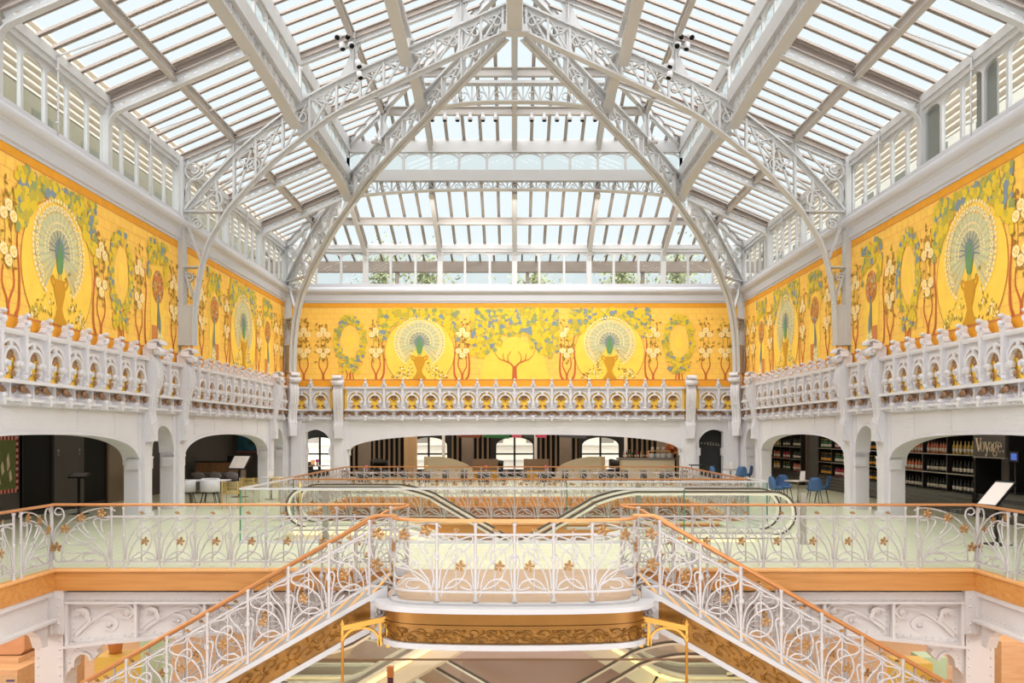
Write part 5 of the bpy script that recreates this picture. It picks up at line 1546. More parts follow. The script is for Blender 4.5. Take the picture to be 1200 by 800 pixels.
# counter with picture in the room behind the second wide arch
t = thing('wooden_counter', 'walnut front counter with black top and shelf slot behind the white cafe tables', 'counter', (-11.8, 36.0, FZ))
WAL = wood('counter_walnut', (120, 86, 58), (146, 106, 72), (6, 6, 1))
b = MB(); b.box(-.95, .85, -.3, .4, .06, 1.06); b.build('body', WAL, t)
b = MB(); b.box(-1.0, .9, -.35, .45, 1.06, 1.1); b.box(-.4, .86, -.34, -.3, .58, .66); b.build('top', BLKMET, t)
b = MB(); b.box(.25, .5, -.1, .1, 1.1, 1.32); b.box(.28, .47, -.12, -.1, 1.14, 1.28); b.build('till', BLKMET, t)
t = thing('abstract_picture', 'dark teal abstract picture with pink edge in the room behind the walnut counter', 'picture', (-12.0, 41.12, -.38))
b = MB(); b.box(-.75, .65, -.02, .05, -.42, .42); b.build('canvas', mat('picture_teal', (36, 92, 116), .7, noise=(3, .4)), t)
b = MB()
for c, r, q in (((.05, .05), .32, 0), ((.3, -.15), .24, 1)): b.xz([(c[0] + r * cos(a), c[1] + r * .6 * sin(a + .5)) for a in [2 * PI * k / 16 for k in range(16)]], -.03 - .004 * q, -.02, q)
b.build('painted_shapes', [mat('picture_green', (44, 72, 52), .8), mat('picture_brown', (120, 84, 66), .8)], t)
b = MB(); b.box(-.8, .7, -.03, .05, -.5, -.42, 0); b.box(-.8, .7, -.03, .05, .42, .46, 0); b.box(.65, .7, -.03, .05, -.42, .42); b.build('frame', mat('picture_pink', (140, 84, 80), .8), t)
t = thing('grey_sofa', 'low grey sofa with loose cushions behind the white tables', 'sofa', (-11.2, 33.2, FZ))
GREYF = mat('sofa_grey', (112, 104, 100), .9, noise=(8, .1))
b = MB(); b.box(-.95, .95, -.45, .4, .12, .42); b.box(-.95, .95, .25, .45, .42, .74); b.build('frame', GREYF, t)
for x in (-.62, 0, .62):
    b = MB(); b.ball((x, .12, .6), .27, 0, 10, 8, (1, .4, .7)); b.build('cushion', GREYF, t)

# white tables and tub chairs
def tub_chair():
    t = thing('tub_chair', 'white rounded tub chair with black seat and legs', 'chair')
    b = MB()
    P = [(.27 * cos(a), .27 * sin(a), 0) for a in [math.radians(-35 + 250 * k / 16) for k in range(17)]]
    b.sweep([(x, y, .58) for x, y, z in P], [(-.17, -.025), (.17, -.025), (.19, 0), (.17, .025), (-.17, .025)], (0, 0, 1), 0, False, True); b.build('shell', WHITE, t)
    b = MB(); b.lathe([(0, .40), (.25, .40), (.27, .44), (.24, .48), (0, .485)], (0, 0, 0), 'z', 16); b.build('seat', BLKMET, t)
    for sx_ in (-1, 1):
        for sy in (-1, 1):
            b = MB(); b.tube([(sx_ * .15, sy * .15, .42), (sx_ * .24, sy * .24, 0)], .013, 6); b.build('leg', BLKMET, t)
    return t
def round_table(label, loc, r=.36, h=.74, top=None, name='cafe_table', leg=STEEL, group=None):
    t = thing(name, label, 'table', loc, 0, group)
    b = MB(); b.lathe([(0, h - .03), (r - .01, h - .03), (r, h - .015), (r - .005, h), (0, h)], (0, 0, 0), 'z', 24); b.build('tabletop', top or WHITE, t)
    b = MB(); b.lathe([(.03, .02), (.03, h - .03)], (0, 0, 0), 'z', 10); b.build('stem', leg, t)
    b = MB(); b.lathe([(0, 0), (.22, 0), (.22, .015), (.05, .03), (0, .03)], (0, 0, 0), 'z', 16); b.build('foot', leg, t)
    return t
t = thing('long_table', 'white topped long table on steel legs behind the railing, with white tub chairs', 'table', (-9.85, 28.0, FZ))
b = MB(); b.box(-.85, .85, -.35, .35, .72, .75); b.build('tabletop', WHITE, t)
for x in (-.28, .62):
    b = MB(); b.box(x - .04, x + .04, -.05, .05, 0, .72); b.build('leg', STEEL, t)
c0 = tub_chair(); c0.location = (-10.15, 27.55, FZ); c0.rotation_euler = (0, 0, PI); c0['label'] = 'white tub chair at the end of the long table by the iron pier'
dup(c0, (-9.4, 27.55, FZ), PI, 'white tub chair at the long table, nearer the gold wire chairs')
dup(c0, (-9.75, 28.6, FZ), .1, 'white tub chair on the far side of the long table')
# gold wire chairs
BRASS = mat('brass_wire', (206, 178, 104), .35, .6)
def wire_chair(label, loc, rz):
    t = thing('wire_chair', label, 'chair', loc, rz)
    b = MB()
    for k in range(9):
        z = .5 + .035 * k; b.tube(spline([(-.24, -.2, z), (-.24, .12, z), (-.1, .24, z), (.1, .24, z), (.24, .12, z), (.24, -.2, z)], 3), .008, 4)
    b.build('wire_back', BRASS, t)
    b = MB(); b.box(-.23, .23, -.23, .23, .43, .46); b.build('seat', BRASS, t)
    for sx_ in (-1, 1):
        for sy in (-1, 1):
            b = MB(); b.tube([(sx_ * .23, sy * .2, .0), (sx_ * .23, sy * .2, .8 if sy > 0 else .6)], .012, 5); b.build('leg', BRASS, t)
wire_chair('gold wire chair nearest the glass barrier, back to the hall', (-8.35, 26.4, FZ), PI)
wire_chair('gold wire chair behind, at the small table by the menu stand', (-8.5, 28.6, FZ), PI * .95)
wire_chair('gold wire chair beside the menu stand post', (-7.7, 29.2, FZ), PI * .8)
round_table('small pale round table with folded card beside the gold wire chairs', (-8.15, 29.9, FZ))
t = thing('menu_card', 'white folded menu card standing on the small pale table', 'card', (-8.15, 29.85, FZ + .74))
b = MB(); b.add([(-.1, -.05, 0), (.1, -.05, 0), (.1, 0, .22), (-.1, 0, .22), (-.1, .05, 0), (.1, .05, 0)], [(0, 1, 2, 3), (3, 2, 5, 4)]); b.build('card_fold', PAPER, t)

# ---- wine bar
SHX = 12.25
SHELF = mat('shelf_black', (30, 28, 27), .4)
MIRR = mat('shelf_mirror', (190, 184, 172), .12, .8)
def shelf_unit(y0, y1, n, label):
    t = thing('wine_shelf', label, 'shelf', (13.0, (y0 + y1) / 2, FZ), PI / 2)      # local x along +Y, y into the hall
    h = (y1 - y0) / 2; d = 13.0 - SHX
    b = MB(); b.box(-h, h, .02, d + .05, 0, .55); b.build('base_cabinet', EDGEBRICK, t)
    b = MB(); b.box(-h, h, .0, d + .06, .55, .58)
    b.box(-h, h, 0, .04, .58, 2.72, 0)
    b.build('counter_edge', SHELF, t)
    for k in range(n + 1):
        x = -h + 2 * h * k / n; b = MB(); b.box(x - .03, x + .03, .02, d, .58, 2.72); b.build('upright', SHELF, t)
    for z in (1.09, 1.63, 2.3):
        b = MB(); b.box(-h, h, .03, d, z - .03, z); b.box(-h, h, d, d + .01, z - .03, z, 1); b.build('shelf_board', [SHELF, STEEL], t)
    for k in range(n):
        x = -h + 2 * h * (k + .62) / n; b = MB(); b.box(x - .22, x + .22, .04, .05, .6, 2.28); b.build('mirror_strip', MIRR, t)
    return t
shelf_unit(23.8, 28.3, 3, 'wide black shelving of wine bottles in three columns beside the lettered sign')
shelf_unit(30.0, 31.4, 1, 'narrow black bottle shelving seen through the small middle arch')
shelf_unit(33.0, 36.0, 2, 'black bottle shelving on the camera side behind the blue chairs')
shelf_unit(38.2, 42.6, 3, 'black bottle shelving at the far end of the wine bar beyond the dark door')
t = thing('dark_bar_door', 'tall dark door between the two far shelf units of the wine bar', 'door', (13.0, 37.1, FZ), PI / 2)
b = MB(); b.box(-1.0, 1.0, 0, .5, 0, 2.7); b.build('door_leaf', CHAR, t)
b = MB(); b.box(-1.06, -1.0, 0, .56, 0, 2.7); b.box(1.0, 1.06, 0, .56, 0, 2.7); b.build('surround', SLATW, t)
b = MB(); b.lathe([(.03, .5), (.1, .51), (.1, .53), (.02, .55)], (-.6, 0, 1.0), 'y', 14); b.build('handle', STEEL, t)
# bottles
def bottle_mesh(gl, lab, cap):
    b = MB()
    b.lathe([(.0, 0), (.038, 0), (.04, .02), (.04, .17), (.034, .2), (.016, .235), (.014, .27)], (0, 0, 0), 'z', 9, 0)
    b.lathe([(.0405, .05), (.0405, .13)], (0, 0, 0), 'z', 9, 1)
    b.lathe([(.0155, .262), (.0165, .3), (.0, .305)], (0, 0, 0), 'z', 8, 2)
    return b.mesh('wine_bottle', [gl, lab, cap])
GL = {'dark': mat('bottle_dark', (28, 32, 26), .12), 'rose': mat('bottle_rose', (196, 112, 84), .15), 'green': mat('bottle_green', (60, 100, 70), .15), 'amber': mat('bottle_amber', (206, 134, 46), .15), 'pink': mat('bottle_pink', (166, 50, 72), .2), 'gold': mat('bottle_gold', (190, 160, 84), .2)}
LAB = mat('bottle_label', (220, 210, 196), .6); LABO = mat('bottle_label_amber', (226, 158, 50), .6); FOIL = mat('bottle_foil', (60, 48, 40), .3, .4); FOILG = mat('bottle_foil_gold', (196, 160, 86), .3, .6)
BM = {'dark': bottle_mesh(GL['dark'], LAB, FOIL), 'rose': bottle_mesh(GL['rose'], LAB, FOIL), 'green': bottle_mesh(GL['green'], LAB, FOILG), 'amber': bottle_mesh(GL['dark'], LABO, FOILG), 'pink': bottle_mesh(GL['pink'], LAB, FOIL), 'gold': bottle_mesh(GL['gold'], LAB, FOILG)}
CN = {'dark': 'dark wine bottle, pale label', 'rose': 'rose wine bottle, pale label', 'green': 'green bottle with gold neck', 'amber': 'champagne bottle with orange label', 'pink': 'deep pink bottle', 'gold': 'golden bottle with pale label'}
LV = [('bottom', .58), ('middle', 1.09), ('top', 1.63)]
def fill(ya, yb, rows, where):
    """rows bottom to top: (colour, count)"""
    for (ln, z), (c, n) in zip(LV, rows):
        for k in range(n):
            y = ya + (yb - ya) * (k + .5 + .08 * ((k * 7) % 3 - 1)) / n
            o = put('wine_bottle', BM[c], None, (SHX + .09 + .015 * (k % 3), y, FZ + z)); o.scale = (1.12, 1.12, 1.2)
            tag(o, '%s, %s shelf %s' % (CN[c], ln, where), 'bottle', '%s bottles on the %s shelf %s' % (c, ln, where))
fill(23.95, 25.2, [('dark', 6), ('dark', 6), ('gold', 6)], 'of the column beside the lettered sign')
fill(25.4, 26.7, [('dark', 7), ('dark', 7), ('rose', 7)], 'of the middle column of the wide shelving')
fill(26.9, 28.2, [('dark', 6), ('rose', 6), ('rose', 6)], 'of the column nearest the iron pier')
fill(30.15, 31.3, [('amber', 6), ('amber', 6), ('amber', 6)], 'seen through the small middle arch')
fill(33.15, 34.4, [('pink', 6), ('green', 6), ('pink', 5)], 'beside the pier behind the blue chairs')
fill(34.6, 35.9, [('amber', 7), ('amber', 7), ('green', 7)], 'of the column behind the blue chairs')
fill(38.35, 39.55, [('rose', 6), ('dark', 6), ('dark', 6)], 'of the far column next to the dark door')
fill(39.75, 41.0, [('green', 4), ('pink', 4), ('dark', 4)], 'of the far middle column')
fill(41.2, 42.5, [('gold', 4), ('rose', 4), ('gold', 3)], 'of the farthest column')
# lettered sign
def text_mesh(body, size, name='lettering', ext=.006):
    cu = bpy.data.curves.new(name, 'FONT'); cu.body = body; cu.size = size; cu.extrude = ext; cu.align_x = 'CENTER'; cu.align_y = 'CENTER'
    o = bpy.data.objects.new(name, cu); COL.objects.link(o)
    dg = bpy.context.evaluated_depsgraph_get(); me = bpy.data.meshes.new_from_object(o.evaluated_get(dg))
    bpy.data.objects.remove(o); bpy.data.curves.remove(cu)
    return me
t = thing('bar_sign', 'dark sign board with large pale serif lettering over the niche in the wine bar', 'sign', (12.2, 22.95, -.32), -PI / 2)
b = MB(); b.box(-.76, .76, 0, .06, -.28, .28); b.build('board', CHAR, t)
b = MB(); b.box(-.76, .76, -.02, .08, -.31, -.28); b.build('ledge', STEEL, t)
def serif_letters():
    """bold high contrast lettering drawn as strokes"""
    b = MB()
    def thick(x0, z0, x1, z1, w): b.prism([(x0 - w / 2, z0), (x0 + w / 2, z0), (x1 + w / 2, z1), (x1 - w / 2, z1)], (0, -.012, 0), (1, 0, 0), (0, 0, 1), (0, .012, 0))
    def bowl(cx, cz, rx, rz, wt, wn_, a0=0, a1=2 * PI):
        n = 22; vs = []
        for k in range(n + 1):
            a = a0 + (a1 - a0) * k / n; w = wn_ + (wt - wn_) * abs(cos(a)) ** 1.5
            for q in (1, 0): vs.append((cx + (rx - (w if q == 0 else 0)) * cos(a), -.012, cz + (rz - (wn_ if q == 0 else 0)) * sin(a)))
        b.add(vs, [(2 * k, 2 * k + 1, 2 * k + 3, 2 * k + 2) for k in range(n)])
    def serif(x, z, w=.1): b.box(x - w / 2, x + w / 2, -.012, 0, z - .007, z + .007)
    thick(-.62, .2, -.5, -.14, .06); thick(-.39, .2, -.49, -.14, .018); serif(-.62, .2, .14); serif(-.4, .2, .1)
    bowl(-.3, -.02, .105, .125, .048, .012)
    thick(-.17, .1, -.08, -.14, .045); thick(.01, .1, -.12, -.25, .016); serif(-.17, .1, .1); serif(.01, .1, .07); bowl(-.13, -.24, .03, .03, .02, .02)
    bowl(.1, .03, .075, .075, .03, .012, -.1, PI); thick(.155, .05, .155, -.13, .045); bowl(.1, -.07, .075, .065, .045, .012)
    bowl(.29, .02, .085, .085, .04, .012); bowl(.3, -.18, .1, .075, .03, .016); thick(.24, -.06, .25, -.12, .03); thick(.36, .09, .41, .12, .03)
    bowl(.52, -.02, .1, .125, .045, .012, .0, 2 * PI - .75); b.box(.44, .6, -.012, 0, -.01, .006)
    bowl(.68, -.12, .026, .026, .026, .026)
    return b
serif_letters().build('lettering', mat('lettering_cream', (236, 214, 184), .5), t)
t = thing('bar_niche', 'dark serving niche with grey inner panel under the lettered sign', 'cabinet', (13.0, 22.95, FZ), PI / 2)
b = MB(); b.box(-.78, .78, 0, .7, 0, .6); b.build('base_cabinet', EDGEBRICK, t)
b = MB(); b.box(-.85, -.78, 0, .75, 0, 2.7); b.box(.78, .85, 0, .75, 0, 2.7); b.box(-.78, .78, 0, .05, .6, 2.7); b.build('carcass', SHELF, t)
b = MB(); b.box(-.78, .15, .05, .4, .6, 1.6); b.build('grey_panel', CHAR, t)
t = thing('bar_till_counter', 'black tiled till counter with small blue screen beyond the lettered sign', 'counter', (12.6, 20.6, FZ), PI / 2)
b = MB(); b.box(-1.4, 1.35, 0, .6, 0, .72); b.build('front', EDGEBRICK, t)
b = MB(); b.box(-1.45, 1.35, -.02, .65, .72, .76); b.build('worktop', SHELF, t)
b = MB(); b.box(.55, .95, .62, .66, 1.52, 1.78); b.box(.62, .86, .66, .67, 1.57, 1.73, 1); b.box(.72, .78, .6, .63, .76, 1.6); b.build('screen', [BLKMET, mat('screen_blue', (70, 100, 180), .3, emit=((70, 100, 190), .6))], t)

# ---- blue chairs and tables
def blue_chair():
    t = thing('blue_chair', 'blue velvet shell chair', 'chair')
    b = MB(); vs = []; n, k = 9, 12
    prof = [(-.22, .46), (-.1, .45), (.05, .45), (.16, .46), (.21, .5), (.235, .58), (.25, .68), (.26, .78), (.262, .86)]
    wid = [.2, .225, .23, .225, .225, .225, .215, .19, .13]
    for (y, z), w in zip(prof, wid):
        for j in range(k + 1):
            u = -1 + 2 * j / k; lift = .07 * u * u if z < .5 else .0; fwd = -.09 * u * u if z >= .5 else 0
            vs.append((u * w, y + fwd, z + lift))
    m_ = len(vs); vs2 = [(x, y + .025, z - .03) for x, y, z in vs]
    fs = []
    for i in range(len(prof) - 1):
        for j in range(k):
            a = i * (k + 1) + j; q = (a, a + 1, a + k + 2, a + k + 1); fs.append(q); fs.append(tuple(x + m_ for x in reversed(q)))
    for i in range(len(prof) - 1):
        for j in (0, k): a = i * (k + 1) + j; c = a + k + 1; fs.append((a, c, c + m_, a + m_))
    for i in (0, len(prof) - 1):
        for j in range(k): a = i * (k + 1) + j; fs.append((a, a + 1, a + 1 + m_, a + m_))
    b.add(vs + vs2, fs, 0, True); b.build('shell', BLUEV, t)
    for sx_ in (-1, 1):
        for sy in (-1, 1):
            b = MB(); b.tube([(sx_ * .14, sy * .13, .45), (sx_ * .21, sy * .21, 0)], [.014, .009], 6); b.build('leg', BLKMET, t)
    return t
bc = blue_chair(); bc.location = (8.28, 28.1, FZ); bc.rotation_euler = (0, 0, PI / 2 + .15); bc['label'] = 'blue velvet chair facing the wine bar, leftmost of the four at the round table'
dup(bc, (8.75, 28.95, FZ), .1, 'blue velvet chair on the far side of the round table by the wine shelves')
dup(bc, (9.25, 27.55, FZ), PI - .1, 'blue velvet chair, back to the hall, at the round table by the wine shelves')
dup(bc, (9.75, 28.35, FZ), -PI / 2 - .3, 'blue velvet chair nearest the wide iron pier at the round table')
round_table('grey round table among four blue velvet chairs', (8.98, 28.3, FZ), .42, .72, STEEL, leg=STEEL)
t = thing('menu_card', 'white folded menu card on the grey round table among blue chairs', 'card', (9.1, 28.25, FZ + .72))
b = MB(); b.add([(-.08, -.05, 0), (.08, -.05, 0), (.1, 0, .3), (-.05, 0, .3), (-.08, .05, 0), (.08, .05, 0)], [(0, 1, 2, 3), (3, 2, 5, 4)]); b.build('card_fold', PAPER, t)
dup(bc, (8.45, 37.3, FZ), PI * .55, 'blue velvet chair at the far corner table, on the cafe side')
dup(bc, (9.7, 37.4, FZ), -PI * .55, 'blue velvet chair at the far corner table, by the corner pier')
dup(bc, (9.3, 36.7, FZ), PI, 'blue velvet chair with its back to the hall at the far corner table')
round_table('small grey round table by the dark far corner arch', (9.05, 37.4, FZ), .36, .72, STEEL, leg=STEEL)
t = thing('menu_card', 'white menu card on the small table by the dark far corner arch', 'card', (9.05, 37.35, FZ + .72))
b = MB(); b.add([(-.07, -.05, 0), (.07, -.05, 0), (.07, 0, .3), (-.07, 0, .3), (-.07, .05, 0), (.07, .05, 0)], [(0, 1, 2, 3), (3, 2, 5, 4)]); b.build('card_fold', PAPER, t)
t = thing('dark_side_table', 'small dark table with angled legs before the far corner pier', 'table', (7.85, 37.6, FZ))
b = MB(); b.box(-.45, .45, -.3, .3, .86, .9); b.build('tabletop', BLKMET, t)
for sx_ in (-1, 1):
    b = MB(); b.bar((sx_ * .4, 0, .86), (sx_ * .25, 0, 0), .05, .03); b.build('leg', mat('dark_red_wood', (90, 48, 36), .5) if sx_ < 0 else bpy.data.materials['dark_red_wood'], t)
# dark partition with faint lettering behind the far corner arch
t = thing('dark_partition', 'matt black partition with faint chrome lettering closing the far corner arch', 'partition', (8.72, YB + .6, 0))
b = MB(); b.box(-1.1, 1.1, 0, .1, FZ, .5); b.build('board', mat('partition_black', (44, 43, 43), .7), t)
b = MB()
for i, (x, w_, h_) in enumerate(((-.42, .1, .06), (-.27, .08, .05), (-.12, .09, .1), (.02, .07, .12), (.13, .08, .1), (.27, .05, .12), (.37, .1, .12), (.5, .03, .04))):
    b.ring((x, -.42 - i * .008), h_ * .6, h_ * .6 - .02, -.012, 0, .5 + i * .3, 5.5, 10)
b.build('lettering', STEEL, t)

# ---- cafe beyond the far arch
DKCH = mat('chair_dark_grey', (78, 74, 70), .8); MUST = mat('mustard_cushion', (190, 142, 52), .9); CRSH = mat('banquette_cream', (196, 176, 148), .6)
def banquette(label, loc, mir):
    t = thing('curved_banquette', label, 'sofa', loc)
    q = -1 if mir else 1
    b = MB(); vs = []
    P = [(q * (-1.1 + .35 * (1 - cos(a))) if a < PI / 2 else q * (-.75 + (a - PI / 2) * 1.1), .9 * (1 - sin(min(a, PI / 2))) if a < PI / 2 else 0, 0) for a in [PI / 2 * k / 6 for k in range(7)]] + [(q * x, 0, 0) for x in (-.2, .4, .9, 1.2)]
    H = [1.15] * 8 + [1.02, .82, .6, .5]
    n = min(len(P), len(H)); P = P[:n]
    for (x, y, z), h in zip(P, H): vs += [(x, y, 0), (x, y, h), (x, y + .14, h), (x, y + .14, 0)]
    fs = []
    for i in range(n - 1):
        for k in range(4): fs.append((i * 4 + k, i * 4 + (k + 1) % 4, (i + 1) * 4 + (k + 1) % 4, (i + 1) * 4 + k))
    fs += [(0, 1, 2, 3), tuple((n - 1) * 4 + k for k in range(4))]
    b.add(vs, fs); b.build('back_shell', CRSH, t)
    b = MB(); b.box(-1.0, 1.0, .16, .8, .12, .45); b.build('seat', MUST, t)
    for k in range(3):
        b = MB(); x = q * (-.6 + .5 * k); b.box(x - .22, x + .22, .15, .3, .45, .98 - .12 * k); b.build('back_cushion', MUST, t)
    return t
banquette('curved cream banquette with mustard cushions in the cafe, on the lobby side', (-3.1, 40.6, FZ), False)
banquette('curved cream banquette with mustard cushions in the cafe, toward the bar counter', (3.1, 40.6, FZ), True)
for i, x in enumerate((-.9, 1.3)):
    t = thing('low_banquette', 'low mustard bench seat in the cafe on the %s side of the middle window' % ('lobby' if i == 0 else 'counter'), 'sofa', (x * 1.1 - .4, 41.8, FZ))
    b = MB(); b.box(-.6, .6, 0, .5, .1, .46); b.build('seat', MUST, t)
    b = MB(); b.box(-.6, .6, .5, .6, .1, 1.0); b.build('backrest', SLATW, t)
# dark chairs and tables between railing and arch
def dark_chair():
    t = thing('cafe_chair', 'dark grey upholstered cafe chair', 'chair')
    b = MB(); b.box(-.22, .22, -.22, .22, .42, .5); b.build('seat', DKCH, t)
    b = MB(); b.sweep(spline([(-.23, .05, .66), (-.2, .2, .66), (0, .25, .66), (.2, .2, .66), (.23, .05, .66)], 4), [(-.16, -.025), (.16, -.025), (.16, .025), (-.16, .025)], (0, 0, 1), 0, False, True); b.build('backrest', DKCH, t)
    for sx_ in (-1, 1):
        for sy in (-1, 1):
            b = MB(); b.tube([(sx_ * .18, sy * .18, .42), (sx_ * .2, sy * .22, 0)], .014, 5); b.build('leg', BRASS, t)
    return t
dc = dark_chair(); first = True
tb = None
posn = ['first', 'second', 'third', 'fourth', 'fifth', 'sixth']
VASE = {}
vcol = ['pink', 'yellow', 'red']
VM = [mat('flower_' + c, k, .7) for c, k in (('pink', (214, 70, 110)), ('yellow', (232, 186, 60)), ('red', (206, 64, 54)))]
for i in range(6):
    x = -5.6 + i * 2.24
    lab = '%s pale cafe table from the lobby, behind the far railing' % posn[i]
    if tb is None: tb = round_table(lab, (x, 33.6, FZ), .38, .74, WHITE)
    else: dup(tb, (x, 33.6, FZ), 0, lab)
    for j, (dx, dy, rz, wh) in enumerate(((-.62, -.1, PI / 2, 'lobby side'), (.62, -.1, -PI / 2, 'counter side'), (0, -.62, PI, 'camera side'))):
        lab = 'dark grey cafe chair, %s of the %s table behind the far railing' % (wh, posn[i])
        if first: dc.location = (x + dx, 33.6 + dy, FZ); dc.rotation_euler = (0, 0, rz); dc['label'] = lab; first = False
        else: dup(dc, (x + dx, 33.6 + dy, FZ), rz, lab)
    t = thing('bud_vase', 'small vase with %s flower on the %s cafe table behind the far railing' % (vcol[i % 3], posn[i]), 'vase', (x + .05, 33.5, FZ + .74))
    b = MB(); b.lathe([(0, 0), (.04, 0), (.045, .06), (.02, .12), (.025, .15)], (0, 0, 0), 'z', 8); b.build('vase_body', STEEL, t)
    b = MB(); b.ball((0, 0, .21), .06, 0, 8, 6); b.tube([(0, 0, .1), (0, 0, .18)], .008, 4); b.build('flower', VM[i % 3], t)
# black armchairs at the windows
first = None
for i, x in enumerate((-8.4, -6.6, -1.0, .9, 2.9, 5.0, -9.8)):
    lab = 'black armchair silhouetted %s in the cafe' % ['near the corner window, outer one', 'before the corner slats', 'at the middle window, lobby side', 'at the middle window, counter side', 'by the riveted column', 'under the last window', 'beneath the corner window'][i]
    if first is None:
        first = thing('black_armchair', lab, 'chair', (x, 43.4, FZ))
        b = MB(); b.box(-.34, .34, -.3, .3, .2, .48); b.build('seat', BLKMET, first)
        b = MB(); b.sweep(spline([(-.36, -.25, .68), (-.34, .2, .72), (0, .36, .78), (.34, .2, .72), (.36, -.25, .68)], 4), [(-.2, -.04), (.2, -.04), (.2, .04), (-.2, .04)], (0, 0, 1), 0, False, True); b.build('backrest', BLKMET, first)
        for sx_ in (-1, 1):
            for sy in (-1, 1): b = MB(); b.tube([(sx_ * .28, sy * .24, .2), (sx_ * .3, sy * .26, 0)], .02, 5); b.build('leg', BLKMET, first)
    else: dup(first, (x, 43.4 if i < 6 else 41.5, FZ), .4 * i, lab)
t = thing('corner_cafe_table', 'pale round table with cups seen through the small arch of the lobby corner', 'table', (-8.9, 40.6, FZ))
b = MB(); b.lathe([(0, .72), (.5, .72), (.5, .75), (0, .75)], (0, 0, 0), 'z', 20); b.build('tabletop', WHITE, t)
b = MB(); b.lathe([(.04, 0), (.04, .72)], (0, 0, 0), 'z', 8); b.build('stem', BLKMET, t)
t = thing('bud_vase', 'small vase with magenta flower on the corner cafe table', 'vase', (-8.95, 40.5, FZ + .75))
b = MB(); b.lathe([(0, 0), (.04, 0), (.045, .1), (.025, .16)], (0, 0, 0), 'z', 8); b.build('vase_body', STEEL, t)
b = MB(); b.ball((0, 0, .22), .08, 0, 8, 6); b.build('flower', mat('flower_magenta', (190, 60, 150), .7), t)
t = thing('table_lamp_box', 'small amber box light on the corner cafe table', 'lamp', (-9.15, 40.5, FZ + .75))
b = MB(); b.box(-.07, .07, -.07, .07, .04, .26); b.build('lamp_shade', mat('amber_glow', (236, 170, 120), .5, emit=((236, 160, 100), .5)), t)
b = MB(); b.box(-.08, .08, -.08, .08, 0, .04); b.build('base', BLKMET, t)
# bar counter of the cafe
t = thing('cafe_counter', 'dark stone cafe bar counter near the copper lamp at the far end', 'counter', (5.9, 40.4, FZ))
b = MB(); b.box(-1.1, 1.3, -.3, .4, 0, 1.02); b.build('body', CRSH, t)
b = MB(); b.box(-1.25, 1.35, -.36, .46, 1.02, 1.1); b.build('worktop', mat('worktop_grey', (112, 104, 98), .5), t)
rb = random.Random(11)
for i in range(9):
    x = 4.95 + i * .13
    o = put('wine_bottle', BM[['rose', 'dark', 'green', 'amber', 'dark', 'pink', 'gold', 'dark', 'rose'][i]], None, (x, 40.45 + .05 * (i % 2), FZ + 1.1)); o.scale = (1, 1, 1 + .25 * rb.random())
    tag(o, 'spirit bottle standing in the cluster on the dark cafe counter', 'bottle', 'bottles on the cafe counter')
CUP = MB(); CUP.lathe([(0, 0), (.11, 0), (.12, .02), (.12, .2), (.11, .21), (0, .21)], (0, 0, 0), 'z', 12); CUPM = CUP.mesh('canister', WHITE)
for i in range(4):
    o = put('canister', CUPM, None, (6.2 + i * .26, 40.3, FZ + 1.1)); tag(o, 'white canister in the row on the dark cafe counter', 'canister', 'white canisters on the cafe counter')
o = thing('stacked_glassware', 'upper shelf with jars above the white canisters on the cafe counter', 'shelf', (6.4, 40.45, FZ + 1.1))
b = MB(); b.box(-.35, .65, -.15, .15, .3, .33); b.box(-.35, -.32, -.15, .15, 0, .3); b.box(.62, .65, -.15, .15, 0, .3); b.build('shelf_board', OAKLIGHT, o)
for k in range(3):
    b = MB(); b.lathe([(0, 0), (.07, 0), (.07, .14), (.05, .17), (0, .17)], (-.15 + .25 * k, 0, .33), 'z', 10); b.build('jar', WHITE, o)
t = thing('copper_pendant', 'round copper lamp at the end of the cafe counter', 'lamp', (7.25, 40.8, -.55))
b = MB(); b.ball((0, 0, 0), .36, 0, 16, 12, (1, 1, 1.05)); b.build('globe', mat('copper_globe', (170, 96, 58), .3, .7), t)
b = MB(); b.lathe([(.015, .36), (.015, 1.1)], (0, 0, 0), 'z', 6); b.build('cord', BLKMET, t)
# coloured pennants under the cafe ceiling
for i, (x0, x1, c) in enumerate(((-2.7, -1.55, (120, 62, 44)), (-1.5, -.2, (44, 104, 60)), (-.15, .35, (190, 80, 110)), (.4, .9, (60, 70, 60)), (.95, 1.5, (190, 70, 100)), (2.0, 3.4, (80, 78, 86)))):
    t = thing('ceiling_pennant', '%s fabric pennant hanging under the cafe ceiling' % ['rust', 'green', 'pale pink', 'dark olive', 'deep pink', 'slate grey'][i], 'pennant', ((x0 + x1) / 2, 41.6, 0))
    h = (x1 - x0) / 2
    b = MB(); b.xz([(-h, .02), (h, .02), (h * .9, -.2 - .03 * (i % 2)), (-h * .85, -.17)], -.01, .01); b.build('cloth', mat('pennant_%s' % ['rust', 'green', 'pale_pink', 'olive', 'deep_pink', 'slate'][i], c, .9), t)
    b = MB(); b.lathe([(.012, -h), (.012, h)], (0, 0, .03), 'x', 6); b.build('rod', BLKMET, t)
    for x in (-h * .8, h * .8):
        b = MB(); b.lathe([(.006, .03), (.006, .57)], (x, 0, 0), 'z', 4); b.build('cord', BLKMET, t)
# facade outside the cafe windows
t = thing('neighbouring_facade', 'pale stone building across the street seen through the cafe windows', 'building', (0, 58, 0))
STONE = mat('facade_stone', (236, 226, 212), .8)
b = MB(); b.box(-22, 22, 0, 3, -14, 1.4); b.build('wall', STONE, t)
b = MB()
for z in (-1.7, -.75, .1, .9): b.box(-22, 22, -.25, 0, z, z + .12)
b.build('ledge', STONE, t)
for k in range(16):
    x = -18 + k * 2.4
    b = MB(); b.box(x - .45, x + .45, -.02, .05, -.6, .05); b.build('window', mat('facade_window', (150, 140, 130), .3) if k == 0 else bpy.data.materials['facade_window'], t)
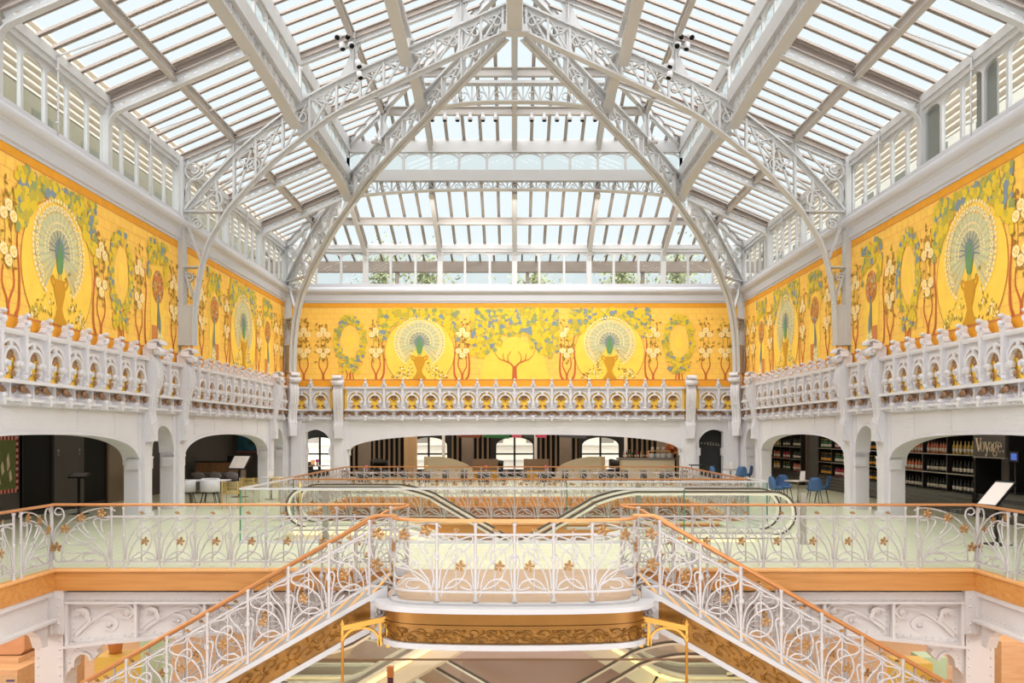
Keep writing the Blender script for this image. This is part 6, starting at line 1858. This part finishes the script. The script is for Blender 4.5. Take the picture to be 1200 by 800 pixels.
# ---------------------------------------------------------------- escalators
def escalator(label, y0, wdt, xn, xb, d, zt, zb_, flat=1.7):
    """xn: newel end, xb: where the incline starts, d: direction of descent"""
    t = thing('escalator', label, 'escalator')
    S = .577
    run = (zt - zb_) / S
    def line(off, x_in=0.0):
        P = [(xn + d * x_in, zt + off), (xb - d * .9, zt + off), (xb - d * .3, zt + off - .02), (xb + d * .35, zt + off - .2), (xb + d * .9, zt + off - .52)]
        xe = xb + d * run
        P += [(xe - d * .9, zb_ + off + .52), (xe - d * .35, zb_ + off + .2), (xe + d * .3, zb_ + off + .02), (xe + d * .9, zb_ + off), (xe + d * (flat - x_in), zb_ + off)]
        return P
    def dense(P): return [(p.x, p.y) for p in spline(P, 5)]
    HH = .98; R = .45
    for yy in (y0, y0 + wdt):
        up = dense(line(HH, .45))
        a = [(xn + d * .45 - d * R * sin(q), zt + HH - R + R * cos(q)) for q in [PI * k / 12 for k in range(12, 0, -1)]]
        xe = xb + d * run + d * flat
        c = [(xe - d * .45 + d * R * sin(q), zb_ + HH - R + R * cos(q)) for q in [PI * k / 12 for k in range(1, 13)]]
        loop = a + up + c
        b = MB(); b.sweep([(x, yy, z) for x, z in loop], [(-.045, -.018), (.045, -.018), (.045, .018), (-.045, .018)]); b.build('handrail_belt', BELT, t)
        e = 1 if d > 0 else -1
        b = MB(); b.sweep([(x, yy, z) for x, z in loop], [(-.03, -e * .02), (.03, -e * .02), (.03, -e * .075), (-.03, -e * .075)]); b.build('handrail_guide', CREAMMET, t)
        up2 = dense(line(HH - .05, .45)); lo = dense(line(.06, .1))
        b = MB(); vs = []; n = min(len(up2), len(lo))
        for k in range(n): vs += [(lo[k][0], yy, lo[k][1]), (up2[k][0], yy, up2[k][1])]
        fs = [(2 * k, 2 * k + 2, 2 * k + 3, 2 * k + 1) for k in range(n - 1)]
        b.add(vs, fs)
        for A in (a, c):
            b.add([(x, yy, z) for x, z in A], [tuple(range(len(A)))])
        b.build('glass_balustrade', GREENGLASS, t)
        b = MB(); b.sweep([(x, yy, z) for x, z in dense(line(.05))], [(-.09, -.03), (.09, -.03), (.09, .03), (-.09, .03)]); b.build('deck', CREAMMET, t)
        o = -.12 if yy == y0 else .12
        b = MB(); b.sweep([(x, yy + o * .95, z) for x, z in dense(line(-.22))], [(-.03, -.22), (.03, -.22), (.03, .22), (-.03, .22)]); b.build('outer_cladding', CREAMMET, t)
        b = MB(); b.sweep([(x, yy + o * 1.35, z) for x, z in dense(line(-.05))], [(-.02, -.03), (.02, -.03), (.02, .03), (-.02, .03)]); b.build('light_strip', LIT, t)
    st = dense(line(0))
    b = MB()
    b.sweep([(x, y0 + wdt / 2, z) for x, z in st], [(-wdt / 2 + .08, -.02), (wdt / 2 - .08, -.02), (wdt / 2 - .08, .02), (-wdt / 2 + .08, .02)]); b.build('step_band', STEEL, t)
    b = MB(); b.sweep([(x, y0 + wdt / 2, z) for x, z in dense(line(-.5))], [(-wdt / 2 - .1, -.03), (wdt / 2 + .1, -.03), (wdt / 2 + .1, .03), (-wdt / 2 - .1, .03)]); b.build('soffit', CREAMMET, t)
    return t
LZ2 = -5.6; GZ2 = -9.0
escalator('escalator with grey belt handrail descending from the wine bar side, in front', 18.75, 1.1, 5.9, 2.1, -1, FZ, LZ2)
escalator('escalator descending from the lobby side, crossing behind the front one', 20.35, 1.1, -5.2, -2.3, 1, FZ, LZ2)
escalator('lower escalator descending from the wine bar side below the landing', 18.75, 1.1, 5.6, 3.0, -1, LZ2, GZ2)
escalator('lower escalator descending from the lobby side below the landing', 20.35, 1.1, -5.6, -3.0, 1, LZ2, GZ2)

# glass barriers around the escalator opening
def barrier(label, pts, z0=FZ, h=1.08, rail=WHITE, name='glass_barrier'):
    t = thing(name, label, 'barrier')
    for (x0, y0), (x1, y1) in zip(pts, pts[1:]):
        d = V((x1 - x0, y1 - y0, 0)); n = V((-d.y, d.x, 0)).normalized() * .009
        P = [V((x0, y0, z0)) - n, V((x1, y1, z0)) - n, V((x1, y1, z0)) + n, V((x0, y0, z0)) + n]
        b = MB(); b.add([P[0], P[1], P[1] + V((0, 0, h)), P[0] + V((0, 0, h))], [(0, 1, 2, 3)]); b.build('glass_panel', GREENGLASS, t)
        b = MB(); b.bar((x0, y0, z0 + h + .015), (x1, y1, z0 + h + .015), .05, .035, 0, n.normalized()); b.bar((x0, y0, z0 + .03), (x1, y1, z0 + .03), .05, .06, 0, n.normalized()); b.build('cap_rail', rail, t)
    b = MB()
    for x, y in pts: b.box(x - .012, x + .012, y - .012, y + .012, z0, z0 + h)
    b.build('glass_edge', GLASSEDGE, t)
    return t
barrier('low green edged glass barrier in front of the escalators, turning along the lobby side', [(-5.5, 22.2), (-5.5, 17.9), (3.4, 17.9)])
barrier('green edged glass barrier on the wine bar side of the escalators', [(1.2, 20.5), (5.8, 20.5), (5.8, 22.2)])
barrier('glass barrier with bronze top rail on the lower floor below the stair landing', [(-5.3, 18.3), (5.3, 18.3)], LZ2, .96, BRONZE)
for x, y, lb in ((5.75, 17.8, 'brushed steel post standing before the escalator newel on the wine bar side'), (-3.9, 18.4, 'brushed steel post behind the glass barrier on the lobby side'), (2.9, 20.9, 'brushed steel post between escalators on the wine bar side')):
    t = thing('barrier_post', lb, 'post', (x, y, FZ))
    b = MB(); b.box(-.055, .055, -.055, .055, 0, 1.02); b.build('shaft', STEEL, t)
    b = MB(); b.box(-.1, .1, -.1, .1, 0, .015); b.build('foot_plate', STEEL, t)
t = thing('brass_post', 'slim brass post behind the glass barrier corner by the gold chairs', 'post', (-5.05, 21.0, FZ))
b = MB(); b.lathe([(.03, 0), (.03, 1.05), (.0, 1.06)], (0, 0, 0), 'z', 10); b.build('shaft', BRASS, t)
b = MB(); b.lathe([(.08, 0), (.08, .02), (.03, .03)], (0, 0, 0), 'z', 12); b.build('foot_plate', BRASS, t)
t = thing('escalator_sticker', 'strip of small blue and red pictogram stickers on the escalator skirt', 'sticker', (3.0, 18.57, FZ - .14))
b = MB()
for k in range(6):
    x = -.3 + k * .1
    if k < 4: b.lathe([(.0, 0), (.035, 0), (.035, .006), (0, .006)], (x, 0, 0), 'y', 12, 0)
    else: b.box(x - .04, x + .02, 0, .006, -.02, .02, 1)
b.build('pictogram', [mat('sticker_blue', (84, 130, 196), .5), mat('sticker_red', (206, 110, 90), .5)], t)

# ---------------------------------------------------------------- lower floor
b = MB()
T = .33
for x0, x1, y0, y1 in ((-17, -5.3, 7, 48), (5.3, 17, 7, 48), (-5.3, 5.3, 7, 18.4), (-5.3, 5.3, 22.1, 48)): b.box(x0, x1, y0, y1, LZ2 - T, LZ2)
TAN = wood('tan_floor', (196, 156, 120), (212, 176, 138), (1, 5, 5), .4)
struct(b.build('floor_lower', TAN))
def facets(name, cols):
    m = bpy.data.materials.new(name); m.use_nodes = True
    nt = m.node_tree; bs = nt.nodes['Principled BSDF']; bs.inputs['Roughness'].default_value = .3
    tc = nt.nodes.new('ShaderNodeTexCoord'); mp = nt.nodes.new('ShaderNodeMapping'); mp.inputs['Rotation'].default_value = (0, .7, .7)
    ck = nt.nodes.new('ShaderNodeTexVoronoi'); ck.inputs['Scale'].default_value = .45; ck.distance = 'CHEBYCHEV'
    rp = nt.nodes.new('ShaderNodeValToRGB'); rp.color_ramp.interpolation = 'CONSTANT'
    rp.color_ramp.elements[0].color = lin(cols[0]); rp.color_ramp.elements[1].color = lin(cols[1]); rp.color_ramp.elements[1].position = .4
    e = rp.color_ramp.elements.new(.7); e.color = lin(cols[2])
    nt.links.new(tc.outputs['Object'], mp.inputs[0]); nt.links.new(mp.outputs[0], ck.inputs['Vector'])
    sp_ = nt.nodes.new('ShaderNodeSeparateColor'); nt.links.new(ck.outputs['Color'], sp_.inputs[0]); nt.links.new(sp_.outputs[0], rp.inputs[0])
    nt.links.new(rp.outputs[0], bs.inputs['Base Color']); return m
FAC = facets('taupe_facet', [(166, 136, 122), (146, 122, 104), (178, 148, 132)])
b = MB(); b.box(-5.3, 5.3, 22.04, 22.1, GZ2 - .5, LZ2 + .004); struct(b.build('wall_lower', FAC))
b = MB(); b.box(-4.2, 4.2, 22.12, 34, LZ2, LZ2 + .012); o = b.build('taupe_rug', FAC); tag(o, 'taupe and maroon faceted floor covering beyond the lower escalators', 'floor covering')
b = MB(); b.box(-17, 17, 7, 48, GZ2 - .3, GZ2); struct(b.build('floor_ground', FAC))
b = MB(); b.box(-15, 15, 7.0, 47, FZ - T - .06, FZ - T - .005)
# cut the openings out of the soffit by building it from strips
b = MB()
for x0, x1, y0, y1 in ((-15, 15, YG + .05, 18.2), (-15, -5.0, 18.2, 21.9), (5.0, 15, 18.2, 21.9), (-15, 15, 21.9, 22.5), (-15, -5.8, 22.5, 31), (5.8, 15, 22.5, 31), (-15, 15, 31, 47), (-15, -7.55, 7, YG + .05), (7.55, 15, 7, YG + .05)):
    b.box(x0, x1, y0, y1, FZ - T - .05, FZ - T - .004)
struct(b.build('ceiling_lower', WHITE))
WTAN = mat('tan_wall', (206, 162, 122), .6)
for s, nm in ((-1, 'wall_lower_left'), (1, 'wall_lower_right')):
    b = MB(); x0, x1 = sorted((s * 16.5, s * 16.8)); b.box(x0, x1, 7, 48, LZ2, FZ - T); struct(b.build(nm, WTAN))
b = MB(); b.box(-17, 17, 36, 36.3, LZ2, FZ - T); struct(b.build('wall_lower_back', WTAN))
# displays on the lower floor
LEATH = mat('tan_leather', (204, 150, 108), .5, noise=(4, .08)); PYEL = mat('plinth_yellow', (224, 190, 84), .5); PMINT = mat('plinth_mint', (186, 220, 192), .5); ORSAT = wood('orange_timber', (210, 166, 122), (224, 184, 142), (1, 3, 6))
t = thing('leather_display', 'rounded tan leather pouf on a broad timber plinth below the gallery, lobby side', 'display', (-10.1, 17.6, LZ2))
b = MB(); b.box(-1.6, .85, -1.0, 1.6, 0, 1.2); b.build('plinth', ORSAT, t)
b = MB(); b.box(-1.3, .6, -.5, 1.0, 1.2, 1.3); b.build('upper_step', ORSAT, t)
b = MB(); pr = [(-.7, -.24), (.62, -.24), (.7, -.16), (.7, .16), (.62, .26), (-.7, .26)]
b.prism([(x, 1.56 + z) for x, z in pr], (-.1, -.3, 0), (1, 0, 0), (0, 0, 1), (0, .9, 0)); b.build('pouf', LEATH, t)
t = thing('acrylic_stand', 'clear acrylic price holder in front of the leather display', 'stand', (-9.0, 16.0, LZ2))
b = MB(); b.box(-.25, .12, -.02, .02, 1.0, 1.26); b.build('plate', GREENGLASS, t)
b = MB(); b.box(-.1, .05, -.025, -.02, 1.16, 1.2); b.build('tag', mat('tag_purple', (90, 80, 120), .6), t)
b = MB(); b.box(-.1, .02, -.08, .08, 0, 1.0); b.build('block', WTAN, t)
def plinth(label, loc, w, d, h, m):
    t = thing('display_plinth', label, 'plinth', loc)
    b = MB(); b.box(-w / 2, w / 2, -d / 2, d / 2, 0, h); b.build('block', m, t)
    b = MB(); b.box(-w / 2 - .015, w / 2 + .015, -d / 2 - .015, d / 2 + .015, 0, .06); b.build('kick', m, t)
    return t
plinth('yellow display plinth with copper torso under the gallery, lobby side', (-7.55, 17.0, LZ2), .62, .6, 1.42, PYEL)
plinth('mint green display plinth behind the yellow one, lobby side', (-7.35, 18.3, LZ2), .45, .5, 1.75, PMINT)
plinth('yellow display plinth under the gallery, wine bar side', (7.7, 17.4, LZ2), .62, .6, 1.2, PYEL)
plinth('mint green display plinth beside the yellow one, wine bar side', (8.35, 18.0, LZ2), .5, .5, 1.15, PMINT)
t = thing('copper_bust', 'shiny copper torso standing on the yellow plinth', 'sculpture', (-7.6, 17.0, LZ2 + 1.42))
b = MB(); b.lathe([(0, 0), (.1, 0), (.12, .08), (.13, .16), (.17, .26), (.18, .32), (.08, .36), (.06, .42), (0, .43)], (0, 0, 0), 'z', 14); b.build('torso', COPPER, t)
b = MB(); b.box(-.1, .1, -.08, .08, -.0, .02); b.build('base', COPPER, t)
t = thing('round_emblem_board', 'tan board with black round emblem below the gallery, wine bar side', 'sign', (8.0, 16.6, LZ2))
b = MB(); b.box(-.28, .33, 0, .05, .55, 1.02); b.build('board', mat('board_tan', (176, 142, 108), .6), t)
b = MB(); b.lathe([(0, -.006), (.085, -.006), (.085, 0), (0, 0)], (-.02, 0, .86), 'y', 20); b.build('emblem', BLACK, t)
b = MB(); b.prism([(-.05, .9), (-.02, .92), (.0, .84), (-.03, .8), (-.07, .85)], (0, -.009, 0), (1, 0, 0), (0, 0, 1), (0, .003, 0)); b.build('emblem_mark', bpy.data.materials['board_tan'], t)
b = MB(); b.box(-.25, .3, 0, .04, 0, .55); b.build('leg_panel', WTAN, t)
t = thing('timber_display', 'warm orange timber display wall at the edge below the wine bar gallery', 'display', (10.6, 18.2, LZ2))
b = MB(); b.box(-1.0, 2.2, -.6, .8, 0, 1.5); b.build('plinth', ORSAT, t)
b = MB(); b.box(-1.0, 2.2, .6, .8, 1.5, 2.5); b.build('back_panel', ORSAT, t)
t = thing('red_ornament', 'small red rounded ornament on the orange timber display', 'ornament', (10.2, 17.9, LZ2 + 1.5))
b = MB(); b.ball((0, 0, .16), .16, 0, 14, 10); b.build('globe', mat('ornament_red', (196, 44, 36), .35), t)
b = MB(); b.lathe([(.06, 0), (.04, .02)], (0, 0, 0), 'z', 10); b.build('foot', GILT, t)
t = thing('maroon_post', 'maroon square post with copper cap standing before the lower barrier', 'post', (-2.35, 16.9, LZ2))
b = MB(); b.box(-.05, .05, -.05, .05, 0, 1.0); b.build('shaft', mat('post_maroon', (86, 40, 58), .4), t)
b = MB(); b.box(-.06, .06, -.06, .06, 1.0, 1.2); b.build('cap', COPPER, t)
t = thing('round_desk', 'round maroon reception desk on the lower floor behind glass', 'desk', (-.8, 17.0, GZ2))
b = MB(); b.lathe([(1.0, 0), (1.0, 1.0), (.9, 1.0)], (0, 0, 0), 'z', 28); b.build('body', mat('desk_maroon', (150, 84, 76), .3), t)
b = MB(); b.lathe([(.85, 1.0), (1.05, 1.0), (1.05, 1.05), (.85, 1.05)], (0, 0, 0), 'z', 28); b.build('top', bpy.data.materials['desk_maroon'], t)

# ---------------------------------------------------------------- outside the clerestory
FOL = mat('foliage_green', (158, 162, 118), .9, noise=(3, .3)); TRK = mat('tree_bark', (96, 84, 72), .9)
def tree(label, x, y, h, seed):
    r = random.Random(seed)
    t = thing('roof_garden_tree', label, 'tree', (x, y, 5.0))
    b = MB(); b.tube([(0, 0, 0), (.1, 0, h * .4), (-.05, .1, h * .7)], [.12, .09, .05], 6); b.build('trunk', TRK, t)
    b = MB()
    for _ in range(900):
        a = r.uniform(0, 6.28); q = r.gauss(0, 1); z = h * .65 + r.gauss(0, 1) * h * .15; rr = abs(q) * .75
        c = V((rr * cos(a), rr * sin(a), z)); u = V((r.uniform(-1, 1), r.uniform(-1, 1), r.uniform(-1, 1))).normalized(); w = u.orthogonal()
        s = r.uniform(.06, .13); b.add([c - u * s, c + w * s * .5, c + u * s, c - w * s * .5], [(0, 1, 2, 3)])
    b.build('foliage', FOL, t)
for i, (x, y, h, wh) in enumerate(((-4.3, 44.5, 4.2, 'behind the second bay of the far clerestory'), (-6.8, 46, 5.0, 'behind the outer bay toward the lobby'), (1.0, 45, 3.6, 'behind the middle of the far clerestory'), (5.4, 44.5, 4.0, 'behind the bay toward the wine bar'), (8.2, 45, 4.6, 'behind the outermost bay toward the wine bar'))):
    tree('leafy tree outside %s' % wh, x, y, h, i)
t = thing('outer_pergola', 'grey brown roof beam structure outside the far clerestory windows', 'structure', (0, 41.8, 0))
PB = mat('pergola_beam', (150, 134, 122), .7)
b = MB(); b.box(-12, 12, -.15, .15, 7.55, 8.05); b.build('front_beam', PB, t)
b = MB()
for k in range(38):
    x = -12 + k * .65; b.bar((x, .3, 8.0), (x, -1.2, 8.3), .08, .1, 0, (1, 0, 0))
b.build('rafter', PB, t)
for x in (-11.5, -5.5, 0.6, 6, 11.5):
    b = MB(); b.box(x - .08, x + .08, -.08, .08, 4.5, 7.55); b.build('post', PB, t)
t = thing('outer_terrace', 'pale terrace parapet outside the far clerestory', 'parapet', (0, 50, 0))
b = MB(); b.box(-14, 14, 0, .3, 4.5, 7.6); b.build('wall', STONE, t)
b = MB()
for k in range(20):
    x = -13 + k * 1.37; b.tube([(x, -.05, 7.6), (x + .7, -.05, 8.0), (x + 1.37, -.05, 7.6)], .04, 4)
b.build('lattice_top', mat('terrace_rust', (170, 120, 100), .8), t)
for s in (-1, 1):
    t = thing('reflection_backdrop', 'made-up building with slats imitating roof reflections outside the clerestory of the %s' % SIDE_NAME[s], 'building', (s * 13.2, 24, 0))  # added behind the side panes; darkens them, slats imitate roof reflections in the glass
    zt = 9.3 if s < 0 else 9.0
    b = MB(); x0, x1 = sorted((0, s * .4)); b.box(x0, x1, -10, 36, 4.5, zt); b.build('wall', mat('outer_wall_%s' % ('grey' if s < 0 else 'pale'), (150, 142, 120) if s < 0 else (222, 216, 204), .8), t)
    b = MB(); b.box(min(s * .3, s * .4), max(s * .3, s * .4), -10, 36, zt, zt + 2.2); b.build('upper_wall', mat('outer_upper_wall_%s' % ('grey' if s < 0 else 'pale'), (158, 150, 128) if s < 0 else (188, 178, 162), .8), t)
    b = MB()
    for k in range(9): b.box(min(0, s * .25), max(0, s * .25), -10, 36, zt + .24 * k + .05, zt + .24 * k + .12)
    b.build('reflection_slat', STONE, t)
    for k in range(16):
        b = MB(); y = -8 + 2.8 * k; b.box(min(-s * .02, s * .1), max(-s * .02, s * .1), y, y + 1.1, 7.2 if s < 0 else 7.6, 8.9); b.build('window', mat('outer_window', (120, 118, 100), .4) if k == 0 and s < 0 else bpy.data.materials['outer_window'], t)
# ---------------------------------------------------------------- camera, sky, lights
cam = bpy.data.cameras.new('camera'); co = bpy.data.objects.new('camera', cam); COL.objects.link(co)
co.location = (0, 0, 0); co.rotation_euler = (PI / 2, 0, 0)
cam.sensor_width = 36; cam.lens = 36 * 1046 / 1200
cam.shift_x = -3 / 1200; cam.shift_y = 108 / 1200
cam.clip_start = .05; cam.clip_end = 400
sc = bpy.context.scene; sc.camera = co
w = bpy.data.worlds.new('sky'); sc.world = w; w.use_nodes = True
bg = w.node_tree.nodes['Background']; bg.inputs['Color'].default_value = lin((236, 246, 250)); bg.inputs['Strength'].default_value = 0.93
def sun(name, rot, e, ang, col=(1, 1, 1)):
    l = bpy.data.lights.new(name, 'SUN'); l.energy = e; l.angle = ang; l.color = col
    o = bpy.data.objects.new(name, l); COL.objects.link(o); o.rotation_euler = rot; return o
sun('veiled_sun', (math.radians(52), 0, 0), 10.2, math.radians(160), (1, .99, .985))
WARM = (1, .82, .62)
def area(name, loc, sx_, sy, e, col, rot=(0, 0, 0)):
    l = bpy.data.lights.new(name, 'AREA'); l.shape = 'RECTANGLE'; l.size = sx_; l.size_y = sy; l.energy = e; l.color = col
    o = bpy.data.objects.new(name, l); COL.objects.link(o); o.location = loc; o.rotation_euler = rot; return o
def aimed(name, loc, to, sx_, sy, e, col):
    o = area(name, loc, sx_, sy, e, col); o.rotation_euler = (V(to) - V(loc)).to_track_quat('-Z', 'Y').to_euler(); return o
aimed('end_wall_fill', (0, 34.4, 8.9), (0, YB, .8), 12, .3, 420, (1, .985, .97))  # added fill to brighten the end wall, hung apart from the spotlight row
area('bar_ceiling_light', (11.2, 27, .5), 1.0, 30, 90, WARM)
area('lobby_ceiling_light', (-11.5, 27, .5), 1.0, 28, 50, WARM)
area('cafe_ceiling_light', (0, 42.5, .5), 20, 4, 420, WARM)
for s in (-1, 1):
    area('lower_floor_light', (s * 10.5, 18, FZ - .45), 5, 16, 300, (1, .9, .76))
area('lower_back_light', (0, 29, FZ - .45), 10, 8, 200, (1, .9, .78))
area('lower_front_fill', (0, 16.5, FZ - .6), 12, 2.0, 200, (1, .92, .82))  # added fill to brighten the lower front, no fitting there
area('lower_void_light', (0, 20.0, LZ2 - .4), 9, 2.5, 130, (1, .9, .84))
sc.view_settings.view_transform = 'Standard'; sc.view_settings.look = 'None'; sc.view_settings.gamma = 1.0
sc.view_settings.use_curve_mapping = False; sc.view_settings.exposure = 0.2
sc.cycles.transparent_max_bounces = 24; sc.cycles.max_bounces = 10; sc.cycles.diffuse_bounces = 5
sc.cycles.use_denoising = True
sc.cycles.sample_clamp_indirect = 6
